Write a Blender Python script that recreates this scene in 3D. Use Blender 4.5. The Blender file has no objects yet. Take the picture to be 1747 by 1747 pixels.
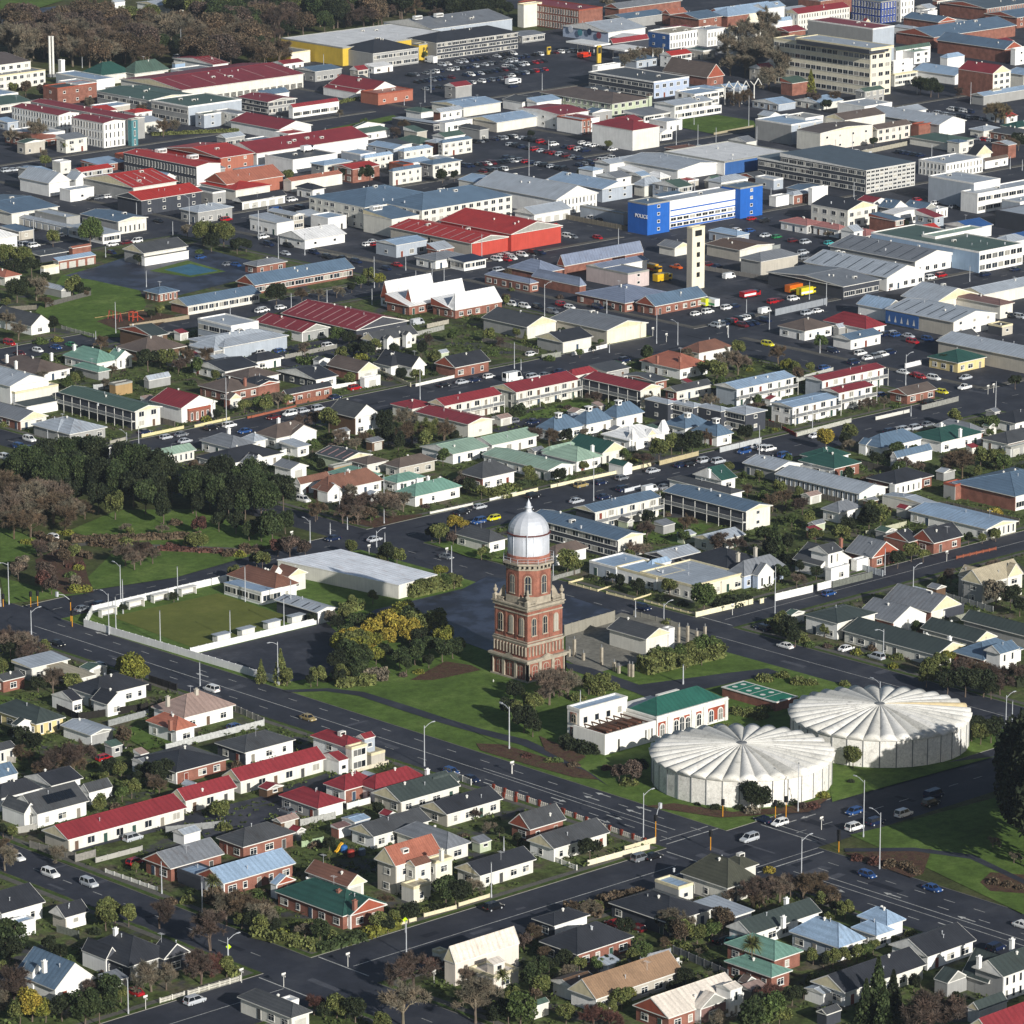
import bpy, bmesh, math, random
from mathutils import Vector
random.seed(7)
R = math.radians
# ------------------------------------------------------------ camera, sky, sun
F, C, YH, H = 7670.0, 873.5, -1066.0, 300.0      # focal length / centre / horizon row of the photograph, flying height
P = math.atan((C - YH) / F); AZB = R(46.8)
sc = bpy.context.scene
col = sc.collection
camd = bpy.data.cameras.new("camera"); cam = bpy.data.objects.new("camera", camd); col.objects.link(cam)
camd.sensor_fit = 'HORIZONTAL'; camd.sensor_width = 36; camd.lens = 36 * F / (2 * C)
camd.clip_start = 5; camd.clip_end = 9000
cam.location = (0, 0, H); cam.rotation_euler = (math.pi/2 - P, 0, AZB - math.pi/2)
sc.camera = cam
SUN_EL = R(21.5); SUN_AZ = math.atan2(-90.2, -19.2)       # direction towards the sun in the ground plane
w = bpy.data.worlds.new("World"); sc.world = w; w.use_nodes = True
nt = w.node_tree; bg = nt.nodes['Background']; sky = nt.nodes.new('ShaderNodeTexSky')
sky.sky_type = 'NISHITA'; sky.sun_disc = False; sky.sun_elevation = SUN_EL
sky.sun_rotation = math.pi/2 - SUN_AZ; sky.altitude = 200
nt.links.new(sky.outputs[0], bg.inputs[0]); bg.inputs[1].default_value = 0.066
sd = bpy.data.lights.new("sun", 'SUN'); sd.energy = 5.0; sd.angle = R(0.5); sd.color = (1.0, 0.965, 0.915)
so = bpy.data.objects.new("sun", sd); col.objects.link(so)
dv = Vector((math.cos(SUN_AZ)*math.cos(SUN_EL), math.sin(SUN_AZ)*math.cos(SUN_EL), math.sin(SUN_EL)))
so.rotation_euler = dv.to_track_quat('Z', 'Y').to_euler(); so.location = (600, 600, 400)
sc.view_settings.view_transform = 'Standard'; sc.view_settings.look = 'None'
sc.view_settings.exposure = 0.17; sc.view_settings.gamma = 1
sc.cycles.max_bounces = 5; sc.cycles.diffuse_bounces = 2; sc.cycles.glossy_bounces = 2; sc.cycles.transparent_max_bounces = 4

# ------------------------------------------------------------ survey: photo point -> place on the ground (or at height z)
def ray(x, y):
    u = (x - C) / F; v = (C - y) / F
    f = math.cos(P) + v*math.sin(P); up = -math.sin(P) + v*math.cos(P)
    return f*math.cos(AZB) + u*math.sin(AZB), f*math.sin(AZB) - u*math.cos(AZB), up
def G(x, y, z=0.0):
    a, b, c = ray(x, y); t = (H - z) / -c
    return a*t, b*t
def pix(X, Y, Z=0.0):
    Z -= H
    f = X*math.cos(AZB) + Y*math.sin(AZB); r = X*math.sin(AZB) - Y*math.cos(AZB)
    d = f*math.cos(P) - Z*math.sin(P); v = f*math.sin(P) + Z*math.cos(P)
    return C + F*r/d, C - F*v/d, F/d
TX, TY, K = 0.0, 0.0, 3.8822                      # current survey sheet origin and enlargement
def t2(x, y): return TX + x/K, TY + y/K
def TG(x, y, z=0.0): return G(*t2(x, y), z)

# ------------------------------------------------------------ colours
def S(h):
    h = h.lstrip('#'); c = [int(h[i:i+2], 16)/255 for i in (0, 2, 4)]
    return tuple((v/12.92 if v <= .04045 else ((v+.055)/1.055)**2.4) for v in c) + (1,)
PAL = dict(rd='893338', rr='b0362e', sal='a8726c', orr='a86a56', rst='7c5849', bw='685c54', dg='4e5052', ch='36383d',
 gr='7b7f84', lg='a8b0b8', wh='e8e8e6', gn='4f6459', dgn='414a47', gnn='2f544b', pg='94ad9a', mt='719687', bg='5f7488', lb='96adc4',
 nv='2b3347', tn='b0a68e', tan='987c62', olv='4d4e42', blue='345c94', rose='80645e', cr='e0d6c8', sl='7c869a', dgs='55616a',
 w='eeede8', c='dcd9cd', b='946556', g='9c9c99', k='40434a', y='d6c38c', t='b7b1a4', bl='b0bccf', br='685240', ora='b0654c',
 gnw='b9c2a6', teal='4c7c82', yel='ccae42', pol='2560b2', rw='b84a3e', conc='8f8c82', rust='a08a80', lat='b8b8b4', cream='e4dcc4', wood='a88c62', hb='2e4484')
def colr(n): return S(PAL[n])

# ------------------------------------------------------------ materials
def new_mat(name, rough=.8, spec=.3, metal=0):
    m = bpy.data.materials.new(name); m.use_nodes = True
    b = m.node_tree.nodes['Principled BSDF']; b.inputs['Roughness'].default_value = rough
    b.inputs['Specular IOR Level'].default_value = spec; b.inputs['Metallic'].default_value = metal
    return m, m.node_tree, b
def noise(nt, scale, detail=4, coord='Object', vec=None, rough=.6):
    n = nt.nodes.new('ShaderNodeTexNoise'); n.inputs['Scale'].default_value = scale
    n.inputs['Detail'].default_value = detail; n.inputs['Roughness'].default_value = rough
    if vec is None:
        tc = nt.nodes.new('ShaderNodeTexCoord'); vec = tc.outputs[coord]
    nt.links.new(vec, n.inputs['Vector']); return n
def ramp(nt, fac, stops):
    r = nt.nodes.new('ShaderNodeValToRGB'); nt.links.new(fac, r.inputs[0])
    while len(r.color_ramp.elements) < len(stops): r.color_ramp.elements.new(.5)
    for e, (p, c) in zip(r.color_ramp.elements, stops): e.position = p; e.color = c
    return r.outputs[0]
def mixm(nt, a, b, fac=1.0, mode='MULTIPLY'):
    m = nt.nodes.new('ShaderNodeMix'); m.data_type = 'RGBA'; m.blend_type = mode
    if isinstance(fac, float): m.inputs[0].default_value = fac
    else: nt.links.new(fac, m.inputs[0])
    for i, v in ((6, a), (7, b)):
        if isinstance(v, tuple): m.inputs[i].default_value = v
        else: nt.links.new(v, m.inputs[i])
    return m.outputs[2]
def gray(v): return (v, v, v, 1)
def scaled(nt, s, coord='Object'):
    tc = nt.nodes.new('ShaderNodeTexCoord'); mp = nt.nodes.new('ShaderNodeMapping'); mp.inputs['Scale'].default_value = s
    nt.links.new(tc.outputs[coord], mp.inputs[0]); return mp.outputs[0]
def objcol(nt): return nt.nodes.new('ShaderNodeObjectInfo').outputs['Color']

def paint_wall():
    m, nt, b = new_mat('wall_paint', .85, .2)
    n = noise(nt, .35, 5); c = ramp(nt, n.outputs[0], [(.3, gray(.88)), (.65, gray(1.02))])
    s = noise(nt, 1.0, 3, vec=scaled(nt, (2.2, 2.2, .15))); c2 = ramp(nt, s.outputs[0], [(.35, gray(.9)), (.6, gray(1.0))])
    nt.links.new(mixm(nt, mixm(nt, objcol(nt), c), c2), b.inputs['Base Color']); return m
def roof_mat(name, axis, rib=2.4, lo=.8):
    m, nt, b = new_mat(name, .5, .35)
    tc = nt.nodes.new('ShaderNodeTexCoord'); wv = nt.nodes.new('ShaderNodeTexWave'); wv.bands_direction = axis
    wv.inputs['Scale'].default_value = rib*.1; wv.inputs['Distortion'].default_value = .4; wv.inputs['Detail'].default_value = 1
    nt.links.new(tc.outputs['Object'], wv.inputs['Vector'])
    cw = ramp(nt, wv.outputs[1], [(.0, gray(.86)), (.5, gray(1.03))])
    n = noise(nt, .22, 6, rough=.7); cn = ramp(nt, n.outputs[0], [(.3, gray(lo)), (.68, gray(1.08))])
    f = noise(nt, 3.2, 3, rough=.7); cf = ramp(nt, f.outputs[0], [(.3, gray(.82)), (.7, gray(1.12))])
    sv = (2.6, .12, .3) if axis == 'X' else (.12, 2.6, .3)
    s = noise(nt, 1.0, 2, vec=scaled(nt, sv)); cs = ramp(nt, s.outputs[0], [(.3, gray(.87)), (.7, gray(1.05))])
    base = mixm(nt, mixm(nt, mixm(nt, mixm(nt, objcol(nt), cw), cn), cs), cf)
    oi = nt.nodes.new('ShaderNodeObjectInfo'); sel = ramp(nt, oi.outputs['Random'], [(.62, gray(0)), (.75, gray(.75))])
    tcr = nt.nodes.new('ShaderNodeTexCoord'); rn = noise(nt, .55, 5, vec=scaled(nt, (1.6, .35, 1) if axis == 'X' else (.35, 1.6, 1)), rough=.75)
    rm = ramp(nt, rn.outputs[0], [(.52, gray(0)), (.66, gray(.55))])
    base = mixm(nt, base, mixm(nt, base, (.62, .46, .38, 1)), mixm(nt, sel, rm), 'MIX')
    nt.links.new(base, b.inputs['Base Color'])
    bp = nt.nodes.new('ShaderNodeBump'); bp.inputs['Strength'].default_value = .25; bp.inputs['Distance'].default_value = .05
    nt.links.new(wv.outputs[1], bp.inputs['Height']); nt.links.new(bp.outputs[0], b.inputs['Normal'])
    return m
def brick_mat():
    m, nt, b = new_mat('brickwork', .9, .15)
    n = noise(nt, .5, 5); c = ramp(nt, n.outputs[0], [(.3, gray(.6)), (.7, gray(1.12))])
    f = noise(nt, 6, 3); c2 = ramp(nt, f.outputs[0], [(.3, gray(.75)), (.7, gray(1.15))])
    wv = nt.nodes.new('ShaderNodeTexWave'); wv.bands_direction = 'Z'; wv.inputs['Scale'].default_value = 1.6
    tc = nt.nodes.new('ShaderNodeTexCoord'); nt.links.new(tc.outputs['Object'], wv.inputs['Vector'])
    c3 = ramp(nt, wv.outputs[1], [(0, gray(.86)), (.3, gray(1.0))])
    nt.links.new(mixm(nt, mixm(nt, mixm(nt, objcol(nt), c), c2), c3), b.inputs['Base Color']); return m
def plain(name, c, rough=.7, spec=.3, metal=0, var=.18, sc_=.8):
    m, nt, b = new_mat(name, rough, spec, metal)
    n = noise(nt, sc_, 4); cc = ramp(nt, n.outputs[0], [(.3, gray(1-var)), (.7, gray(1+var*.5))])
    nt.links.new(mixm(nt, c if c else objcol(nt), cc), b.inputs['Base Color']); return m
def leaf_mat(name, var=.5):
    m, nt, b = new_mat(name, .75, .2)
    g = nt.nodes.new('ShaderNodeNewGeometry')
    c = ramp(nt, g.outputs['Random Per Island'], [(0, gray(1-var)), (.6, gray(1.0)), (1, gray(1.0+var*1.3))])
    n = noise(nt, 1.7, 2); c2 = ramp(nt, n.outputs[0], [(.35, (.72, .8, .7, 1)), (.65, (1.15, 1.08, .9, 1))])
    nt.links.new(mixm(nt, mixm(nt, objcol(nt), c), c2), b.inputs['Base Color']); return m
M = {}
M['wall'] = paint_wall(); M['brick'] = brick_mat()
M['roofx'] = roof_mat('roof_sheet_x', 'X'); M['roofy'] = roof_mat('roof_sheet_y', 'Y')
M['tile'] = roof_mat('roof_tiles', 'X', 5.5, .72)
M['trim'] = plain('trim_white', S('dcdad2'), .6); M['trimg'] = plain('trim_grey', S('77797a'), .6)
def glass_mat():
    m, nt, b = new_mat('window_glass', .15, .6)
    g = nt.nodes.new('ShaderNodeNewGeometry'); o = nt.nodes.new('ShaderNodeObjectInfo')
    a = nt.nodes.new('ShaderNodeMath'); a.operation = 'ADD'; nt.links.new(g.outputs['Random Per Island'], a.inputs[0]); nt.links.new(o.outputs['Random'], a.inputs[1])
    f = nt.nodes.new('ShaderNodeMath'); f.operation = 'FRACT'; nt.links.new(a.outputs[0], f.inputs[0])
    c = ramp(nt, f.outputs[0], [(0, S('151a20')), (.55, S('262d36')), (.72, S('3c444c')), (.82, S('8a8880')), (1, S('b4b0a4'))])
    nt.links.new(c, b.inputs['Base Color']); return m
M['glass'] = glass_mat(); M['autoglass'] = plain('tinted_glass', S('191e25'), .1, .6, var=.3, sc_=.3)
M['obj'] = plain('painted', None, .6); M['objr'] = plain('matt_painted', None, .9, .1)
M['paint'] = plain('car_paint', None, .25, .6, var=.03)
M['dark'] = plain('black_rubber', S('1b1c1e'), .9); M['metal'] = plain('galvanised', S('b4b7ba'), .45, .5)
M['leaf'] = leaf_mat('foliage'); M['twig'] = leaf_mat('twigs', .4); M['bark'] = plain('bark', S('6f6257'), .95, .1, var=.4)
M['lamp'] = plain('lamp_lens', S('e9e6da'), .3)
def ground_mat(name, stops, scale, fine=1.5, rough=.95, finev=.25, spec=.1, mid=None):
    m, nt, b = new_mat(name, rough, spec)
    g = nt.nodes.new('ShaderNodeNewGeometry')
    n = noise(nt, scale, 6, vec=g.outputs['Position'], rough=.65); c = ramp(nt, n.outputs[0], stops)
    k_ = noise(nt, scale*5.5, 4, vec=g.outputs['Position'], rough=.75); c = mixm(nt, c, ramp(nt, k_.outputs[0], [(.36, gray(1-finev*1.1)), (.62, gray(1+finev*.7))]))
    f = noise(nt, fine, 4, vec=g.outputs['Position'], rough=.8); c2 = ramp(nt, f.outputs[0], [(.3, gray(1-finev)), (.7, gray(1+finev))])
    c = mixm(nt, c, c2)
    if mid:
        q = noise(nt, mid[0], 5, vec=g.outputs['Position'], rough=.6); c = mixm(nt, c, mid[2], ramp(nt, q.outputs[0], [(mid[1], gray(0)), (mid[1]+.06, gray(1))]), 'MIX')
    nt.links.new(c, b.inputs['Base Color']); return m
A1 = S('30333c'); A2 = S('414349'); A3 = S('262931')
M['road'] = ground_mat('asphalt_road', [(.3, A3), (.5, A1), (.72, A2)], .09, 2.0, .8, .12, .3)
M['yard'] = ground_mat('asphalt_yard', [(.3, A3), (.5, A1), (.7, S('4c4d53'))], .06, 1.1, .8, .2, .3)
M['wet_shade'] = ground_mat('damp_shaded_asphalt', [(.35, S('1f222b')), (.47, S('242937')), (.53, S('363e50')), (.7, S('3d4557'))], .075, 1.0, .55, .15, .5)  # damp asphalt, with pools of shadow painted into its dark blue tones
M['lawn'] = ground_mat('lawn', [(.3, S('475a29')), (.5, S('546a30')), (.7, S('677a3e'))], .08, 2.5, .95, .22)
M['green'] = ground_mat('bowling_turf', [(.3, S('5a6030')), (.55, S('656b34')), (.7, S('6e713a'))], .05, 3, .95, .1)
M['garden'] = ground_mat('garden_ground', [(.32, S('38332a')), (.42, S('434a2a')), (.52, S('556236')), (.6, S('5a5542')), (.72, S('68635a'))], .085, 1.3, .95, .35, mid=(.05, .56, S('48484a')))
M['earth'] = ground_mat('park_ground', [(.3, S('3b3c26')), (.5, S('4a522e')), (.62, S('545238')), (.75, S('564c40'))], .04, 1.2, .95, .3)
M['conc'] = ground_mat('concrete_yard', [(.3, S('6c6a62')), (.7, S('8a877c'))], .1, 1.0, .9, .2)
M['path'] = ground_mat('footpath', [(.3, S('55544f')), (.7, S('6a6760'))], .3, 3, .9, .15)
M['verge'] = ground_mat('verge_turf', [(.3, S('3b4a24')), (.6, S('4a5c2c')), (.75, S('5a5a3a'))], .2, 2, .95, .3)
M['kerb'] = ground_mat('kerb_stone', [(.3, S('77766f')), (.7, S('8e8c84'))], .5, 3, .9, .1)
M['mark'] = ground_mat('road_paint', [(.3, S('8f8f8a')), (.7, S('c9c9c4'))], .5, 3, .8, .3)
M['bark_chips'] = ground_mat('planted_bed', [(.3, S('40302a')), (.5, S('5a4438')), (.65, S('4c4a30')), (.75, S('6a5044'))], .7, 2, .95, .4)
M['ygn'] = ground_mat('court_paint', [(.3, S('2c6b58')), (.7, S('2f7a63'))], .2, 2, .8, .1)
M['bct'] = ground_mat('blue_court', [(.3, S('3b6378')), (.7, S('46748a'))], .2, 2, .8, .1)

# ------------------------------------------------------------ mesh helpers
class MB:
    def __init__(s): s.v = []; s.f = []; s.m = []
    def quad(s, pts, mi=0):
        n = len(s.v); s.v += [tuple(p) for p in pts]; s.f.append(tuple(range(n, n+len(pts)))); s.m.append(mi)
    def box(s, x0, x1, y0, y1, z0, z1, mi=0, top=None):
        n = len(s.v)
        s.v += [(x0,y0,z0),(x1,y0,z0),(x1,y1,z0),(x0,y1,z0),(x0,y0,z1),(x1,y0,z1),(x1,y1,z1),(x0,y1,z1)]
        for f in ((3,2,1,0),(0,1,5,4),(1,2,6,5),(2,3,7,6),(3,0,4,7)): s.f.append(tuple(n+i for i in f)); s.m.append(mi)
        s.f.append((n+4,n+5,n+6,n+7)); s.m.append(mi if top is None else top)
    def prism(s, poly, z0, z1, mi=0, top=None):
        n = len(s.v); k = len(poly)
        s.v += [(p[0],p[1],z0) for p in poly] + [(p[0],p[1],z1) for p in poly]
        for i in range(k):
            j = (i+1) % k; s.f.append((n+i,n+j,n+k+j,n+k+i)); s.m.append(mi)
        s.f.append(tuple(n+k+i for i in range(k))); s.m.append(mi if top is None else top)
        s.f.append(tuple(n+k-1-i for i in range(k))); s.m.append(mi)
    def tube(s, p0, p1, r0, r1, n=6, mi=0):
        a, b = Vector(p0), Vector(p1); d = (b-a)
        if d.length < 1e-6: return
        q = d.to_track_quat('Z', 'Y'); base = len(s.v)
        for p, r in ((a, r0), (b, r1)):
            for i in range(n):
                t = 2*math.pi*i/n; s.v.append(tuple(p + q @ Vector((r*math.cos(t), r*math.sin(t), 0))))
        for i in range(n):
            j = (i+1) % n; s.f.append((base+i, base+j, base+n+j, base+n+i)); s.m.append(mi)
        s.f.append(tuple(base+n+i for i in range(n))); s.m.append(mi)
        s.f.append(tuple(base+n-1-i for i in range(n))); s.m.append(mi)
    def lathe(s, prof, n=24, mi=0, cx=0, cy=0, rot=0):
        base = len(s.v)
        for r, z in prof:
            for i in range(n):
                t = 2*math.pi*i/n+rot; s.v.append((cx+r*math.cos(t), cy+r*math.sin(t), z))
        for k in range(len(prof)-1):
            for i in range(n):
                j = (i+1) % n; s.f.append((base+k*n+i, base+k*n+j, base+(k+1)*n+j, base+(k+1)*n+i)); s.m.append(mi)
        s.f.append(tuple(base+(len(prof)-1)*n+i for i in range(n))); s.m.append(mi)
    def mesh(s, name, mats, smooth=False):
        me = bpy.data.meshes.new(name); me.from_pydata(s.v, [], s.f)
        for m in mats: me.materials.append(M[m] if isinstance(m, str) else m)
        if len(mats) > 1: me.polygons.foreach_set('material_index', s.m)
        if smooth: me.polygons.foreach_set('use_smooth', [True]*len(s.f))
        me.update(); return me
def put(name, me, parent=None, loc=(0,0,0), rz=0, scale=None, color=None):
    o = bpy.data.objects.new(name, me); col.objects.link(o)
    if parent: o.parent = parent
    o.location = loc; o.rotation_euler = (0, 0, rz)
    if scale: o.scale = scale
    if color: o.color = color
    return o
def tag(o, label=None, cat=None, group=None, kind=None):
    if label: o['label'] = label
    if cat: o['category'] = cat
    if group: o['group'] = group
    if kind: o['kind'] = kind
    return o
def empty(name, loc, rz=0):
    o = bpy.data.objects.new(name, None); col.objects.link(o); o.location = loc; o.rotation_euler = (0,0,rz); o.empty_display_size = 1
    return o
CACHE = {}
def cached(key, fn):
    if key not in CACHE: CACHE[key] = fn()
    return CACHE[key]

# ------------------------------------------------------------ the ground and streets
def sheet(name, poly, z, mat, thick=0, side=None):
    mb = MB()
    if thick: mb.prism(poly, z-thick, z, 1 if side else 0, 0)
    else: mb.quad([(p[0], p[1], z) for p in poly])
    # make sure it faces up
    a = sum(poly[i][0]*poly[(i+1) % len(poly)][1] - poly[(i+1) % len(poly)][0]*poly[i][1] for i in range(len(poly)))
    me = mb.mesh(name, [mat] + ([side] if side else []))
    if a < 0: me.flip_normals()
    return tag(put(name, me), kind='structure')
def rect(x0, x1, y0, y1): return [(x0,y0),(x1,y0),(x1,y1),(x0,y1)]
def ppoly(pts, z=0): return [G(x, y, z) for x, y in pts]
tag(put('ground', (lambda mb: (mb.quad([(-300,-300,-.3),(4200,-300,-.3),(4200,4200,-.3),(-300,4200,-.3)]), mb.mesh('ground', ['earth']))[1])(MB())), kind='structure')
sheet('road', rect(380, 1560, 380, 1530), 0, 'road')
sheet('town_ground', [(1560,900),(2400,900),(2400,1800),(1560,1800)], -.02, 'yard'); sheet('town_ground', [(1500,1530),(1560,1530),(1560,1800),(1500,1800)], -.03, 'yard')
ZB = .12
BLK = [  # x0,x1,y0,y1,type
 (400,527.5,632,862,'g'),(400,527.5,400,612,'g'),(540,638.5,632.5,862,'g'),(540,638.5,400,613,'g'),(656,755,632,862.5,'l'),(662,1003,380,611,'p'),
 (772,1003,629,742.5,'g'),(772,1003,756,856.5,'g'),(1021,1240,629,742,'g'),(1021,1240,757,856,'g'),(450,638,880,1010,'g'),
 (656,758,878.5,1210,'p'),(770.5,1003,877.5,981,'g'),(1021,1240,877,981,'y'),(770.5,1003,1002,1113,'g'),(1021,1117,1001,1113,'y'),(1129,1240,1002,1113,'y'),
 (770,1003,1130.5,1244,'s'),(1021,1117,1130.5,1246,'y'),(1129,1240,1130.5,1246,'y'),(1256,1500,1002,1113,'y'),(1256,1500,1130.5,1246,'y'),
 (770,1003,1262,1377,'y'),(1021,1240,1262,1386,'y'),(1256,1500,1262,1377,'y'),(1000,1240,1404,1500,'y'),(1256,1520,1397,1529,'y'),(656,758,1222,1420,'p')]
mt = dict(g='garden', l='lawn', p='earth', y='yard', s='garden')
for x0,x1,y0,y1,ty in BLK:
    nm = dict(g='garden_ground', l='park_ground', p='park_ground', y='yard_ground', s='school_ground')[ty]
    sheet(nm, rect(x0,x1,y0,y1), ZB, mt[ty], .42, 'kerb')
    if ty in 'gs':
        a, b = 1.3, 2.9
        for nm2, i0, i1, z, m_ in (('grass_verge', .35, a, ZB+.015, 'verge'), ('footpath', a, b, ZB+.02, 'path')):
            for q in (rect(x0+i0,x0+i1,y0+i0,y1-i0), rect(x1-i1,x1-i0,y0+i0,y1-i0), rect(x0+i1,x1-i1,y0+i0,y0+i1), rect(x0+i1,x1-i1,y1-i1,y1-i0)):
                sheet(nm2, q, z, m_)
    elif ty == 'y':
        for q in (rect(x0+.3,x0+2.6,y0+.3,y1-.3), rect(x0+2.6,x1-.3,y0+.3,y0+2.6)): sheet('footpath', q, ZB+.02, 'path')
Z1 = ZB+.035
PC = [0]
def patch(nm, pts, mat, z=Z1):
    PC[0] += 1; z += PC[0]*.004
    return sheet(nm, ppoly(pts, z), z, mat)
# park beside the crossroads
patch('lawn', [(118,905),(200,870),(330,868),(430,900),(500,925),(420,935),(300,935),(180,925)], 'lawn')
patch('lawn', [(150,985),(190,945),(330,932),(450,945),(425,949),(300,985),(160,1006)], 'lawn')
patch('lawn', [(0,900),(60,915),(70,940),(0,965)], 'lawn')
patch('lawn', [(0,985),(60,1000),(150,1012),(60,1025),(10,1030)], 'lawn')
patch('planted_bed', [(60,955),(100,935),(140,945),(150,985),(160,1010),(110,1014),(70,990)], 'bark_chips', Z1+.01)
patch('footpath', [(60,935),(150,925),(300,930),(480,938),(478,941),(300,934),(150,930),(62,942)], 'path', Z1+.02)
# bowling club
patch('bowling_green', [(190,1052),(372,1012),(505,1056),(332,1106)], 'green')
patch('car_park', [(332,1116),(556,1062),(600,1100),(560,1152),(476,1166)], 'yard')
patch('car_park', [(560,1085),(640,1040),(790,1004),(832,983),(900,994),(1040,1040),(1050,1048),(965,1082),(860,1120),(790,1095),(700,1070)], 'wet_shade')  # shadow pools behind the tower are part of this ground colour
patch('yard_ground', [(965,1085),(1060,1045),(1200,1078),(1180,1100),(1105,1125),(1010,1150),(965,1125)], 'conc' if 'conc' in M else 'path')
patch('park_path', [(482,1177),(560,1174),(620,1180),(700,1205),(760,1225),(820,1243),(900,1262),(960,1290),(1010,1320),(1040,1342),(1008,1322),(950,1297),(890,1271),(815,1251),(752,1233),(690,1213),(612,1187),(556,1179),(492,1181)], 'road', Z1+.02)
patch('park_path', [(965,1130),(1010,1140),(1090,1168),(1240,1148),(1310,1140),(1330,1147),(1180,1180),(1110,1192),(1080,1180),(1000,1152),(968,1140)], 'road', Z1+.02)
patch('planted_bed', [(812,1268),(860,1270),(930,1292),(1000,1315),(1020,1330),(980,1326),(900,1304),(820,1280)], 'bark_chips', Z1+.03)
patch('planted_bed', [(700,1160),(760,1128),(805,1135),(820,1143),(740,1160)], 'bark_chips', Z1+.01)
patch('planted_bed', [(920,1255),(1000,1290),(980,1305),(930,1280)], 'bark_chips', Z1+.04)
patch('planted_bed', [(1100,1375),(1230,1395),(1380,1385),(1420,1358),(1350,1375),(1250,1385),(1150,1370)], 'bark_chips', Z1+.01)
patch('lawn', [(1420,1368),(1408,1290),(1480,1300),(1620,1300),(1700,1290),(1500,1345)], 'lawn')
patch('lawn', [(1450,1424),(1560,1398),(1700,1360),(1747,1380),(1747,1560),(1580,1480)], 'lawn')
patch('planted_bed', [(1440,1455),(1590,1448),(1575,1490),(1555,1497)], 'bark_chips', Z1+.03)
patch('planted_bed', [(1672,1505),(1690,1488),(1747,1492),(1747,1524),(1690,1520)], 'bark_chips', Z1+.03)
patch('park_path', [(1440,1447),(1560,1446),(1660,1458),(1747,1500),(1747,1508),(1655,1465),(1560,1452),(1442,1453)], 'road', Z1+.04)
# school grounds
patch('school_field', [(60,532),(105,470),(140,458),(235,487),(250,520),(205,575),(150,575)], 'lawn')
patch('school_yard', [(110,470),(165,455),(210,440),(330,420),(460,452),(420,475),(300,505),(250,498),(160,478)], 'wet_shade')
patch('sports_court', [(280,460),(325,450),(372,462),(325,470)], 'bct', Z1+.02)
patch('lawn', [(255,462),(320,444),(385,463),(325,473)], 'lawn', Z1+.01)
patch('playground', [(165,548),(225,528),(300,538),(262,560),(215,568)], 'bark_chips', Z1+.01)
patch('lawn', [(1142,206),(1225,196),(1286,206),(1290,216),(1220,229),(1150,215)], 'lawn', Z1+.02)
patch('lawn', [(530,226),(672,196),(680,202),(600,222),(535,228)], 'lawn', Z1+.02)
patch('lawn', [(900,705),(985,681),(1050,700),(960,712),(860,740),(840,720)], 'lawn')
patch('lawn', [(1078,900),(1140,882),(1215,897),(1170,930),(1110,925)], 'lawn')
patch('motel_yard', [(835,735),(900,712),(1000,715),(1100,705),(1020,728),(900,745)], 'yard')
patch('lawn', [(735,927),(790,918),(870,935),(860,960),(800,950)], 'lawn')
patch('planted_bed', [(595,890),(640,900),(720,880),(720,877),(660,880)], 'bark_chips')
patch('motel_yard', [(120,1455),(470,1368),(640,1330),(560,1318),(440,1360),(150,1432)], 'yard')
patch('motel_yard', [(330,1400),(470,1370),(560,1330),(480,1400),(350,1430)], 'yard')
patch('car_park', [(430,600),(640,565),(700,590),(560,640),(470,620)], 'yard')
patch('lawn', [(200,1250),(235,1237),(305,1270),(250,1278)], 'lawn')
patch('lawn', [(0,1185),(45,1195),(50,1202),(0,1212)], 'lawn')
patch('sports_field', [(0,0),(110,0),(60,15),(0,22)], 'lawn')
patch('car_park', [(0,22),(100,10),(130,20),(60,42),(0,45)], 'wet_shade')
# painted markings
ZM = .012
def strip(ax, ay, bx, by, wd=.13, z=ZM):
    d = Vector((bx-ax, by-ay, 0)); L = d.length
    if L < .01: return []
    n = Vector((-d.y, d.x, 0)) / L * wd/2
    return [(ax-n.x, ay-n.y, z), (bx-n.x, by-n.y, z), (bx+n.x, by+n.y, z), (ax+n.x, ay+n.y, z)]
mk = MB()
def line(ax, ay, bx, by, wd=.16, dash=None, z=ZM):
    L = math.hypot(bx-ax, by-ay)
    if not dash: q = strip(ax, ay, bx, by, wd, z); q and mk.quad(q); return
    t = 0
    while t < L:
        u = min(t+dash[0], L)
        mk.quad(strip(ax+(bx-ax)*t/L, ay+(by-ay)*t/L, ax+(bx-ax)*u/L, ay+(by-ay)*u/L, wd, z)); t += dash[0]+dash[1]
for y in (865.8, 990.8, 1121, 1254, 1391): line(775, y, 1003, y, .18, (3,7)); line(1021, y, 1240, y, .18, (3,7)); line(1256, y, 1450, y, .18, (3,7))
line(776,749,1003,749,.18); line(660,871,752,871,.2,(3,7)); line(600,871,638,871,.2)
for x in (533.5,): line(x,640,x,860,.18,(3,7)); line(x,400,x,606,.18,(3,7))
for x in (763.5, 1012, 1123, 1248):
    for a, b in ((760,862),(882,978),(1004,1110),(1133,1243),(1265,1374)): line(x,a,x,b,.18,(3,7))
line(763.5,640,763.5,740,.2)
line(470,623,525,623,.2); line(543,623.3,632,623.3,.22); line(666,621,900,618,.2,(3,5))
for x in (643.4, 652.3): line(x,636,x,862,.2,(3,8)); line(x,390,x,606,.2,(3,8))
line(647.3,700,647.3,862,.22); line(648.6,640,648.6,700,.22); line(646.2,640,647.3,700,.2); line(649.5,390,649.5,600,.24); line(647.0,500,647.0,604,.2); line(656.5,560,656.5,604,.18,(3,5))
line(640.5,634.5,656,634.5,.35); line(641,637,655.5,637,.25); line(641,608.5,661,608.5,.35); line(640,611,662,611,.22); line(637,614,637,631,.3); line(664.5,613.5,664.5,630,.3); line(667,613.5,667,630,.2)
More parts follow.
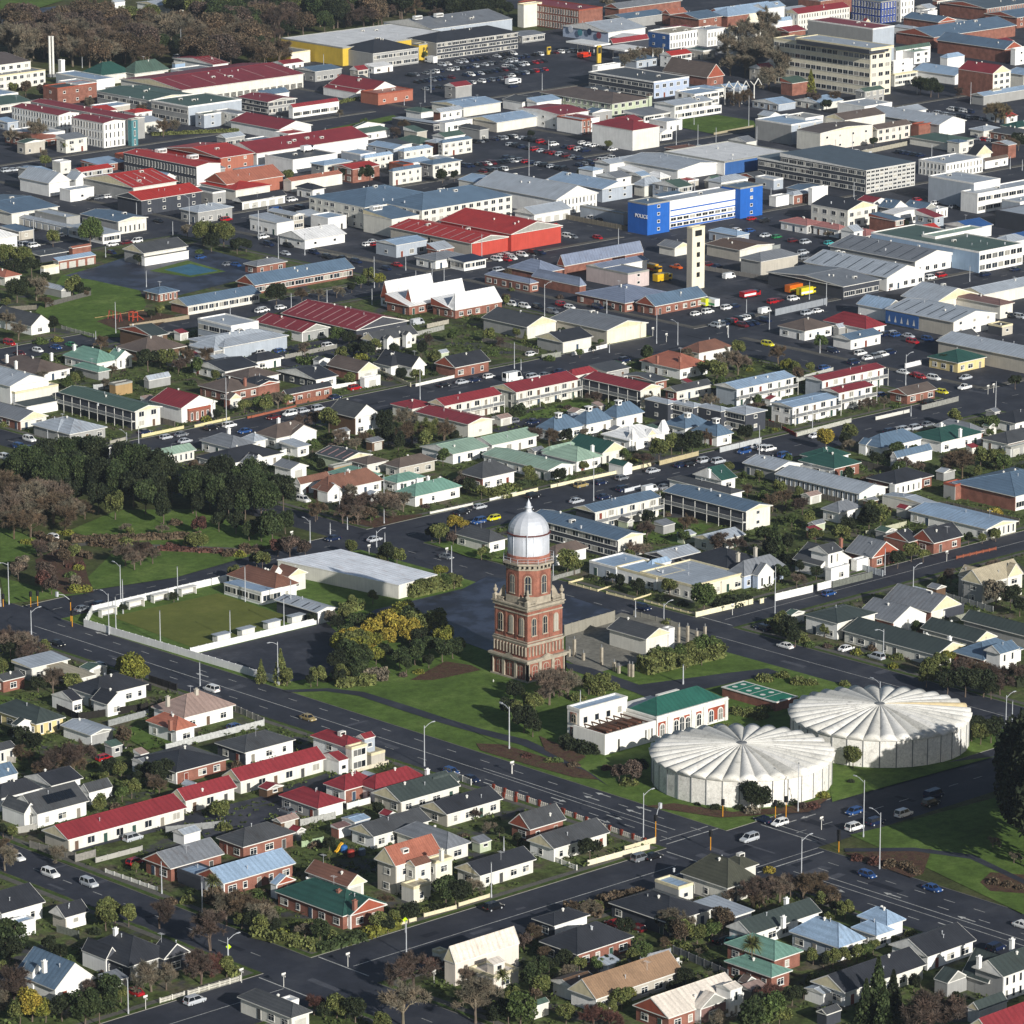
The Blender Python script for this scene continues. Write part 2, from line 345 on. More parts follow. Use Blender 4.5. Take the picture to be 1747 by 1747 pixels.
line(773.5,744,773.5,755,.3); line(756,742,756,757,.2,(1,1)); line(541.5,617,541.5,632,.3); line(525.5,613,525.5,631,.3)
def arrow(x, y, d, s=1.0):
    c, n = math.cos(d), math.sin(d)
    P_ = lambda a, b: (x+(a*c-b*n)*s, y+(a*n+b*c)*s, ZM)
    mk.quad([P_(-2.4,-.2), P_(.6,-.2), P_(.6,.2), P_(-2.4,.2)]); mk.quad([P_(.6,-.7), P_(2.4,0), P_(.6,.7)])
for x, y in ((641.6,690),(645,672),(651,655),(654,655),(651,668),(654.5,668),(645.2,655),(641.8,655),(645,590),(650.8,580),(645,560),(641.5,575),(650.8,560),(655,845),(645,820),(650,800)): arrow(x, y, -math.pi/2 if x < 648 else math.pi/2)
for x in (628, 670, 676): arrow(x, 627 if x > 650 else 619, math.pi if x > 650 else 0)
tag(put('road_marking', mk.mesh('road_marking', ['mark'])), kind='structure')

for k in range(14):
    pass
# ------------------------------------------------------------ buildings
BUILD = []   # (short label, x0,x1,y0,y1, h) for placing and naming what stands near
WTRIM = 'trim'
def window_mesh(wd, ht, style):
    def mk_():
        mb = MB(); t = .1
        # built facing -Y, origin bottom centre on the wall plane
        mb.box(-wd/2-t, wd/2+t, -.07, .06, -t, ht+t, 0)
        mb.box(-wd/2-t*1.6, wd/2+t*1.6, -.14, -.07, -t*1.5, -t*.5, 0)
        n = max(1, round(wd/1.1))
        for i in range(n):
            a = -wd/2 + wd*i/n + .05; b = -wd/2 + wd*(i+1)/n - .05
            if style == 't' and ht > 1.0:
                mb.box(a, b, -.075, -.068, .05, ht*.68-.04, 1); mb.box(a, b, -.075, -.068, ht*.68+.04, ht-.05, 1)
            else: mb.box(a, b, -.075, -.068, .05, ht-.05, 1)
        return mb.mesh('window', [WTRIM, 'glass'])
    return cached(('win', round(wd,1), round(ht,1), style), mk_)
def door_mesh(wd, ht):
    def mk_():
        mb = MB(); mb.box(-wd/2-.08, wd/2+.08, -.06, .06, 0, ht+.08, 1); mb.box(-wd/2, wd/2, -.09, -.06, .03, ht, 0)
        for k in range(3): mb.box(-wd/2+.1, wd/2-.1, -.1, -.09, .2+k*ht*.3, .1+(k+1)*ht*.3-.08, 0)
        return mb.mesh('door', ['obj', 'trim'])
    return cached(('door', round(wd,1), round(ht,1)), mk_)
def face_place(parent, name, me, face, s, z, X0, Y0, rot=0, color=None):
    # face 'R' lies along X at y=Y0 looking -Y ; face 'L' lies along Y at x=X0 looking -X
    if face == 'R': return put(name, me, parent, (s, Y0, z), 0, color=color)
    return put(name, me, parent, (X0, s, z), -math.pi/2, color=color)
DOORC = ['3b4a5c','7a3a2c','4a4a48','8a8478','2f4a40','6a5646']
def facade(parent, face, a, b, plane, h, st, rnd, door=True):
    """windows and doors along one wall: a..b along the wall, plane the other coordinate"""
    L = b - a
    if L < 1.6 or st == 'n': return
    X0 = Y0 = plane
    storeys = max(1, round(h/(3.1 if h < 15 else 3.9))); sh = h/storeys
    if st == 'x': storeys = max(1, round(h/1.5)); sh = h/storeys
    if st == 'q': sh = h*.22; storeys = 2
    if st == 'x': step, wd, ht, sill = 2.3, 1.9, 1.0, .3
    elif st in 'rq': step, wd, ht, sill = 3.1, 2.7, 1.75, .85
    elif st in 'om': step, wd, ht, sill = 3.4, 1.9, 1.5, .9
    elif st == 'v': step, wd, ht, sill = 1.7, .7, min(2.2, sh-1.0), .6
    elif st == 's': step, wd, ht, sill = 6.0, 1.2, .9, 1.3
    elif st == 'b': step, wd, ht, sill = 4.2, 3.7, 1.5, 1.0
    elif st == 'g': step, wd, ht, sill = 3.6, 2.7, 2.1, .0
    else: step, wd, ht, sill = 3.3, 1.7, 1.3, .85
    for k in range(storeys):
        n = max(1, int((L-.8)/step))
        if n > 24: n = 24
        gap = L/n
        w_ = min(wd, gap-.3) if st != 'b' else gap-.5
        if w_ < .5: continue
        dpos = rnd.randrange(n) if (door and k == 0 and st in 'ho' and n > 1) else -1
        for i in range(n):
            if st == 'h' and n > 2 and rnd.random() < .08: continue
            s = a + gap*(i+.5) + (rnd.uniform(-.4,.4) if st == 'h' and gap > 3 else 0)
            z = k*sh + sill
            if z+ht > (k+1)*sh - .25: ht_ = max(.6, (k+1)*sh-.3-z)
            else: ht_ = ht
            ww = w_ * (rnd.choice((.6,1,1,1.25)) if st == 'h' else 1); ww = min(ww, gap-.3)
            if st == 'g': o = face_place(parent, 'garage_door', door_mesh(w_, 2.1), face, s, ZB, X0, Y0, color=S('b9b7ae'))
            elif i == dpos or (st == 'm' and i % 2 == 0): o = face_place(parent, 'door', door_mesh(.95, 2.05), face, s, k*sh+(ZB if k == 0 else .1), X0, Y0, color=S(rnd.choice(DOORC)))
            else: o = face_place(parent, 'window', window_mesh(ww, ht_, 't' if st == 'h' else 'p'), face, s, z, X0, Y0)
def roof_mesh(kind, x0, x1, y0, y1, h, rh, mat):
    """closed roof solid with a fascia; coordinates are eave corners"""
    mb = MB(); f = .18
    A=(x0,y0); B=(x1,y0); C_=(x1,y1); D=(x0,y1)
    n = 0
    mb.prism([A,B,C_,D], h-.02, h+f, 1)
    z = h+f+.002; W = x1-x0; Dp = y1-y0; e = .0
    def q(*p): mb.quad(p, 0)
    a=(x0,y0,z); b=(x1,y0,z); c=(x1,y1,z); d=(x0,y1,z)
    if kind == 'hip':
        if W >= Dp:
            k = Dp/2*.96; r1=(x0+k,(y0+y1)/2,z+rh); r2=(x1-k,(y0+y1)/2,z+rh)
            q(a,b,r2,r1); q(c,d,r1,r2); q(b,c,r2); q(d,a,r1); ends=(r1,r2)
            ridges=[(r1,r2),(a,r1),(d,r1),(b,r2),(c,r2)]
        else:
            k = W/2*.96; r1=((x0+x1)/2,y0+k,z+rh); r2=((x0+x1)/2,y1-k,z+rh)
            q(b,c,r2,r1); q(d,a,r1,r2); q(a,b,r1); q(c,d,r2)
            ridges=[(r1,r2),(a,r1),(b,r1),(c,r2),(d,r2)]
        for p0,p1 in ridges: mb.tube(p0,p1,.11,.11,4,2)
    elif kind == 'gx':
        ym=(y0+y1)/2; r1=(x0,ym,z+rh); r2=(x1,ym,z+rh); t=.14
        for (p,s_) in (((y0),1),((y1),-1)):
            q((x0,p,z),(x1,p,z),r2,r1) if s_==1 else q((x1,p,z),(x0,p,z),r1,r2)
        # barge boards
        for x,o in ((x0,-.06),(x1,.06)):
            for ye in (y0,y1):
                mb.quad([(x+o,ye,z-.2),(x+o,ye,z+.04),(x+o,ym,z+rh+.04),(x+o,ym,z+rh-.22)],1)
                mb.quad([(x,ye,z+.04),(x+o,ye,z+.04),(x+o,ym,z+rh+.04),(x,ym,z+rh+.04)],1)
        mb.quad([(x0,y0,z),(x0,ym,z+rh),(x0,y1,z)],3); mb.quad([(x1,y0,z),(x1,y1,z),(x1,ym,z+rh)],3)
        mb.tube(r1,r2,.1,.1,4,2)
    elif kind == 'gy':
        xm=(x0+x1)/2; r1=(xm,y0,z+rh); r2=(xm,y1,z+rh)
        q((x0,y1,z),(x0,y0,z),r1,r2); q((x1,y0,z),(x1,y1,z),r2,r1)
        for y,o in ((y0,-.06),(y1,.06)):
            for xe in (x0,x1):
                mb.quad([(xe,y+o,z-.2),(xe,y+o,z+.04),(xm,y+o,z+rh+.04),(xm,y+o,z+rh-.22)],1)
                mb.quad([(xe,y,z+.04),(xe,y+o,z+.04),(xm,y+o,z+rh+.04),(xm,y,z+rh+.04)],1)
        mb.quad([(x0,y0,z),(x1,y0,z),(xm,y0,z+rh)],3); mb.quad([(x0,y1,z),(xm,y1,z+rh),(x1,y1,z)],3)
        mb.tube(r1,r2,.1,.1,4,2)
    elif kind in ('mo','my','mx'):
        if kind == 'mo': zz=(0,0,rh,rh)
        elif kind == 'my': zz=(rh,rh,0,0)
        else: zz=(0,rh,rh,0)
        p=[(x0,y0,z+zz[0]),(x1,y0,z+zz[1]),(x1,y1,z+zz[2]),(x0,y1,z+zz[3])]
        g=[(x0,y0,z),(x1,y0,z),(x1,y1,z),(x0,y1,z)]
        mb.quad(p,0)
        for i in range(4):
            j=(i+1)%4; mb.quad([g[i],g[j],p[j],p[i]],3)
    return mb.mesh('roof', [mat, 'trim', 'ridge' if 'ridge' in M else mat, 'gable_wall'])
M['gable_wall'] = plain('gable_boards', S('d8d4c6'), .8)
for k_, c_ in (('w','e4e2dc'),('c','d6cba8'),('b','96503c'),('g','96968f'),('k','45474d')): M['gable_'+k_] = plain('gable_'+k_, S(c_), .8)
def corner(xl, xn, xr, ye, h):
    X, Y = TG(xn, ye, h)
    def solve(target, dx, dy):
        lo, hi = 0.0, 400.0
        tx = TX + target/K
        for _ in range(40):
            m = (lo+hi)/2; px = pix(X+dx*m, Y+dy*m, h)[0]
            if (px < tx) == (dx > 0): lo = m
            else: hi = m
        return (lo+hi)/2
    return X, Y, max(2.0, solve(xr, 1, 0)), max(2.0, solve(xl, 0, 1))
NB = 0
def building(line_):
    global NB
    rnd = random.Random(NB*7+3); NB += 1
    parts = [p.strip() for p in line_.split(';')]
    label = parts[0]; cat = 'house'; name = None
    if '|' in label: cat, label = [s.strip() for s in label.split('|')]
    if cat == 'house': name = 'house'
    name = name or cat.replace(' ', '_')
    root = None; bx = []; lroof = None
    first = None
    for bi, ptxt in enumerate(parts[1:]):
        f = ptxt.split()
        k = f[0]
        if k in ('ch', 'ac', 'vt', 'cup'):
            x, y, z = float(f[1]), float(f[2]), float(f[3]); c_ = f[4] if len(f) > 4 else 'w'
            X, Y = TG(x, y, z); 
            mb = MB()
            if k == 'ch':
                mb.box(-.4,.4,-.35,.35,-2.4,-.15,0); mb.box(-.5,.5,-.45,.45,-.15,0,0); mb.tube((-.15,0,0),(-.15,0,.3),.12,.1,6,0); mb.tube((.2,0,0),(.2,0,.3),.12,.1,6,0)
                me = cached('ch', lambda: mb.mesh('chimney', ['wall']))
            elif k == 'ac':
                mb.box(-2.2,2.2,-1,1,-1.6,0,0); [mb.box(-2.1+i*.7,-1.6+i*.7,-1.03,-1.0,-1.3,-.3,1) for i in range(6)]
                me = cached('ac', lambda: mb.mesh('air_unit', ['obj', 'dark']))
            elif k == 'cup':
                mb.box(-.7,.7,-.7,.7,-1.6,-.3,0); mb.box(-.95,.95,-.95,.95,-.3,-.15,0); mb.box(-.45,.45,-.73,-.7,-1.2,-.5,1); mb.box(-.73,-.7,-.45,.45,-1.2,-.5,1)
                me = cached('cup', lambda: mb.mesh('cupola', ['wall', 'glass']))
            else:
                mb.tube((0,0,-.7),(0,0,0),.22,.22,8,0); mb.tube((0,0,-.02),(0,0,.12),.34,.2,8,0); me = cached('vt', lambda: mb.mesh('vent', ['metal']))
            put({'ch':'chimney','ac':'air_unit','vt':'vent','cup':'cupola'}[k], me, lroof or root, (X-ox, Y-oy, z), color=colr(c_)); continue
        if k == 'sk':     # pale strips on the last roof
            n = int(f[1]); c_ = f[2]; side = f[3] if len(f) > 3 else 'L'
            x0,x1,y0,y1,h,rh,kd = last
            mb = MB()
            if kd == 'gy':
                xm=(x0+x1)/2
                for i in range(n):
                    y = y0+(y1-y0)*(i+.5)/n; z0 = h+.2; e=.05
                    p = lambda t, yy: ((x0+(xm-x0)*t if side=='L' else x1-(x1-xm)*t), yy, z0+rh*t+e)
                    mb.quad([p(.12,y-.24),p(.88,y-.24),p(.88,y+.24),p(.12,y+.24)])
            else:
                ym=(y0+y1)/2
                for i in range(n):
                    x = x0+(x1-x0)*(i+.5)/n; z0=h+.2; e=.05
                    p = lambda t, xx: (xx, y0+(ym-y0)*t, z0+rh*t+e)
                    mb.quad([p(.12,x-.24),p(.12,x+.24),p(.88,x+.24),p(.88,x-.24)])
            put('skylight', mb.mesh('skylight', ['obj']), lroof or root, (-0,0,0), color=S('b58f8c') if c_=='p' else (S('39424c') if c_=='d' else S('c9cfd2'))); continue
        if k in ('balR', 'balL'):   # external gallery with railing and posts
            x0,x1,y0,y1,h,rh,kd = last; z = h/2
            mb = MB(); L = (x1-x0) if k == 'balR' else (y1-y0)
            def bb(a,b,p,q_,z0,z1,mi=0):
                if k == 'balR': mb.box(x0+a,x0+b,y0-q_,y0-p,z0,z1,mi)
                else: mb.box(x0-q_,x0-p,y0+a,y0+b,z0,z1,mi)
            bb(0,L,-.3,1.1,z-.12,z+.05); bb(0,L,1.02,1.1,z+.95,z+1.03); bb(0,L,1.04,1.08,z+.15,z+.9,1)
            n = max(2,int(L/4))
            for i in range(n+1):
                a = min(L-.12, L*i/n); bb(a,a+.12,1.0,1.12,0,h)
            put('balcony', mb.mesh('balcony', ['trim','trimg']), root); continue
        if k == 'sol':
            x0,x1,y0,y1,h,rh,kd = last; ym=(y0+y1)/2; mb = MB(); z0=h+.2
            for i in range(8):
                x = x0+(x1-x0)*(.32+.07*i); p = lambda t, xx: (xx, y0+(ym-y0)*t, z0+rh*t+.12)
                mb.quad([p(.3,x-.45),p(.3,x+.45),p(.72,x+.45),p(.72,x-.45)])
            put('solar_panel', mb.mesh('solar_panel', ['autoglass']), lroof or root, color=S('1c2c50')); continue
        top = k[0] == 'T'; k = k.lstrip('T')
        xl, xn, xr, ye, h, rh = [float(v) for v in f[1:7]]
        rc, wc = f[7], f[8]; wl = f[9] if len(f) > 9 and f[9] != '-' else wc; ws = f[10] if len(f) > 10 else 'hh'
        h += bi*.017
        X, Y, W, D = corner(xl, xn, xr, ye, h)
        if len(f) > 11: D = min(D, float(f[11]))
        if root is None:
            ox, oy = X, Y; root = empty(name, (X, Y, 0)); tag(root, label, cat); first = (label, cat)
        x0, y0 = X-ox, Y-oy; x1, y1 = x0+W, y0+D
        bx.append((X, X+W, Y, Y+D, h))
        oh = .5 if k in ('hip','gx','gy','mo') and h < 6.5 and min(W,D) > 5 else (.12 if k != 'fl' else 0)
        gk = ('w' if wc in ('w','lg','bl','lat') else 'c' if wc in ('c','t','y','cream','gnw','cr') else 'b' if wc in ('b','orr','rr','rst','br') else 'k' if wc == 'k' else 'g')
        # walls: four of them in one mesh, coloured per visible face by its own paint
        zb = last[4]+.02 if top else -.1
        def wallpart(nm, a, b, c, d, cc):
            mb = MB(); mb.box(a, b, c, d, zb, h, 0)
            put(nm, mb.mesh(nm, ['brick' if cc in ('b',) else 'wall']), root, color=colr(cc))
        if k == 'can':
            mb = MB(); mb.box(x0,x1,y0,y1,h-.7,h,0,1); put('roof', mb.mesh('roof', ['obj','roofx']), root, color=colr(rc))
            for i in range(2):
                for j in range(3):
                    mb = MB(); px_, py_ = x0+W*(.2+.3*j), y0+D*(.3+.4*i); mb.box(px_-.15,px_+.15,py_-.15,py_+.15,0,h-.7); put('post', mb.mesh('post', ['trim']), root)
            last = (x0,x1,y0,y1,h,0,'fl'); continue
        wx0, wx1, wy0, wy1 = x0+oh, x1-oh, y0+oh, y1-oh
        same = (wc == wl)
        if same: wallpart('wall', wx0, wx1, wy0, wy1, wc)
        else:
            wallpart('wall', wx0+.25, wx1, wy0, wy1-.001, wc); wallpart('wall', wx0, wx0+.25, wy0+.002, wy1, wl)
        rnd2 = rnd
        facade(root, 'R', wx0+.2, wx1-.2, wy0, h, ws[0], rnd2) if False else None
        def fac(face, a, b, plane, s_):
            if not top: facade(root, face, a, b, plane, h, s_, rnd2)
        fac('R', wx0+.2, wx1-.2, wy0, ws[0]); fac('L', wy0+.2, wy1-.2, wx0, ws[1])
        if k == 'fl':
            t = .3; mb = MB()
            for a,b,c,d in ((x0,x1,y0,y0+t),(x0,x1,y1-t,y1),(x0,x0+t,y0+t,y1-t),(x1-t,x1,y0+t,y1-t)): mb.box(a-.05*(a==x0),b+.05*(b==x1),c-.05*(c==y0),d+.05*(d==y1),h-.1,h+.5,1)
            mb.box(x0+t,x1-t,y0+t,y1-t,h-.08,h+.16+rh*.1,0)
            wm = bpy.data.materials  # parapet takes the wall's tone
            lroof = put('roof', mb.mesh('roof', ['roofx' if W > D else 'roofy', 'parapet_'+gk]), root, color=colr(rc))
        else:
            tile = rc in ('bw','rst','or','ch','dg','olv','tn','tan') and k != 'mo'
            mat = 'tile' if tile else ('roofx' if k in ('gx','mo','hip') else 'roofy')
            me = roof_mesh(k, x0, x1, y0, y1, h, rh, mat); me.materials[3] = M['gable_'+gk]
            lroof = put('roof', me, root, color=colr(rc if rc != 'or' else 'orr'))
        last = (x0,x1,y0,y1,h,rh,k)
        # small roof fittings that such roofs carry
        rc_ = random.Random(NB*31+bi); nv = (rc_.choice((1,1,2)) if h < 4.2 and W*D < 320 else min(7, 1+int(W*D/220)))
        def zr(x, y):
            if k == 'gx' or (k == 'hip' and W >= D): return h+.2+rh*(1-abs(y-(y0+y1)/2)/(D/2))
            if k == 'gy' or k == 'hip': return h+.2+rh*(1-abs(x-(x0+x1)/2)/(W/2))
            return h+.2
        if min(W, D) > 4.5 and not (rc == 'wh' and k == 'hip'):
            for i in range(nv):
                x = x0+W*rc_.uniform(.28,.72); y = y0+D*rc_.uniform(.15,.85) if k in ('gy','fl') or D > W else y0+D*rc_.uniform(.2,.45)
                if k == 'hip': y = y0+D*rc_.uniform(.38,.6); x = x0+W*rc_.uniform(.4,.6)
                if k in ('mo','mx','my'): continue
                t_ = rc_.choice('ppvva' if h < 4.2 else 'ppvvs')
                if t_ == 'p': me_ = cached('pipe', lambda: (lambda m_: (m_.tube((0,0,-.5),(0,0,.7),.07,.07,6), m_.tube((0,0,.6),(0,0,.8),.13,.13,6), m_.mesh('flue_pipe', ['metal']))[2])(MB())); nm_ = 'flue_pipe'
                elif t_ == 'v': me_ = cached('vt2', lambda: (lambda m_: (m_.tube((0,0,-.5),(0,0,.35),.2,.2,8), m_.lathe([(.3,.3),(.34,.5),(.1,.68)],10), m_.mesh('vent', ['trim']))[2])(MB())); nm_ = 'vent'
                elif t_ == 'a': me_ = cached('aer', lambda: (lambda m_: (m_.tube((0,0,-.3),(0,0,1.9),.03,.03,5), [m_.tube((-.5,a_,1.8),(.5,a_,1.8),.02,.02,4) for a_ in (-.6,-.3,0,.3,.6)], m_.tube((0,-.7,1.8),(0,.7,1.8),.025,.025,4), m_.mesh('aerial', ['metal']))[3])(MB())); nm_ = 'aerial'
                else: me_ = cached('plant', lambda: (lambda m_: (m_.box(-.8,.8,-.5,.5,-.3,.7), m_.box(-.6,.6,-.53,-.5,0,.5,1), m_.mesh('air_unit', ['trim','dark']))[2])(MB())); nm_ = 'air_unit'
                put(nm_, me_, lroof or root, (x, y, zr(x, y)-.05))
    if bx: BUILD.append((label, bx, root))
    return root
for k_ in 'wcbgk': M['parapet_'+k_] = M['gable_'+k_]
PAL['or'] = PAL['orr']; PAL['rdw'] = 'c9b9b4'
def sheet_of(x, y, txt):
    global TX, TY
    TX, TY = x, y
    for l in txt.strip().split('\n'):
        l = l.strip()
        if l and not l.startswith('#'):
            try: building(l)
            except Exception as e: print('BAD', l[:70], repr(e)); raise
sheet_of(0, 0, '''
hospital|white three storey block with brown roof; gx -400 -60 205 440 9.5 2 bw c c oo; fl -200 -60 300 514 6 0 gr c c oo
boiler house|narrow white tower block beside twin flues; fl 385 405 428 405 6.5 0 wh w w nn
hall|twin green mansard roofed hall below bare trees; hip 535 665 880 505 4 4.5 gnn c g sn; hip 800 890 1125 492 4 4.5 gn c g sn
walkway|pale blue flat roofed link behind brick block; fl 370 640 760 536 4 0 lb w lg nn
office|brick block with flat green roof and white wing; fl 285 380 640 590 7 0 dgn b b ss; fl 385 520 640 566 7.2 0 lg w w bn
school building|long green roofed block with dark window bands; gy 640 985 1290 668 7 1 gn c g nb; fl 1000 1245 1600 712 7.5 0 gn lg g nb; vt 860 640 8; vt 950 640 8.3
workshop|small maroon roofed shed with three skylights; gx 1140 1410 1522 432 5.5 1.5 rd w w nn; sk 4 p
workshop|long maroon roofed workshop with cream walls; gx 790 1205 2019 600 6 2.5 rd c c gn; vt 1400 480 8; vt 1540 500 8; sk 5 p
shed|grey green roofed shed beside pale blue cabin; fl 1130 1240 1430 480 5 0 gr lg lg nn
cabin|pale blue cabin between maroon roofs; fl 1140 1160 1226 425 6 0 lb lb lb nn
hall|low hall with green roof at the left edge; gx -200 0 215 700 3.5 1.5 gn c c bn; fl -200 -40 120 640 4 0 lb w w nn
office|two storey white wing with red roof and tree in front; gy 75 388 525 768 8 .8 rd w w vv; vt 250 690 9; vt 465 740 9
office|white corner block with red roof and glass base; gy 470 685 830 820 10 .8 rd w w vv; vt 740 775 11
office|long low red roof behind the white blocks; gy 200 845 960 795 8.5 .6 rd g g nn; fl 846 870 912 797 10.6 0 teal teal teal vn
cottage|low brick lodge with orange roof behind bare tree; hip 20 230 435 935 3 1 or b b hh; fl 60 240 430 900 3.4 0 lg w b nn
office|white office with red roof and slim dark windows; gy 815 1298 1462 1108 7.5 .8 rr w k nv; ac 1065 985 9.6; ac 1275 1025 9.6; vt 905 1000 8.5
warehouse|orange red warehouse beside the white office; gx 1090 1460 1690 1050 5.5 2 rr orr rr sn
''')
sheet_of(430, 0, '''
supermarket|huge yellow walled supermarket with white and charcoal roofs; fl 195 600 1330 322 8 1 wh yel yel nn; hip 560 800 1105 358 7 4 ch g g bn; hip 1020 1222 1765 288 8 3 ch k g bn; fl 1060 1105 1215 300 7 0 yel yel yel nn; gx 870 1190 1725 196 7.5 3 gr lg lg nn; ac 1095 104 12.4; ac 1235 88 12.4
loading bay|cream loading bay with yellow side wall; fl 40 255 385 355 5 0 gr c yel nn
school hall|white curved gable hall with red roof and dormers; gy 505 795 965 605 4.2 3.2 rd w w sb; fl 720 835 1065 628 4.5 0 orr orr orr sn; gy 470 690 745 618 3 1 rd w w nn
showroom|red roofed showroom with glazed corner; gy -100 105 300 680 5.5 1 rd g k bb; gx 240 270 578 716 4.5 1.2 rd w w bn
hall|red roofed hall with white gable end; gy -150 180 402 862 4 2.6 rd w w sn
villa|green roofed restaurant house with small gable; hip 625 700 925 893 3 1.5 gn w w hh; gy 640 650 880 860 3.2 2 gn w w hn
villa|green roofed house behind cream cottages; hip 940 1110 1230 960 3 2 gn w w hh
shop|two storey white shop with brown brick side; gx 1190 1245 1400 748 6 1.2 lg w b hn; fl 1200 1280 1460 822 3.5 0 lg w w on; hip 1010 1120 1212 748 3 1.2 gn w w nn
cafe|long low cafe under a white curved canopy; my 925 1200 1260 830 3 .7 lg k k bn
shop|pale blue roofed store with three roof vents; gx 1180 1400 1658 716 4 1.2 lb c c nn; vt 1330 690 5.6; vt 1390 660 5.6; vt 1480 662 5.6
store|broad pale blue roof beside the car park; gx 1430 1620 1960 815 4 1.5 lb c t nn
warehouse|wide dark red roofs with ribs beside parking deck; gx -200 30 780 1020 5 3 rd w w nn
parking deck|white walled rooftop parking deck; fl 85 270 565 1066 5 0 dg w w nn
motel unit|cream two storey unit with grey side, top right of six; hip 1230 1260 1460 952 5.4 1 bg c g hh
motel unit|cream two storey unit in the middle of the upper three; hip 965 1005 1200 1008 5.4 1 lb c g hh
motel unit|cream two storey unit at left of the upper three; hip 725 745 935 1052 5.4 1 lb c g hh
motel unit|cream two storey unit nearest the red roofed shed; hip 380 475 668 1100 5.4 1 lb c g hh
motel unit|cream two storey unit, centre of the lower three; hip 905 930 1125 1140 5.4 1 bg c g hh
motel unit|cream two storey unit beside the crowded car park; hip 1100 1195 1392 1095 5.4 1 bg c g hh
''')
sheet_of(860, 0, '''
club|big brown brick hall with red roof and white cornice; fl 95 495 652 72 10 0 rd b b nv; fl 90 130 250 35 10.6 0 wh c c nn
workshop|mural painted gable building with light grey roof; gx 380 690 945 218 5 3 lg w bl nn
shop|low red roofed store behind fuel canopies; gx 690 720 960 292 4 2 rd k k nn
fuel canopy|left yellow and white fuel station canopy; can 410 600 705 300 5.5 0 w w
fuel canopy|right yellow and white fuel station canopy; can 650 800 940 332 5.5 0 w w
hotel|blue and white two storey heritage shopfront row; fl 955 1095 1310 228 7 0 tn w blue vs; fl 1240 1345 1470 206 7.4 0 lg w w vn
church|brick gabled church with steep brown roof; gy 1050 1345 1462 518 4 5.5 bw b b sn
office|dark glazed office with flat grey roof and blue end; fl 560 990 1225 548 7 0 dg bl k ob; fl 585 620 770 445 7.6 0 lg w w nn
hall|pale green two storey building under brown hipped roof; hip 235 715 965 692 5.5 2.5 bw gnw gnw oo; hip 950 960 965 640 5 1 bw gnw gnw nn
school|white two level school rooms beside the lawn; gx 985 1130 1390 704 6 1 lg w w bn; fl 1130 1145 1440 748 3 0 lg w w bn
school|long grey roofed classroom left of the lawn; mo 790 930 1130 772 3 1 gr w w bb
shop|white shop with maroon flat roof and brick corner; fl 80 515 632 800 5.5 0 rd w w ss; gx 90 370 570 765 6 1 rd w w nn; fl 350 515 575 802 5.8 0 lg b w vn
warehouse|cream windowless warehouse with dark red hip roof; hip 580 852 1032 868 8 2.5 rd c w nn
shed|ribbed light grey shed beside car park; gy 760 1150 1450 1130 4 1.5 lg w w nn; gx 590 700 1000 1090 3.6 1 lg w w nn
shop|white roofed store with bright blue fascia; fl 1060 1460 1885 1078 5 0 wh blue w nn; vt 1510 1045 6
shop|small terracotta roofed shop by the corner; hip 1060 1240 1390 1010 3 1 rst b b hn
warehouse|grey roofed brick store at the top edge; gx 660 760 1180 60 5 2 gr b b nn
store|orange red roofed store at the top edge; gx 1040 1100 1215 98 5 2 or b b nn
store|broad blue grey roof right of the orange store; gx 1090 1290 1450 130 6 2 bg b b sn
store|pale blue roofed store at top beside blue grey one; gx 1340 1440 1800 100 5 2.5 lb b b nn
theatre|cream turreted facade with small dome gables; fl 1440 1520 1745 205 6.5 0 gr c c vn; hip 1600 1625 1690 150 9 3.5 cream c c vn
''')
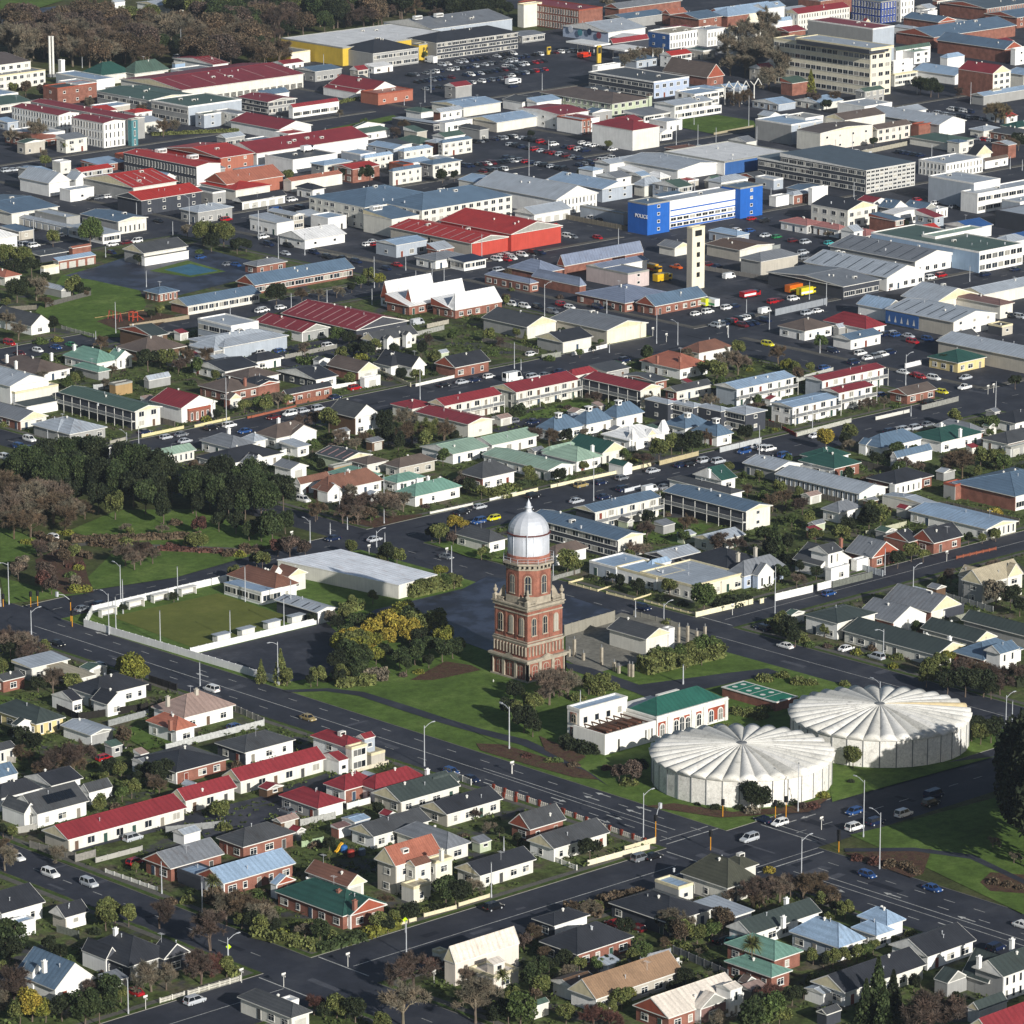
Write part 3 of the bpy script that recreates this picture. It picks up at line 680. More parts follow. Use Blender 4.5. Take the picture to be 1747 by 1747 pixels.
sheet_of(1297, 0, '''
town hall office|five storey cream office block with ribbon windows; fl 90 732 868 348 19.3 0 gr cream cream rr; Tfl 240 722 850 338 20.6 .1 k k k nn; Tfl 230 735 885 328 21.3 .5 lg cream cream nn
tower block|tall grey block with red vaulted lantern behind offices; fl 315 745 888 196 20 0 rd lg g nn; gy 660 672 752 190 17 4 rd cream lg nn
hotel|dark blue three storey heritage block; fl 605 800 920 18 10 0 bg hb hb vv; fl 900 930 1020 8 10 0 lg w c vv
commercial row|cream two storey row with brown upper windows; gx 160 250 595 96 8 2 rd c c vv; gx 60 90 250 150 5 1.5 lb w w nn
warehouse|wide blue grey roof above long brick side wall; gy 1165 1620 1740 330 6 3 bg b b nn; gx 890 1150 1700 250 5 3 bg b b nn
store|green roofed store behind light blue roofs; fl 890 1020 1125 352 5 0 pg w w on; gx 885 900 1130 340 5.5 1.5 gn w w nn
office|white and grey block with maroon roof behind offices; fl 868 882 1010 412 9 0 rd w g ss; fl 880 890 1045 500 5 0 lg c c bn
store|light blue gabled roofs behind brick chimney block; gy 1010 1290 1420 505 4 2.5 lb w w nn; hip 1190 1240 1355 388 6 1.5 lb w w nn
mill|tall brick block with red roof and cream gable; gy 1310 1540 1662 492 11 3 rd c b on; hip 1520 1540 1600 605 5 .5 tn c c nn
warehouse|large white gabled shed below five storey offices; gy 690 1185 1368 830 5 2.5 lg w g nn; fl 512 690 873 712 5 0 lg w w nn; gx 770 900 1110 760 5 1.5 lg w w nn
warehouse|tan walled warehouse with brown ribbed roof; gy 240 398 748 886 7.5 1 bw cr c sn; gx 420 560 830 800 8 2 bw c c nn
store|pink cream store beside curved brick annex; gx 700 775 1005 862 5.5 1.5 bw cr c on; fl 1000 1050 1140 832 5 0 b b b nn
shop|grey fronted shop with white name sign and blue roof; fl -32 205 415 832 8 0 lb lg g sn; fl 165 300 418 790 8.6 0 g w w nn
hall|low green roofed hall above the car park; hip 980 1250 1425 952 3 1.5 gn c c bn
cottage|light roofed cottage beside bare willow; hip 1380 1480 1600 872 3.5 1.2 lg c c hh; hip 1480 1690 1850 900 3 1.5 dg c b hh
house|bright green roofed house at the right edge; hip 1590 1700 1850 850 3 1.5 gnn c c hh
bank|ornate white single storey bank with parapet; fl 1050 1230 1475 1092 5.5 0 lg w w vv; gy 1365 1430 1540 1032 3 3.5 ch c w nn
cottage|low white cottage with brown roof at the right edge; gx 1475 1490 1645 1072 3 1 bw w w hn
civic centre|modern blue grey building with white lattice screen; mo 130 700 1030 1132 9 1.2 dgs lat k xb; mo -20 330 560 1112 6.5 .8 dgs lg k nb
store|orange and cream shops on the top edge; gx 1140 1170 1480 10 6 1 rst c b vn
store|pale store behind the tall brick block; gy 1620 1747 1900 500 6 1.5 lb c c nn; fl 1660 1690 1850 330 7 0 wh w w sn
depot|long dark shed roof at the right edge; gx 1390 1480 1900 640 4 1 lb g g nn
''')
sheet_of(0, 290, '''
barn|white double gabled barn beside the street; gy 120 322 472 92 5 3.5 lg w w nn; gy 430 500 585 70 5 2.5 lg w w nn; fl 395 465 622 142 4 0 lg w w sn
warehouse|bright red roofed warehouse with pale skylights; gx 545 880 1180 122 5.5 3 rr c g nn; sk 5 p
shop|black walled shop with bright red roof; gx 765 935 1345 207 5.5 2.2 rr k k sn
warehouse|terracotta and red roofed warehouse group; hip 1320 1560 1800 138 4 1.5 rr c c nn; gx 1350 1500 1885 100 5 3.5 orr orr orr nn
stables|long low black roofed building with posts; gx 1540 1600 1900 216 3 1.5 ch w k gn
office|light grey office with white canopy ring; hip 1185 1310 1550 286 4 1.5 lg g g ho; vt 1400 225 5.8
factory|blue grey roofed factory beside roller doors; gx -300 75 395 292 4.5 1.6 bg c c nn; fl 230 440 530 322 5 0 lg g g nn
garage row|long row of pale lock up garages; gy -250 535 605 402 2.8 .5 lg lg lg ng
office|cream shop with blue roof and dark windows; gy 530 780 982 347 4.6 1 bg c g vn
shop|small white veranda shop by round tree; mo 440 680 810 432 3.4 .5 lg w w bb
shed|white shed at the left edge; hip -200 -20 125 457 5 2 wh w w nn
carport|low dark carport roof with white posts; gx 160 265 455 572 2.6 .4 dg k k nn; gx 455 480 605 522 2.6 .4 or b b nn
classroom|brick garage block with light blue roof; mo 350 385 636 607 3 .8 lb b g gn; fl 270 290 392 652 2.6 0 lb c w nn
school hall|grey roofed school hall with white clerestory; gx 810 950 1247 556 4.5 2.4 dg c g bn; mo 940 958 1252 585 3 .4 ch w w nn
pavilion|small brick pavilion with blue hipped roof; hip 950 1050 1190 826 2.8 1.4 bg b b vv
classroom|long cream classroom wing with dark blue roof; gx 1120 1240 1732 906 3 2 bg c b bn
classroom|small grey hipped school room behind the main wing; hip 1610 1700 1905 642 3 1.2 gr b b hh
classroom|brick school wing with wide blue grey roof; gx 1560 1688 2350 768 3.2 2.8 bg b b bn
shed|light grey garden shed beside school field; gy 280 405 472 802 2.6 1 lg g g nn
house|orange roofed house at the left edge; hip -100 30 145 716 3 1.6 or c c hh
cottage|white steep gabled cottage by the school field; gy -50 205 342 1040 3 3.2 dg w w hn
house|brown shingled house with green gable; gx 780 1010 1122 1106 5 2 dgn br br hn; hip 770 960 1240 1220 3.2 3.2 bw br br hn
hall|white modern hall with stepped light grey roofs; hip 1250 1415 1880 1205 3.5 3 lg g w gn; fl 1310 1530 1712 1042 7.4 0 lg w lg nb; hip 1240 1480 1915 1180 4.4 2 lg lg w nn
''')
sheet_of(430, 290, '''
hotel|large cream two storey block with blue hipped roof; hip 375 745 1250 252 8 3.5 bg c c hh; hip 850 1125 1725 272 8.05 3.8 bg c c oo; mo 735 925 1110 330 6.5 1.5 bg c c sn; vt 870 190 11; vt 930 190 11; ac 820 235 9.5; vt 1010 205 10
shed|small white gabled store with light roof; gx 170 350 627 470 3.2 2.5 wh w w ss
warehouse|concrete sided warehouse with ribbed red roof; gy 905 1452 1714 490 5 1.8 rr rw t nn; sk 9 p
warehouse|bright red gabled warehouse with dark skylights; gy 1240 1716 2059 430 6.2 3 rr rw rw nn; gx 1640 1720 2059 440 5 1 rr rw rw sn
office|small white office with grey hip and glazed front; hip 1075 1215 1430 606 3 1.6 gr w w hh; mo 1300 1405 1562 616 3 .6 nv w w bb
church|brick church with three steep white roofs; gx 850 905 1212 858 2.8 5.6 wh b w hh 12; mo 880 1040 1420 908 3.0 2.6 wh b b hh 12; gx 1010 1060 1415 893 2.9 5.2 wh b w hh 11; mo 1080 1320 1500 925 3.05 2.4 wh b b hh 10; hip 1290 1345 1658 932 2.8 5.0 wh b b hh 12
hall|long red ribbed roof with dark green gable; gy 190 690 1040 1066 3.6 3 rd k k sn; sk 9 p; gy 10 330 520 1080 3.2 2 rd g w on; sk 4 p
house|grey green roofed house with two white dormers; gx 720 820 1102 1142 3 2.4 dg c w hn; gy 880 895 935 1125 4 1 dg w w sn; gy 1010 1020 1060 1100 4 1 dg w w sn
shop|narrow dark roofed shop behind blue hotel; hip 285 400 490 136 3.4 1.5 ch w w hh
shops|orange roofed shops above dark narrow shop; gx 205 260 600 80 4 1 orr c c nn
''')
sheet_of(860, 290, '''
warehouse|light grey warehouse with broad white gable; gy -200 345 627 202 6 4 lg w w vn; gx 60 200 450 300 3.5 2 lg w w gn
factory|pale grey building with row of small windows; gy 280 650 862 132 5 2 lb lg lg sn; hip 850 930 1065 112 4 2.5 lg c c sn
police station|blue end towers joined by white ribbed office block; fl 820 950 1097 234 11 0 bg pol pol sn; fl 990 1098 1562 214 10 0 lg w w qn; fl 1440 1565 1713 127 11 0 bg pol pol sn
store|low grey concrete store left of blue tower; fl 505 790 830 296 4 0 lg g lg nn
drill tower|tall pale concrete tower with openings; fl 1212 1246 1330 392 21 .2 lg cream t nn
fire station|sprawling blue grey roofed station complex; hip -130 170 230 757 3 1.2 sl b b hh; hip 20 230 400 690 3.4 3 sl b b nn; hip 180 500 545 773 3 2.6 sl b b nn; gx 350 400 925 640 3 3.6 sl b b nn; fl 545 820 960 694 5 0 sl rdw rdw sn; gx 540 640 960 655 5.1 1 sl w w nn; hip 470 800 1140 887 3 2.8 sl b b hh; gx 870 1000 1347 907 3 2.8 bg b b hh
motor garage|grey roofed building with yellow wall and sign; gy 300 680 956 1068 4.6 2 gr cream t nn
house|dark roofed house with cream gable; gy -150 150 357 1046 4 2.6 dg c g nn; gx 205 388 592 1146 3.6 2.2 ch c g hn
workshop|flat brown roofed workshop beside drill tower; gy 1330 1560 1790 535 4 .8 br c t nn; gy 1015 1130 1240 522 3 1.6 gr c c nn
warehouse|off white windowless shed right of the tower; hip 1555 1700 1960 612 6 2 gr t g nn
''')
sheet_of(1297, 290, '''
office|cream two storey block with charcoal gabled roof; gy 335 580 778 272 6.6 2.4 ch c c oo; vt 470 210 9
shop|white parapet shop with sign frame; hip 165 220 332 172 3.4 1 lg b w hn; fl 325 345 448 130 6 0 lg w w nn; fl 60 105 190 185 3.5 0 lg w w nn
cottage|narrow white arched cottage; gy 780 880 978 262 3.5 2.6 bg w g sn
cottage|grey villa with twin gables beside white cottage; gy 940 1080 1182 272 3 2.2 bg g g hn; fl 1100 1165 1242 270 3.2 0 lg w w vn
motel|low salmon roofed rooms in three sections; hip 125 310 430 374 3 1.4 sal g w vh; hip 340 520 590 402 3 1.4 sal g w hh; hip 535 700 822 442 3 1.4 sal g w hh
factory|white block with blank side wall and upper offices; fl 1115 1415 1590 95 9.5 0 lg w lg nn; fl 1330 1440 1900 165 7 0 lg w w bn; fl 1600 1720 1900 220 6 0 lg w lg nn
store|blue roofed white store; gx 1215 1400 1545 392 4 1.6 blue w w sn
store|black walled hall behind the blue roofs; fl 1560 1760 1950 306 6 0 lg k k nn; gx 1580 1747 1900 470 4 1.5 blue w k nn
dealership|white two storey showroom with dark green roof; fl 735 1450 1740 550 7 .3 gn w lb rn; fl 1070 1160 1480 450 7.6 0 pg w w nn; vt 1080 410 9; vt 1370 430 9; vt 1620 480 8.5
warehouse|grey roofed shed with white portal gable; gy 450 1025 1312 612 4.6 2.6 gr w g on; vt 830 520 7; sk 7 d L
warehouse|light shed with glazed white gable front; gy 285 840 1102 717 4.6 3 lg w w on; sk 7 d L
warehouse|charcoal walled shed with black corner sign; gx 40 550 802 777 4.4 1.4 gr k k bn
warehouse|cream gabled shed beside grey roofs; gy 930 1165 1447 882 4.2 3.4 lg cr c sn; gx 1310 1480 1900 830 4 1.6 lg c c nn
house|rose brown roofed office with cream walls; hip 1290 1590 1687 902 4.6 1.2 rose c c sn
warehouse|blue mural shed with ribbed grey roof; gy 825 1280 1572 1012 5 2.2 lg w t sn; sk 6 d L; gy 635 830 962 928 4 2.5 lb blue w nn
hall|steep dark red hipped roof on white walls; hip 415 700 836 1058 3.2 3 rd w w hh
villa|brown hipped white villa beside red hall; hip 115 295 487 1072 3.2 2.4 bw w w hh; gx 480 520 655 1050 2.6 1 lg g g nn
house|white house with blue grey gabled roof; gx 470 600 812 1132 3.2 1.2 bg w w hn
warehouse|huge light grey shed at the right edge; gy 1165 1800 2000 1262 4.8 2 lg t t nn
shed|small black flat roofed cabin; fl 1510 1600 1672 1042 3 0 ch t k sn
''')
sheet_of(0, 580, '''
house|brown hipped house with three white chimneys; hip -60 240 476 232 2.8 2.6 bw w w hh; ch 45 100 6.5 w; ch 105 142 5.5 w; ch 340 88 6.5 w
villa|pale green roofed villa with white gable; hip 415 640 800 160 3 3 mt w w hh; gy 700 770 888 135 3.2 2.4 mt w w vn; hip 480 650 737 218 2.6 1.2 mt g g nn; ch 492 32 6.5 w; ch 788 60 6 w
warehouse|white warehouse with blue mural at left edge; gy -300 65 336 312 5.6 2.4 lg w w nn; fl 50 100 386 356 3.6 0 lg c w nn
motel|dark two storey motel with long green roof; gy 385 890 1076 480 5.4 1.2 gn c k on; balL; mo 90 175 398 446 3 .3 dgn w w nn; vt 650 420 6.5
shed|plywood yellow shed with flat brown roof; fl 725 765 876 302 3.4 0 bw wood wood nn
hall|white hall with red roof and brick porch; gy 990 1200 1441 457 4.6 2.8 rd w w sn; fl 1200 1250 1396 470 3.6 0 bw b b vn
house|grey brown roofed brick house at left edge; gy -200 130 322 542 2.8 2.2 gr c b hh
house|light grey hipped house on the street corner; hip 205 460 712 630 3 2.2 lg g g hh; hip 210 380 560 610 3 2 lg g g nn
cottage|low cream cottage with pale green roof; gx 950 1040 1302 784 2.8 1.4 pg c w vn
house|brown hipped brick house with white bay windows; hip 1310 1500 1722 352 3 2.4 bw b b hh; gy 1480 1520 1602 400 2.8 1.6 bw c b hn; ch 1622 255 6 b
house|charcoal roofed long house above brown brick house; gx 1265 1490 1715 214 3 1.6 ch w w hh; hip 1480 1640 1860 270 3 2 bw w b hh
shed|weathered grey garden shed in back yard; gx 950 985 1132 272 2.6 1.2 lg g g nn
house|grey hipped house with tall white chimney; hip 1320 1530 1700 722 3 2.2 gr w w hh; ch 1515 585 6.5 w
house|charcoal roofed house with small white gable; hip 1300 1500 1880 830 3 2.4 ch w w hh; gy 1620 1680 1747 800 3 1.4 ch w w hn
''')
sheet_of(430, 580, '''
house|charcoal roofed house with conservatory; gx 160 420 572 268 3 2 ch w k hh
house|low dark house behind brick front wall; gx 190 230 532 368 3 1.3 ch b b hh
house|small dark roofed house beside white sunshade; hip -60 30 205 150 2.8 1.8 ch w w hh
house|dark hipped bungalow facing the brick fence; hip -100 20 185 305 3 1.6 ch b b hh; gy 0 40 185 310 3 1 ch b b nn
bungalow|brown roofed cream bungalow with white garage; gy 490 700 846 218 3 2.6 bw c b gn; fl 730 745 850 262 2.8 0 lg w w gn
house|charcoal roofed house with white gable; gy 830 1058 1157 188 3.2 3 ch w w nn; hip 800 920 1050 180 3 2.6 ch w w hh
house|charcoal gabled house with brick front garden; gx 1205 1345 1582 188 3.2 2.8 ch b b hn
house|white two storey timber house with steep gable; gy 500 680 838 520 5.2 3.2 dg w br hn; fl 690 700 830 560 3 0 lg w w vn
motel|two storey motel with long red roof and lawn; gx 1165 1275 1657 442 5.4 1.6 rd c c mm; balR; vt 1375 345 7.5
motel|red roofed motel rooms behind tall trees; hip 915 1060 1220 462 4 1.4 rd c c hh; gy 1080 1430 1607 564 4.2 1.2 rd c c sn
house|brown hipped white house beside fallen fence; hip 20 160 430 657 3.2 2.8 bw w w hh; gy 240 255 430 640 3.1 2.4 bw w w nn; ch 175 520 7 w
house|white garden house behind long white fence; mo 180 300 392 716 3 .6 lg w w hh; hip -80 10 105 680 3 1.6 lg w w hh
garage|white garage with grey corrugated roof; gy 135 255 376 862 2.8 1.3 gr w w gn
house|white gabled cottage at end of fence; gy -80 -10 95 830 3 1.8 gr w w hn
hall|striped grey green roofed hall beside yellow shed; gy 420 610 800 802 3 1.4 dg gnw gnw nn; sk 4 p
house|brown roofed flats in two joined hips; hip 640 760 905 832 3 1.3 bw c g hh; hip 870 975 1226 852 3 1.8 bw t c hh
shed|yellow timber shed with brown side; fl 505 540 661 847 3 0 gn wood b sn
house|mint roofed cottage, left of the mint group; hip 495 690 862 932 2.8 2 mt w w hh; ch 635 860 5.5 w
house|mint roofed house in the middle of the mint group; hip 850 960 1152 952 2.8 1.4 mt w w hh; ch 1095 920 5.5 w; ch 1165 905 5.5 w
house|mint hipped house facing the main street; hip 950 1080 1392 1042 3 2.3 mt w w hh; ch 1245 910 5.5 w
house|rust brown bungalow with wide hipped roof; hip 390 500 872 1012 3 3.4 rst w b hh; gy 430 500 600 1015 3 2 rst w w hn; gx 275 320 522 962 3 1.6 rst w w hh
flats|first row of pale green roofed flats; gx 1110 1330 1572 762 3 1.6 pg w w mn; gx 1440 1590 1900 702 3.1 1.6 pg w w mn
house|slate hipped house with white upper windows; hip 1370 1525 1752 922 3.4 3.2 dg w b hh
''')
sheet_of(860, 580, '''
motel|two storey motel with red roof above the lawn; gx -90 80 502 352 5.4 1.7 rd c c mm; balR; hip 390 450 622 247 5 1.6 rd c c nn
motel|red roofed motel wing with dark gallery; gy 520 900 1052 342 5.4 1.4 rd c k sn; balL
villa|orange tiled hipped villa with bay window; hip 895 1165 1362 200 3.2 3.2 or w w hh; ch 1015 105 6.5 b; ch 1165 110 6.5 b
villa|rust tiled villa behind the orange one; hip 1170 1290 1512 92 3.2 2.4 rst w c hh
unit|dark roofed unit beside motel car park; mo 560 680 842 217 3 1 dg g w hh
unit|dark unit with brick end behind red roof; gx 780 1000 1092 282 3 .8 dg b g hn
unit|dark roofed unit with cream windows and brick; gx 1055 1140 1387 348 3 1.2 dg c b hh
apartments|slate coloured apartments with four light grey roofs; hip 930 1085 1150 430 5.4 .8 lg k k ss; hip 1100 1255 1330 452 5.45 .8 lg k k sb; hip 1270 1435 1510 478 5.5 .8 lg k k ss; hip 1440 1600 1747 500 5.55 1 lg k k sb
motel|white two storey motel with light blue roof; gx 1390 1540 1932 332 5.4 1.2 lb w lg mn; balR
motel unit|blue pyramid roofed unit nearest the pale flats; hip 205 330 532 614 3 3.3 bg w w hh; cup 360 478 8 w
motel unit|blue pyramid roofed unit in the middle of three; hip 440 545 722 566 3.1 3.3 bg w w hh; cup 560 435 8 w
motel unit|blue pyramid roofed unit touching the slate apartments; hip 640 745 932 522 3.2 3.3 bg w w hh; cup 757 395 8 w
motel unit|blue pyramid roofed unit behind white villa turret; hip 1050 1200 1372 592 3 3 bg w w hh; cup 1215 478 8 w
motel unit|blue pyramid roofed unit near the street wall; hip 1240 1410 1522 645 3 3 bg w w hh; cup 1405 515 8 w
villa|white villa with light roof and corner turrets; hip 640 830 1080 672 3.2 2.4 wh w w hh; hip 815 850 890 660 3.6 2.6 wh w w vn; hip 1020 1045 1095 612 3.6 3 wh w w vn; gy 930 950 1010 640 3.3 1.6 wh cr w vn
house|dark green gabled house with white chimney; gy 415 650 812 757 3.1 2.6 gnn c c hn; ch 585 700 6 w; gy 690 790 852 842 2.5 1 gnn w w nn
house|pale green hipped house beside dark green gable; hip 250 480 656 812 3 2.7 pg w w hh; hip 245 300 500 750 3 1.2 pg w w nn
flats|long pale green roofed flats running downhill; gy -150 290 472 870 3 1.2 pg w w vh
house|dark green roofed house with white chimney by motel; gx 1250 1440 1547 937 3 2.7 gnn w w hn; ch 1358 858 6.5 w
hall|flat dark grey roof behind motel; hip 1080 1500 1592 1025 3 .9 dg w w nn
motel|two storey motel with blue grey roof and windows; gx 460 600 1042 1147 5.4 1.2 bg c k mn; balR; vt 735 1045 7
motel|blue grey roofed motel with long dark gallery; gy 1050 1600 1780 1142 5.4 1.2 bg c k sn; balL; vt 1370 985 7
''')
sheet_of(1297, 580, '''
motel|white two storey motel with maroon roof, rear row; gx 285 410 832 277 5.4 .8 rd w lg mn; balR
motel|white two storey motel with maroon roof, front row; gx 400 520 757 357 5.4 .8 rd w lg mn; balR
motel|white motel block with light blue roof and deck; gx 60 215 520 452 5.4 .6 lb w w mh; balR
house|yellow house with dark green hipped roof; hip 1105 1310 1502 157 3.2 2.4 gnn y y hh
house|small brick house with brown roof on corner; gx 845 975 1172 372 2.8 1.6 bw b b hh
house|green hipped brick house behind yellow tree; hip 250 490 672 857 3.2 2.6 gnn b w hh; hip 260 420 600 800 3.3 2 gnn w w nn
villa|blue grey roofed white villa with porch gables; hip 650 800 1082 722 3 2.8 bg w w hh; gx 860 905 1142 787 2.8 1.6 bg w w nn; gy 650 700 770 700 3 1.4 bg w w vn
villa|wide green roofed white villa; hip 980 1200 1482 682 3.2 2.2 gnn w w hh; hip 1150 1390 1490 622 3.2 2 gr b w hh; ch 1200 550 6.5 w; ch 1325 590 6.5 w
house|charcoal hipped house with brick and glazed porch; hip 700 900 1152 962 3 2.2 ch b b hh; fl 880 892 1070 970 2.8 0 lg w w vn
house|dark roofed house at right edge by crossroads; hip 1500 1690 1900 557 3 2 ch w w hh
house|grey roofed brick house at the right edge; hip 1460 1640 1900 694 3 2 dg b w hh; fl 1640 1660 1800 720 2.7 0 lg g w gn
school|large blue roofed school with white window grid; hip 1270 1690 2100 1042 4.2 3 bg w b bn; fl 1215 1290 1380 970 4 0 bg b g nn
motel|long white motel block with light grey roof; gy 95 655 846 1024 3.2 1.6 lg w lg hv; gy -120 95 282 867 3.1 1.5 lg w g hh
unit|low light grey roof behind cream wall; gx 805 1110 1184 1102 3 .8 lg c c bn
house|small grey roofed house among garden trees; hip 400 520 680 1150 3 2 gr w w hh
''')
sheet_of(0, 870, '''
house|flat roofed pale house with cream front; mo 75 205 468 1054 3.4 .5 lg c g hh
house|flat cream roofed house with garage; mo 230 540 642 1118 2.8 .3 tn c c gn
house|low brick house at the left edge by shrubs; gx -60 20 165 1140 2.8 1 dg b b hh
''')
sheet_of(430, 870, '''
clubhouse|brown roofed clubhouse with cream wing; hip -170 150 312 528 3.4 2.6 rst w w hh; gy 130 240 372 448 4.2 1.6 rst c b sn; gy 130 150 200 420 5 1.4 rst w w nn
grandstand|long white grandstand with dark windows by bowling green; my -190 62 200 560 3 .5 lb w w bb
shelter|open sided shelter with light ribbed roof; gy 145 430 567 684 3.2 .8 lg w k nn; sk 4 d L
house|grey hipped house behind dome; hip 1340 1570 1692 222 3 2.3 dg w c hh
''')
sheet_of(860, 870, '''
motel|two storey motel wing nearest the silver dome; gy 150 750 938 207 5.4 1.2 bg c k sb; vt 510 105 7
house|brown roofed bungalow right of the dome; hip 250 340 560 305 3 1.8 bw w w hh
house|long flat roofed cream corner house with lawns; fl 565 740 960 392 3.2 0 lb w lg hh; fl 735 1010 1200 458 3.3 0 lb c w hh; fl 900 1250 1582 512 3.6 0 lg cream c hh; vt 1050 400 4.6
unit|grey roofed long unit behind corner house; gx 930 1090 1302 333 3 1.2 lg k k hh; hip 950 980 1110 375 3 1.2 lb w w nn
unit|grey roofed unit below motel lawn; gx 1245 1390 1602 217 3 1.2 lg t c hh
villa|large dark roofed blue villa with stone chimneys; hip 1170 1475 1747 405 3.4 3 ch bl bl hh; ch 1550 285 7.5 t; ch 1665 250 7.5 t
villa|pale blue gabled villa with white bays; hip 1475 1590 1868 445 3.4 3 gr bl bl hh; gy 1660 1680 1790 440 3.5 2.6 gr w bl vn
substation|cream substation building with dark mossy roof; gy 680 940 1112 862 4.2 2 dg c c sn; fl 1070 1090 1110 800 5 0 lg w w nn
''')
sheet_of(1297, 870, '''
house|white two storey house with steep dark roof; gy 215 400 604 375 3.2 3.6 dg w w nn; gx 320 450 552 298 6.4 1.6 dg w w vn; fl 460 470 590 400 3.2 0 lg w w hn
house|swooping grey gable house with brick front; gy 560 740 925 322 3 3.4 gr b b hn; fl 605 640 810 345 2.6 0 lg w w nn
house|brick house with charcoal tiled double roof; gx 1000 1150 1347 226 3 3 ch b b hh; gx 815 985 1062 218 2.8 2.2 ch b b nn; ch 535 190 8 b
house|cream two storey house with beige gables; gx 1330 1470 1745 500 5.4 3.2 tn c g hh; gy 1310 1400 1480 460 5.5 2.4 tn g g hh; gy 1600 1640 1740 450 5.5 3 tn c c hn
house|dark green hipped two storey house on corner; hip 285 512 778 757 4.4 1.7 dgn c w hh
house|grey gabled unit with white awning, nearer of two; gy 640 880 1100 752 3 3 gr w b nn; fl 970 985 1096 735 2.6 0 wh w w nn
house|grey gabled unit with white awning, farther of two; gy 810 1130 1332 682 3 3.2 gr c b nn; fl 1190 1220 1350 665 2.6 0 wh k w nn
flats|long dark green roofed flats with white pots; gy 540 1165 1382 968 3 2.2 dgn c c nh; ch 905 770 5 w; ch 1110 830 5 w; ch 1255 840 4.6 w
unit|moss green roofed unit with white gable; gy 1060 1425 1572 882 3 2 dgn c c nn
unit|dark green roofed unit at the right edge; gy 1330 1790 1900 850 3 2 dgn w g nn
villa|blue grey roofed villa with white upper storey; hip 1270 1480 1747 1000 3 2.6 bg w b hh; gx 1480 1590 1720 960 5.4 1.6 bg w w vn
motel|long light blue roofed motel with garden end; gy 980 1500 1712 132 3 1.2 lb c w vh
''')
sheet_of(0, 1150, '''
house|white house with charcoal roof and two gables; hip 450 640 986 155 3.2 2.6 ch w w hh; gy 600 710 850 208 3.1 2.2 ch w w hn; gx 340 480 547 186 3 1.6 ch w w hn
house|yellow house under dark green hipped roof; hip -60 240 437 338 3 2.3 dgn y y vh; gy 90 110 220 345 3 1 dgn w w nn
house|rusty corrugated roofed old white house; hip 1000 1220 1562 295 3.2 3.2 rust w w hh; hip 965 1165 1306 382 3.2 2.1 orr w w hh; ch 1110 148 7.5 t; ch 1300 98 7.5 t; ch 1128 305 5.6 b
shed|long pale corrugated shed behind lawn; gy 400 600 767 412 2.7 .8 lg g w nn
house|dark grey roofed flats beside white fence; hip 1420 1620 1960 527 3 2 dg w k hh
house|charcoal roofed brick bungalow above red motel; hip 880 1165 1517 658 2.9 2.1 ch b w hh; gx 870 960 1080 600 2.7 .6 gr w w nn
house|black roofed house with open garage; gx 160 340 552 747 2.8 1.6 ch w w gn; hip -100 0 282 832 3 2.2 ch w w hh
house|blue roofed house at the left edge; gx -100 0 120 692 3 2 bg w w hh
villa|white villa with dark roof and solar panels; gx 60 245 592 936 3.2 3.2 dg w w hn; sol; gy 10 160 250 930 3.2 2 dg w w vn; gx 520 590 747 792 2.8 1.6 dg w w hn
motel|long low motel with dark red stepped roof; gx 275 450 1240 1104 2.9 2.1 rd c t mn; gx 1120 1228 1572 848 2.92 2.1 rd c c mn; gx 1470 1592 2162 718 2.95 2.1 rd c c mn
house|cream corner of house at the left edge; gx -100 -20 110 520 2.9 1 dg c c vh
''')
sheet_of(430, 1150, '''
motel office|two storey motel office with red roof and pergola; hip 385 625 752 492 5.4 1.5 rd c w hh; fl 640 660 760 500 5.6 0 tn c c bn; gx 690 745 818 436 6.4 .8 rd lg lg sn; gx 440 575 642 582 3.2 1 rd w w sn; fl 700 790 880 540 3 0 tn t t nn
house|red hipped brick house left of dark green roof; hip 470 612 842 778 3 2.1 rd b w hh; hip 700 815 1142 772 3 2.2 rd b w hh; ch 1160 630 5 w
unit|small red hipped unit with white walls; hip 175 435 622 897 2.9 2 rd w g nh
house|cream house with dark moss green roof; gx 790 985 1382 855 2.9 2.3 dgn c t hh; hip 1180 1200 1375 760 2.95 2 dgn c c nn
house|cream bungalow with charcoal roof and red garage door; gx 1110 1290 1664 937 2.9 1.9 ch c t hh
house|white bungalow with grey roof beside brick shed; gx 640 805 1190 1084 2.9 1.9 dg c w hh
shed|light blue flat roofed garden shed; gx 590 680 786 987 2.3 .4 lb lg w nn
shed|little pink roofed lean to beside garden shed; mo 520 570 660 1030 2.2 .4 rose w b nn
house|charcoal brick house beside tiny lawn; hip -240 -60 292 1152 3 2.2 dg b b hh
house|grey roofed house behind orange tiled house; hip 940 1290 1452 1166 3 2.2 gr c c hh
''')
sheet_of(860, 1150, '''
house|brick house with steep grey gabled roof; gx 30 172 412 1037 3 2.8 dg b b hh
house|cream bungalow beside picket wall on the corner; gx 150 330 702 1164 3 2.2 dg c w hh
''')
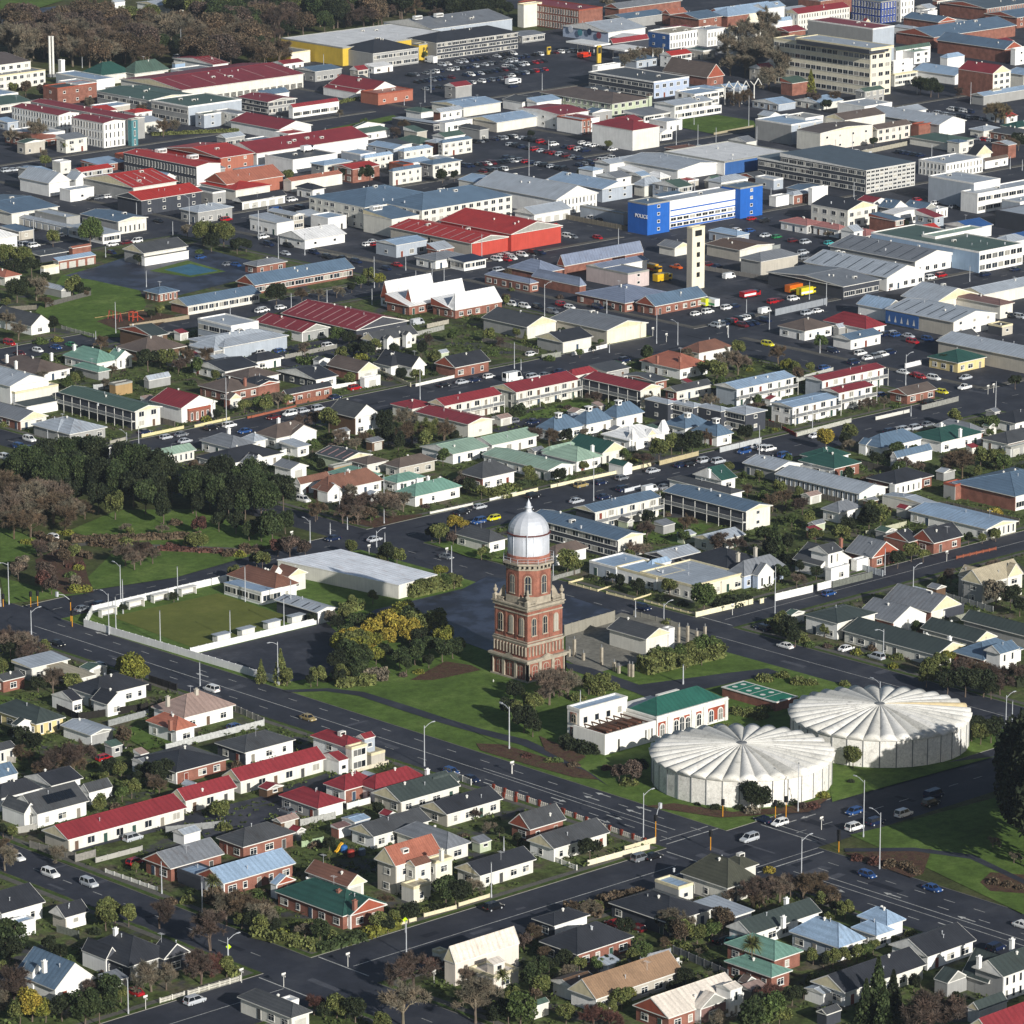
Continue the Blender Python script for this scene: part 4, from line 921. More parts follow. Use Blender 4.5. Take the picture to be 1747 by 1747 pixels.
sheet_of(0, 1447, '''
house|brick house with grey roof and red car; gx 945 1130 1487 142 3 2.4 gr b b hh
house|pink brick house under light blue roof; gx 1300 1480 1960 242 3 2.2 lb b w hh; fl 1175 1330 1470 206 2.7 0 lb k k nn; gy 1800 1830 1960 250 3 1.4 lb b w hn
house|white house with black roof and lower terrace; gx -200 10 302 442 3.4 2.7 ch w w hn; fl 30 90 235 520 2.8 0 lb w w nn
garage|small grey gabled garage beside driveway; gx 325 430 592 468 2.8 1.9 ch w t sn
villa|large charcoal hipped villa with bay windows; hip 530 850 1162 792 3.2 3.4 ch g k hh; gy 985 1085 1262 742 3.2 2.4 ch k k hn; gy 540 700 790 745 3.1 2.2 ch k w hn; ch 765 530 7.5 w
house|white gabled house with light blue roof and dormer; gy 90 362 637 946 3 4.2 bg w w hn; gy 150 215 280 830 4.6 1.4 bg w w sn; ch 293 745 8 w
''')
sheet_of(430, 1447, '''
house|brick house with dark green roof and white gable; hip 150 600 890 457 3 2.9 gnn b b hh; gy 540 650 896 452 3.1 2.4 gnn b w hh; hip 230 340 510 292 2.9 1 gn b b hh; ch 680 345 6 b; ch 575 275 6 b
garage|cream garage with rust red gabled roof; gy 350 632 762 262 2.8 2 rst c c gn
house|tall cream house with orange roof and bays; gx 808 950 1260 125 6.4 3.2 or c t hh; gx 960 1080 1190 128 6.3 1 rst c c hh 3; fl 1150 1215 1325 102 6.1 0 tn cream c hh; fl 990 1070 1182 272 3.2 0 tn cream c hn; ch 1255 10 10 c
house|long cream house with charcoal roof and low hedge; gx 1340 1510 1884 190 2.9 1.9 ch c c hh
house|large plain off white modern house with tall white roof; gx 1270 1345 1772 770 4.6 3.0 cr cr cr hn; fl 1440 1600 1765 860 2.9 0 cr cr cr hh; mo 1560 1600 1680 780 4.9 .6 cr cr cr sn; fl 1215 1240 1285 700 3 0 cream c c nn
house|dark roofed house in the bottom street; hip -100 260 402 1132 3 1.7 dg c c gh; fl 190 250 310 1030 4 0 lg w w nn
''')
sheet_of(860, 1447, '''
house|tall olive roofed cream house on the crossroads; hip 1165 1480 1690 272 3.6 4.2 olv c c hh; hip 1420 1560 1690 150 4.6 1.8 olv c c hn
outbuilding|small cream flat roofed outbuilding; fl 1000 1155 1252 272 3.4 0 lb c g sn; vt 1125 135 5.4
house|charcoal hipped house behind scrubby trees; hip 690 1090 1392 502 3 2.5 ch c k hh
house|charcoal hipped brick house with two roof levels; hip 180 330 572 522 2.9 1.2 ch w k nh; hip 230 485 862 712 3 3 ch b k hh; vt 580 520 6
carport|light grey flat carport roofs; mo 1250 1520 1662 462 2.8 .4 lg w g nn
house|tan roofed house with double garage; gx 420 610 1186 1007 3 3 tan t w hn; gx 300 470 640 940 2.8 1 br w w gn
house|cream and brick house with pale roof; gx 850 1090 1582 1132 3 2.8 cr b b hh; gy 1240 1300 1486 1072 3.2 2.2 cr rose w hn; fl 1390 1475 1586 1010 3.3 0 cr w w vn; gx 1400 1500 1580 950 5.4 .6 cr w w vn
playhouse|tiny orange timber playhouse; gy 1585 1600 1676 902 2.2 1 bw ora ora sn
house|cream long house with dark green roof; gx 1470 1640 2106 580 2.9 2 dgn w w hh; ch 1850 452 5.5 w; ch 1870 330 6 w
garden room|low green roofed garden room; gx 170 200 300 1055 2.6 .6 gn c c nn
''')
sheet_of(1297, 1447, '''
house|mauve white house with light blue hipped roof; hip 190 520 702 667 3 3.2 lb w lg hh; hip 600 770 890 587 3 1.6 lb w w hh; hip 640 840 967 520 3 2 lb w lg nh
house|white house with long charcoal roof; gx 850 1110 1432 727 3 2.4 ch w w hh; gx 330 560 1102 965 3 2.4 ch c w hh
house|brick house with mint green hipped roofs; hip -240 95 287 750 3 2.1 mt b b hh; hip -240 75 217 862 3 1.2 mt b b hh
villa|grey two storey villa with dark green roofs; gy 1330 1510 1690 900 3 4.4 dgn g g hn; gx 1400 1610 2000 860 5.2 2.4 dgn w g vn; gy 1150 1240 1375 900 2.8 1.8 dgn g g nn; ch 1450 715 8.5 w; ch 1668 600 9 w
hall|maroon roofed hall in the bottom right corner; gx 1330 1560 2300 1290 3.4 3.4 rd c c nn; vt 1610 1080 6; vt 1545 1100 6
shed|small white roofed outbuilding; gx 290 420 500 975 2.4 .5 lg w w nn
shed|dark little garden shed in shade; gx 370 440 540 1110 2.4 .8 dg k k nn
garage|long cream garage with dark green roof; gx 1370 1450 1640 1085 2.8 1.4 dgn c w nn
''')
sheet_of(1297, 0, '''
warehouse|wide slate roofed hall at the top right corner; gx 1480 1700 2300 120 5 2 bg b b sn
shops|dark shopfront row under slate roofs, top right; gx 1180 1500 1900 60 6 2 dgs b b vn
store|pale grey shed behind blue heritage hotel; gx 1020 1110 1170 60 6 1.5 lg w w nn; fl 1060 1110 1172 80 7 0 lg w w nn
store|brick store above the wide slate roofs; gy 940 1180 1300 150 6 2 bg b b nn
store|light roofed store left of cream heritage row; gx -60 30 170 60 6 2 lb w b nn
store|slate roofed store at the top edge behind cream row; gx 250 400 620 10 7 2 bg b b nn
store|small red roofed store below cream heritage row; gx 60 190 310 215 6 1.5 rd b b nn
''')
sheet_of(860, 0, '''
store|dark slate roofed store right of the brick club hall; gx 660 800 1080 130 4.5 1.5 bg g k nn
store|dark blue roofed store behind the heritage row; gx 1180 1290 1500 135 4.5 1.5 dgs b b nn
store|pale blue hipped roof behind the cream turrets; hip 1340 1480 1747 112 6 3 lb b b nn
''')
sheet_of(0, 0, '''
house|small red brick house beyond the far sports field; gy 570 640 690 60 3.5 1.5 gr b w hn
house|long pale roofed stand at the top edge; gx 900 1050 1350 40 4 1.2 lg c w nn
house|low cream house at the top by the yellow green tree; gx 730 760 830 20 3.4 1.2 lg w w nn
''')
# ------------------------------------------------------------ landmarks
M['redbrick'] = brick_mat(); M['stone'] = plain('pale_stone', S('a59c8b'), .85, .2, var=.3); M['silver'] = plain('silver_paint', S('c6cad0'), .5, .4, .25, var=.1, sc_=.4)
M['stain'] = ground_mat('stained_concrete', [(.3, S('bdbab2')), (.42, S('dad7ce')), (.7, S('e8e5dc'))], .35, 2.4, .85, .14, mid=(.9, .66, S('8f8c84')))
def tank_mat():
    m, nt, b = new_mat('weathered_white_shell', .85, .2)
    g = nt.nodes.new('ShaderNodeNewGeometry'); c = ramp(nt, g.outputs['Random Per Island'], [(0, S('c9c6bc')), (.5, S('dddad0')), (1, S('e9e6de'))])
    n = noise(nt, .45, 6, rough=.75); d = ramp(nt, n.outputs[0], [(.4, gray(1)), (.54, gray(.93)), (.62, gray(.74)), (.7, gray(.6))])
    f = noise(nt, 2.6, 4, rough=.8); e = ramp(nt, f.outputs[0], [(.34, gray(.8)), (.52, gray(1.02))])
    nt.links.new(mixm(nt, mixm(nt, c, d), e), b.inputs['Base Color']); return m
M['tankroof'] = tank_mat()
def arch_mesh(w_, h_, key, mats=('stone','glass'), fr=.22, sill=True):
    def mk_():
        mb = MB()
        def outline(ww, hh, n=8):
            r = ww/2; pts = [(-r,0),(r,0)]
            for i in range(n+1):
                t = math.pi*i/n; pts.append((r*math.cos(t), hh-r+r*math.sin(t)))
            return pts
        def slab(pts, y0, y1, mi):
            n = len(mb.v); k = len(pts); mb.v += [(p[0],y0,p[1]) for p in pts]+[(p[0],y1,p[1]) for p in pts]
            mb.f.append(tuple(n+i for i in range(k))); mb.m.append(mi)
            for i in range(k): j=(i+1)%k; mb.f.append((n+i,n+k+i,n+k+j,n+j)); mb.m.append(mi)
        slab(outline(w_+2*fr, h_+fr), -.12, .05, 0); slab(outline(w_, h_), -.16, -.11, 1)
        mb.box(-.06,.06,-.2,-.15,0,h_,0); mb.box(-w_/2,w_/2,-.2,-.15,h_*.55,h_*.55+.1,0)
        if sill: mb.box(-w_/2-fr-.1,w_/2+fr+.1,-.3,.05,-.25,0,0)
        return mb.mesh('arched_window', list(mats))
    return cached(('arch', key), mk_)
BR = S('9c6857'); 
def tower():
    X0, Y0 = G(899.8, 1166.5); hw = 6.35
    r = empty('water_tower', (X0+hw, Y0+hw, 0)); tag(r, 'ornate red brick water tower with silver dome on the lawn', 'tower')
    def box_(nm, h0, z0, z1, mat, c=None, bev=0):
        mb = MB(); mb.box(-h0,h0,-h0,h0,z0,z1); return put(nm, mb.mesh(nm, [mat]), r, color=c)
    box_('base_stage', hw-.35, -.2, 5.0, 'redbrick', BR)
    # stone piers and plinth on the base, every face
    mb = MB(); mb.box(-hw-.1,hw+.1,-hw-.1,hw+.1,-.2,.5)
    for f in range(4):
        c_, s_ = [(1,0),(0,1),(-1,0),(0,-1)][f]
        for u in (-5.95,-2.1,2.1,5.95):
            for du in (1,):
                a, b = u-.42, u+.42
                pts = [(a,-hw-.02),(b,-hw-.02),(b,-hw+.5),(a,-hw+.5)]
                pts = [(p[0]*c_-p[1]*s_, p[0]*s_+p[1]*c_) for p in pts]; mb.prism(pts, .5, 4.6)
    put('pier', mb.mesh('pier', ['stone']), r)
    mb = MB(); mb.box(-hw-.15,hw+.15,-hw-.15,hw+.15,4.6,5.1); mb.box(-hw-.5,hw+.5,-hw-.5,hw+.5,5.1,5.55)
    for f in range(4):
        c_, s_ = [(1,0),(0,1),(-1,0),(0,-1)][f]
        tri = [(-1.9,5.55),(1.9,5.55),(0,6.4)]
        for y in (-hw-.42,): mb.quad([((p[0]*c_-y*s_),(p[0]*s_+y*c_),p[1]) for p in tri]); mb.quad([((p[0]*c_-(y+.4)*s_),(p[0]*s_+(y+.4)*c_),p[1]) for p in reversed(tri)])
    put('cornice', mb.mesh('cornice', ['stone']), r)
    box_('bracket_stage', hw-.45, 5.5, 8.9, 'redbrick', BR)
    mb = MB()
    for f in range(4):
        c_, s_ = [(1,0),(0,1),(-1,0),(0,-1)][f]
        for i in range(11):
            u = -5.4+i*1.08; pts = [(u-.16,-hw+.12),(u+.16,-hw+.12),(u+.16,-hw+.5),(u-.16,-hw+.5)]
            mb.prism([(p[0]*c_-p[1]*s_, p[0]*s_+p[1]*c_) for p in pts], 6.3, 8.6)
    put('colonnette', mb.mesh('colonnette', ['stone']), r)
    mb = MB(); mb.box(-5.95,5.95,-5.95,5.95,8.7,9.1); mb.box(-6.1,6.1,-6.1,6.1,9.1,9.35); mb.box(-5.85,5.85,-5.85,5.85,9.6,9.85); put('cornice', mb.mesh('cornice', ['stone']), r)
    box_('arcade_stage', 5.6, 9.0, 17.6, 'redbrick', BR)
    mb = MB()
    for f in range(4):
        c_, s_ = [(1,0),(0,1),(-1,0),(0,-1)][f]
        for u in (-5.3,-1.85,1.85,5.3):
            pts = [(u-.35,-5.72),(u+.35,-5.72),(u+.35,-5.5),(u-.35,-5.5)]
            mb.prism([(p[0]*c_-p[1]*s_, p[0]*s_+p[1]*c_) for p in pts], 9.8, 16.6)
    put('pilaster', mb.mesh('pilaster', ['redbrick']), r, color=S('946252'))
    mb = MB(); mb.box(-5.8,5.8,-5.8,5.8,16.2,16.5); mb.box(-5.75,5.75,-5.75,5.75,17.3,17.7); mb.box(-6.0,6.0,-6.0,6.0,17.7,18.1); mb.box(-6.25,6.25,-6.25,6.25,18.1,18.4)
    for i in range(-14,15):
        for f in range(4):
            c_, s_ = [(1,0),(0,1),(-1,0),(0,-1)][f]; u = i*.42; pts=[(u-.1,-6.05),(u+.1,-6.05),(u+.1,-5.7),(u-.1,-5.7)]
            mb.prism([(p[0]*c_-p[1]*s_, p[0]*s_+p[1]*c_) for p in pts], 17.3, 17.68)
    put('cornice', mb.mesh('cornice', ['stone']), r)
    # parapet with corner urns
    mb = MB()
    for f in range(4):
        c_, s_ = [(1,0),(0,1),(-1,0),(0,-1)][f]
        for u0,u1 in ((-5.6,-2.6),(2.6,5.6)):
            pts=[(u0,-5.75),(u1,-5.75),(u1,-5.5),(u0,-5.5)]; P2=[(p[0]*c_-p[1]*s_, p[0]*s_+p[1]*c_) for p in pts]
            mb.prism(P2,19.2,19.4); mb.prism(P2,18.5,18.7)
            k=u0+.2
            while k<u1: 
                q=[(k,-5.7),(k+.14,-5.7),(k+.14,-5.56),(k,-5.56)]; mb.prism([(p[0]*c_-p[1]*s_, p[0]*s_+p[1]*c_) for p in q],18.7,19.2); k+=.4
    put('balustrade', mb.mesh('balustrade', ['stone']), r)
    for sx in (-1,1):
        for sy in (-1,1):
            mb = MB(); mb.box(-.5,.5,-.5,.5,18.5,19.7); mb.lathe([(.45,19.7),(.2,20),(.55,20.5),(.6,20.9),(.25,21.2),(.3,21.5),(.05,22)], 10)
            put('urn', mb.mesh('urn', ['stone'], False), r, (5.55*sx, 5.55*sy, 0))
            mb = MB()
            for k in range(5): mb.box(-.35+.0,.35,-.35,.35,18.5,21.3-k*.55) if False else None
            d = Vector((sx,sy,0)).normalized(); p = Vector((4.7*sx,4.7*sy,0)) ; n_ = Vector((-d.y,d.x,0))*.25
            prof=[(-1.1,18.5),(1.3,18.5),(1.1,19.3),(.3,19.8),(-.1,20.8),(-.6,21.6),(-1.1,21.9)]
            A=[tuple(p+d*a+n_+Vector((0,0,z))) for a,z in prof]; B=[tuple(p+d*a-n_+Vector((0,0,z))) for a,z in prof]
            mb.quad(A); mb.quad(list(reversed(B)))
            for i in range(len(A)): j=(i+1)%len(A); mb.quad([A[i],B[i],B[j],A[j]])
            put('scroll_buttress', mb.mesh('scroll_buttress', ['stone']), r)
    # octagon
    oc = math.pi/8
    def octo(nm, rad, z0, z1, mat, c=None):
        mb = MB(); q=[(rad*math.cos(oc+i*math.pi/4), rad*math.sin(oc+i*math.pi/4)) for i in range(8)]; mb.prism(q, z0, z1); return put(nm, mb.mesh(nm, [mat]), r, color=c)
    octo('octagon_plinth', 5.75, 18.5, 20.2, 'stone')
    octo('octagon_stage', 5.6, 20.2, 26.9, 'redbrick', BR); octo('cornice', 5.75, 26.6, 27.1, 'stone')
    octo('cornice', 5.95, 27.1, 27.9, 'stone'); octo('gallery', 6.5, 27.9, 28.3, 'stone')
    mb = MB()
    for i in range(16):
        a = oc+i*math.pi/8; rr_=6.35*(1 if i%2==0 else math.cos(oc)); mb.box(rr_*math.cos(a)-.05,rr_*math.cos(a)+.05,rr_*math.sin(a)-.05,rr_*math.sin(a)+.05,28.3,29.5)
    for i in range(8):
        a,b = oc+i*math.pi/4, oc+(i+1)*math.pi/4
        for z in (28.8,29.45): mb.tube((6.35*math.cos(a),6.35*math.sin(a),z),(6.35*math.cos(b),6.35*math.sin(b),z),.05,.05,4)
    put('railing', mb.mesh('railing', ['metal']), r)
    mb = MB()
    for i in range(32):
        a = 2*math.pi*i/32; x,y=6.0*math.cos(a),6.0*math.sin(a); mb.box(x-.12,x+.12,y-.12,y+.12,27.2,27.9)
    put('bracket', mb.mesh('bracket', ['dark']), r)
    mb = MB(); mb.lathe([(5.1,28.3),(5.15,29.9)],32); put('brick_drum', mb.mesh('brick_drum', ['redbrick']), r, color=S('a87060'))
    mb = MB(); mb.lathe([(4.95,29.9),(4.95,34.9)],48); put('tank', mb.mesh('tank', ['silver'], True), r)
    mb = MB()
    for i in range(12):
        a=2*math.pi*i/12; x,y=4.97*math.cos(a),4.97*math.sin(a); mb.tube((x,y,29.9),(x,y,34.8),.07,.07,6)
    a=-2.4; mb.tube((5.1*math.cos(a),5.1*math.sin(a),29.9),(5.1*math.cos(a),5.1*math.sin(a),35.2),.16,.16,8)
    put('tank_rib', mb.mesh('tank_rib', ['silver']), r)
    mb = MB(); mb.lathe([(4.9,34.7),(5.25,34.75),(5.25,34.95),(4.8,35.0)],48); put('red_ring', mb.mesh('red_ring', ['obj']), r, color=S('5e2f2a'))
    prof=[(4.9,34.95),(4.87,35.6),(4.7,36.4),(4.35,37.2),(3.75,38.0),(2.95,38.7),(2.0,39.25),(1.2,39.6),(.75,39.9)]
    mb = MB(); n=16
    for k in range(len(prof)-1):
        for i in range(n):
            a,b=2*math.pi*i/n,2*math.pi*(i+1)/n; (r0,z0),(r1,z1)=prof[k],prof[k+1]
            mb.quad([(r0*math.cos(a),r0*math.sin(a),z0),(r0*math.cos(b),r0*math.sin(b),z0),(r1*math.cos(b),r1*math.sin(b),z1),(r1*math.cos(a),r1*math.sin(a),z1)])
    put('dome', mb.mesh('dome', ['silver']), r)
    dome_ = bpy.data.objects[-1] if False else [o for o in r.children if o.name.startswith('dome')][0]
    mb = MB(); mb.lathe([(.85,39.8),(.9,40.0),(.7,40.1),(.75,40.7),(.95,40.8),(.95,40.95),(.55,41.1),(.6,41.6),(.35,42.1),(.12,42.5),(.05,42.9)],16); put('finial', mb.mesh('finial', ['silver'], True), dome_)
    mb = MB()
    for i in range(4): 
        a=i*math.pi/2+.5; mb.lathe([(.0,40.2),(.16,40.3),(.0,40.45)],8,0,1.15*math.cos(a),1.15*math.sin(a))
    put('lamp_ball', mb.mesh('lamp_ball', ['trim']), dome_)
    for f in range(4):
        th = f*math.pi/2; c_,s_=math.cos(th),math.sin(th)
        for u in (-3.6,0,3.6):
            y=-5.62; put('arched_window', arch_mesh(1.15,4.1,'tw1'), r, (u*c_-y*s_, u*s_+y*c_, 11.2), th)
            y=-6.0; put('blind_arch', arch_mesh(1.7,3.0,'tw0',('stone','obj'),.18,False), r, (u*c_-y*s_, u*s_+y*c_, .9), th, color=S('855044'))
    for f in range(8):
        th=f*math.pi/4; c_,s_=math.cos(th),math.sin(th); y=-5.6*math.cos(oc)-.02
        put('arched_window', arch_mesh(1.25,4.2,'tw2'), r, (-y*s_, y*c_, 21.0), th)
        put('brick_arch', arch_mesh(2.3,5.2,'tw3',('redbrick','redbrick'),.15,False), r, (-(y+.06)*s_, (y+.06)*c_, 20.6), th, color=S('85584a'))
tower()
def reservoir(cx, cy, z, R_, h, rise, label, tan=None):
    X, Y = G(cx, cy, z); r = empty('reservoir', (X, Y, 0)); tag(r, label, 'reservoir', 'round concrete reservoirs')
    n = 34; da = 2*math.pi/n; rw = R_-.45
    mb = MB(); mb.prism([(rw*math.cos(i*da), rw*math.sin(i*da)) for i in range(n)], -.2, h, 0); put('wall', mb.mesh('wall', ['stain']), r)
    mb = MB(); mb.tube((0,0,0),(0,0,h-.1),.13,.13,4,0); wj = mb.mesh('wall_rib', ['trimg'])
    for i in range(n):
        a = i*da; put('wall_rib', wj, r, ((rw+.02)*math.cos(a), (rw+.02)*math.sin(a), 0), a)
    def panel(i, mb):
        K2, K3 = 8, 8; base = len(mb.v); a0 = i*da
        for k in range(K2+1):
            t = k/K2; rr_ = .6+(R_-.6)*t
            for m in range(K3+1):
                s_ = m/K3; a = a0+da*s_; bul = .12+.72*t
                zz = h + rise*(1-t**1.25) + bul*math.sin(math.pi*s_)**.8
                r2 = rr_*(1+.012*t*math.sin(math.pi*s_)); mb.v.append((r2*math.cos(a), r2*math.sin(a), zz))
        for k in range(K2):
            for m in range(K3):
                p = base+k*(K3+1)+m; mb.f.append((p, p+K3+1, p+K3+2, p+1)); mb.m.append(0)
        # edge face under the arch
        e = base+K2*(K3+1); a1=a0+da; q=len(mb.v); mb.v += [((R_-.1)*math.cos(a0),(R_-.1)*math.sin(a0),h-.15),((R_-.1)*math.cos(a1),(R_-.1)*math.sin(a1),h-.15)]
        mb.f.append(tuple([q, q+1]+[e+K3-m for m in range(K3+1)])); mb.m.append(0)
    mb = MB(); tb = MB()
    for i in range(n): panel(i, tb if tan is not None and i == tan else mb)
    put('roof', mb.mesh('roof', ['tankroof'], True), r)
    if tan is not None: put('roof_panel', tb.mesh('roof_panel', ['objr'], True), r, color=S('d9c59a'))
    mb = MB(); mb.lathe([(1.1,h+rise-.2),(1.1,h+rise+.25),(.3,h+rise+.35)],16); mb.tube((0,0,h+rise),(0,0,h+rise+1.3),.1,.06,6); put('hub', mb.mesh('hub', ['trimg']), r)
reservoir(1265.8, 1285.8, 6.2, 20.3, 6.2, 2.4, 'nearer of two round white reservoirs, with heavily stained roof')
reservoir(1501, 1218.5, 6.6, 20.6, 6.6, 2.4, 'farther round white reservoir, one roof segment tan', 31)
# ---- pumping station with arched brick panels
def pump():
    global TX, TY
    TX, TY = 860, 1150
    X, Y, W, D = corner(420, 500, 815, 250, 7.6); r = empty('pumping_station', (X, Y, 0)); tag(r, 'white and brick waterworks building with green hipped roof', 'waterworks'); D = min(D, 16)
    BUILD.append(('white and brick waterworks building with green hipped roof', [(X, X+W, Y, Y+D, 7.6)], r))
    mb = MB(); mb.box(0,W,0,D,-.1,7.6); put('wall', mb.mesh('wall', ['wall']), r, color=S('ece9e0'))
    mb = MB(); mb.box(.3,W-.3,.3,D-.3,7.6,7.8,0)
    for a,b,c,d in ((-.1,W+.1,-.1,.3),(-.1,W+.1,D-.3,D+.1),(-.1,.3,.3,D-.3),(W-.3,W+.1,.3,D-.3)): mb.box(a,b,c,d,7.5,8.2,1)
    put('roof', mb.mesh('roof', ['roofx', 'trim']), r, color=colr('lb'))
    for z in (.9, 4.4):
        mb = MB(); mb.box(-.12,-.0,1.0,D-1.0,z,z+2.6); put('brick_panel', mb.mesh('brick_panel', ['brick']), r, color=colr('b'))
        put('arched_window', arch_mesh(1.1,1.9,'pw0'), r, (-.12, D*.42, z+.4), -math.pi/2)
    for i,z in ((.12,4.6),(.36,4.6),(.6,4.6),(.84,4.9)):
        put('window', window_mesh(1.3,1.5,'p'), r, (W*i, 0, z))
    # roofless front enclosure with beams
    x,y,w2,d2 = corner(505,668,1005,402,4.9); x-=X; y-=Y; d2 = max(1, -y); h=4.9
    mb = MB(); t=.35
    for a,b,c,d in ((x,x+w2,y,y+t),(x,x+t,y+t,y+d2),(x+w2-t,x+w2,y+t,y+d2)): mb.box(a,b,c,d,-.1,h)
    put('screen_wall', mb.mesh('screen_wall', ['wall']), r, color=S('ece9e0'))
    mb = MB(); mb.box(x+t,x+w2-t,y+t,y+d2,.0,3.4); put('plant_floor', mb.mesh('plant_floor', ['objr']), r, color=S('4a3a33'))
    for i in range(7):
        mb = MB(); a=x+w2*(i+.5)/7; mb.box(a-.15,a+.15,y+t,y+d2,h-.55,h-.3); put('beam', mb.mesh('beam', ['wood_b']), r)
    for i in range(5):
        mb = MB(); a=x+w2*(i+.5)/5; mb.box(a-.9,a+.9,y+d2*.35,y+d2*.65,3.4,4.2); put('machine', mb.mesh('machine', ['objr']), r, color=S('6b4a3c'))
    mb = MB(); mb.box(x+w2*.27-.3,x+w2*.27+.3,y-.06,y,.3,3.0); put('door', mb.mesh('door', ['obj']), r, color=S('4a4a44'))
    for i in range(3): put('window', window_mesh(.5,2.4,'p'), r, (x+w2*(.8+.06*i), y-.01, 1.0))
    # hall
    x,y,w3,d3 = corner(812,1012,1476,300,4.9); x-=X; y-=Y; h=4.9
    mb = MB(); mb.box(x,x+w3,y,y+d3,-.1,h); put('wall', mb.mesh('wall', ['wall']), r, color=S('ece9e0'))
    mb = MB(); mb.box(x-.2,x+w3+.2,y-.2,y+.25,h-.1,h+.7); mb.box(x-.35,x+w3+.35,y-.35,y+.1,h+.1,h+.3); mb.box(x-.2,x+.25,y+.25,y+d3,h-.1,h+.5); put('parapet', mb.mesh('parapet', ['trim']), r)
    put('roof', roof_mesh('hip', x+.3, x+w3-.3, y+.3, y+d3, h, 3.0, 'roofx'), r, color=S('2d6255'))
    for a,b in ((.0,.13),(.22,.47),(.54,.64),(.71,.97)):
        mb = MB(); mb.box(x+w3*a+.4,x+w3*b-.2,y-.1,y,.9,4.0); put('brick_panel', mb.mesh('brick_panel', ['brick']), r, color=S('a5523c'))
    for a in (.07,.265,.345,.43,.59,.765,.90):
        hh = 2.7 if a != .345 else 3.2
        put('arched_window', arch_mesh(1.3,hh,('pw',hh),('trim','glass'),.25), r, (x+w3*a, y-.1, .75))
    for a in (.16,.5,.67,.985):
        mb = MB(); mb.box(x+w3*a-.45,x+w3*a+.45,y-.3,y,0,h); put('pilaster', mb.mesh('pilaster', ['trim']), r)
    mb = MB(); mb.box(x+1,x+w3*.6,y+d3,y+d3+6,-.1,4.4); mb.box(x+w3*.45,x+w3*.75,y+d3,y+d3+1,4.4,6.4); put('rear_wing', mb.mesh('rear_wing', ['wall']), r, color=S('e6e3da'))
M['wood_b'] = plain('old_timber', S('5e4436'), .9)
pump()
def court_tank():
    global TX, TY
    TX, TY = 860, 1150
    X, Y, W, D = corner(1445, 1800, 1940, 186, 2.4)
    r = empty('covered_tank', (X, Y, 0)); tag(r, 'low brick tank with green painted court roof and white rim', 'tank')
    mb = MB(); mb.box(0,W,0,D,-.1,2.2); put('wall', mb.mesh('wall', ['brick']), r, color=colr('b'))
    mb = MB(); mb.box(-.2,W+.2,-.2,D+.2,2.2,2.4,0); put('rim', mb.mesh('rim', ['trim']), r)
    mb = MB(); mb.box(.3,W-.3,.3,D*.98-.3,2.4,2.43,0)
    put('court_roof', mb.mesh('court_roof', ['ygn']), r)
    mb = MB()
    for a in (.25,.5,.75): mb.quad([(.3,D*a-.12,2.44),(W-.3,D*a-.12,2.44),(W-.3,D*a+.12,2.44),(.3,D*a+.12,2.44)])
    for a in (.36,.62,.88):
        for b in (.3,.7):
            n=len(mb.v); mb.v += [(W*b+.7*math.cos(i*math.pi/6), D*a+.7*math.sin(i*math.pi/6), 2.445) for i in range(12)]; mb.f.append(tuple(range(n,n+12))); mb.m.append(0)
    put('court_line', mb.mesh('court_line', ['trim']), r)
court_tank()
# ---- hospital flues, hose tower openings, white portal frames, totem
TX, TY = 0, 0
for x, lab in ((333, 'left one of two tall pale boiler flues'), (354, 'right one of two tall pale boiler flues')):
    X, Y = TG(x, 508); r = empty('flue', (X, Y, 0)); tag(r, lab, 'flue', 'twin boiler flues')
    mb = MB(); mb.lathe([(.55,0),(.5,17.6),(.6,17.6),(.6,18)],12); put('stack', mb.mesh('stack', ['trim'], False), r)
    mb = MB(); mb.box(-.9,.9,-.9,.9,-.1,1.2); put('base', mb.mesh('base', ['trimg']), r)
def portal(tx, ty, pts, lab):
    global TX, TY
    TX, TY = tx, ty
    for i, (x, y, hh) in enumerate(pts):
        X, Y = TG(x, y); mb = MB(); 
        mb.tube((0,0,0),(0,0,hh),.3,.22,6); mb.tube((0,0,hh),(3.0,.6,hh+2.6),.22,.18,6); mb.tube((0,0,hh),(-3.0,-.6,hh+2.2),.22,.18,6); mb.tube((3.0,.6,hh+2.6),(5.6,1,hh-.4),.18,.2,6)
        tag(put('portal_frame', mb.mesh('portal_frame', ['trim']), None, (X, Y, 0)), lab[i], 'frame', 'white zigzag portal frames')
portal(860, 0, [(1462,695,7),(1520,700,7.5),(1575,690,7),(1655,690,8)], ['leftmost white zigzag portal frame beside the lawn','second from left white zigzag portal frame','third from left white zigzag portal frame','rightmost white zigzag portal frame beside brick hall'])
for i, (x, y) in enumerate(((972, 432), (1160, 392), (1040, 405))):
    X, Y = TG(x, y); mb = MB(); mb.tube((0,0,0),(1.6,.3,5),.3,.15,6); mb.tube((1.6,.3,5),(2.4,.4,2),.15,.15,6); mb.tube((1.6,.3,5),(1.5,.3,7),.1,.02,6)
    tag(put('spire', mb.mesh('spire', ['trim']), None, (X, Y, 0)), ['left of three white leaning church pinnacles','white leaning pinnacle on the church roof side','middle of three white leaning church pinnacles'][i], 'pinnacle', 'white church pinnacles')
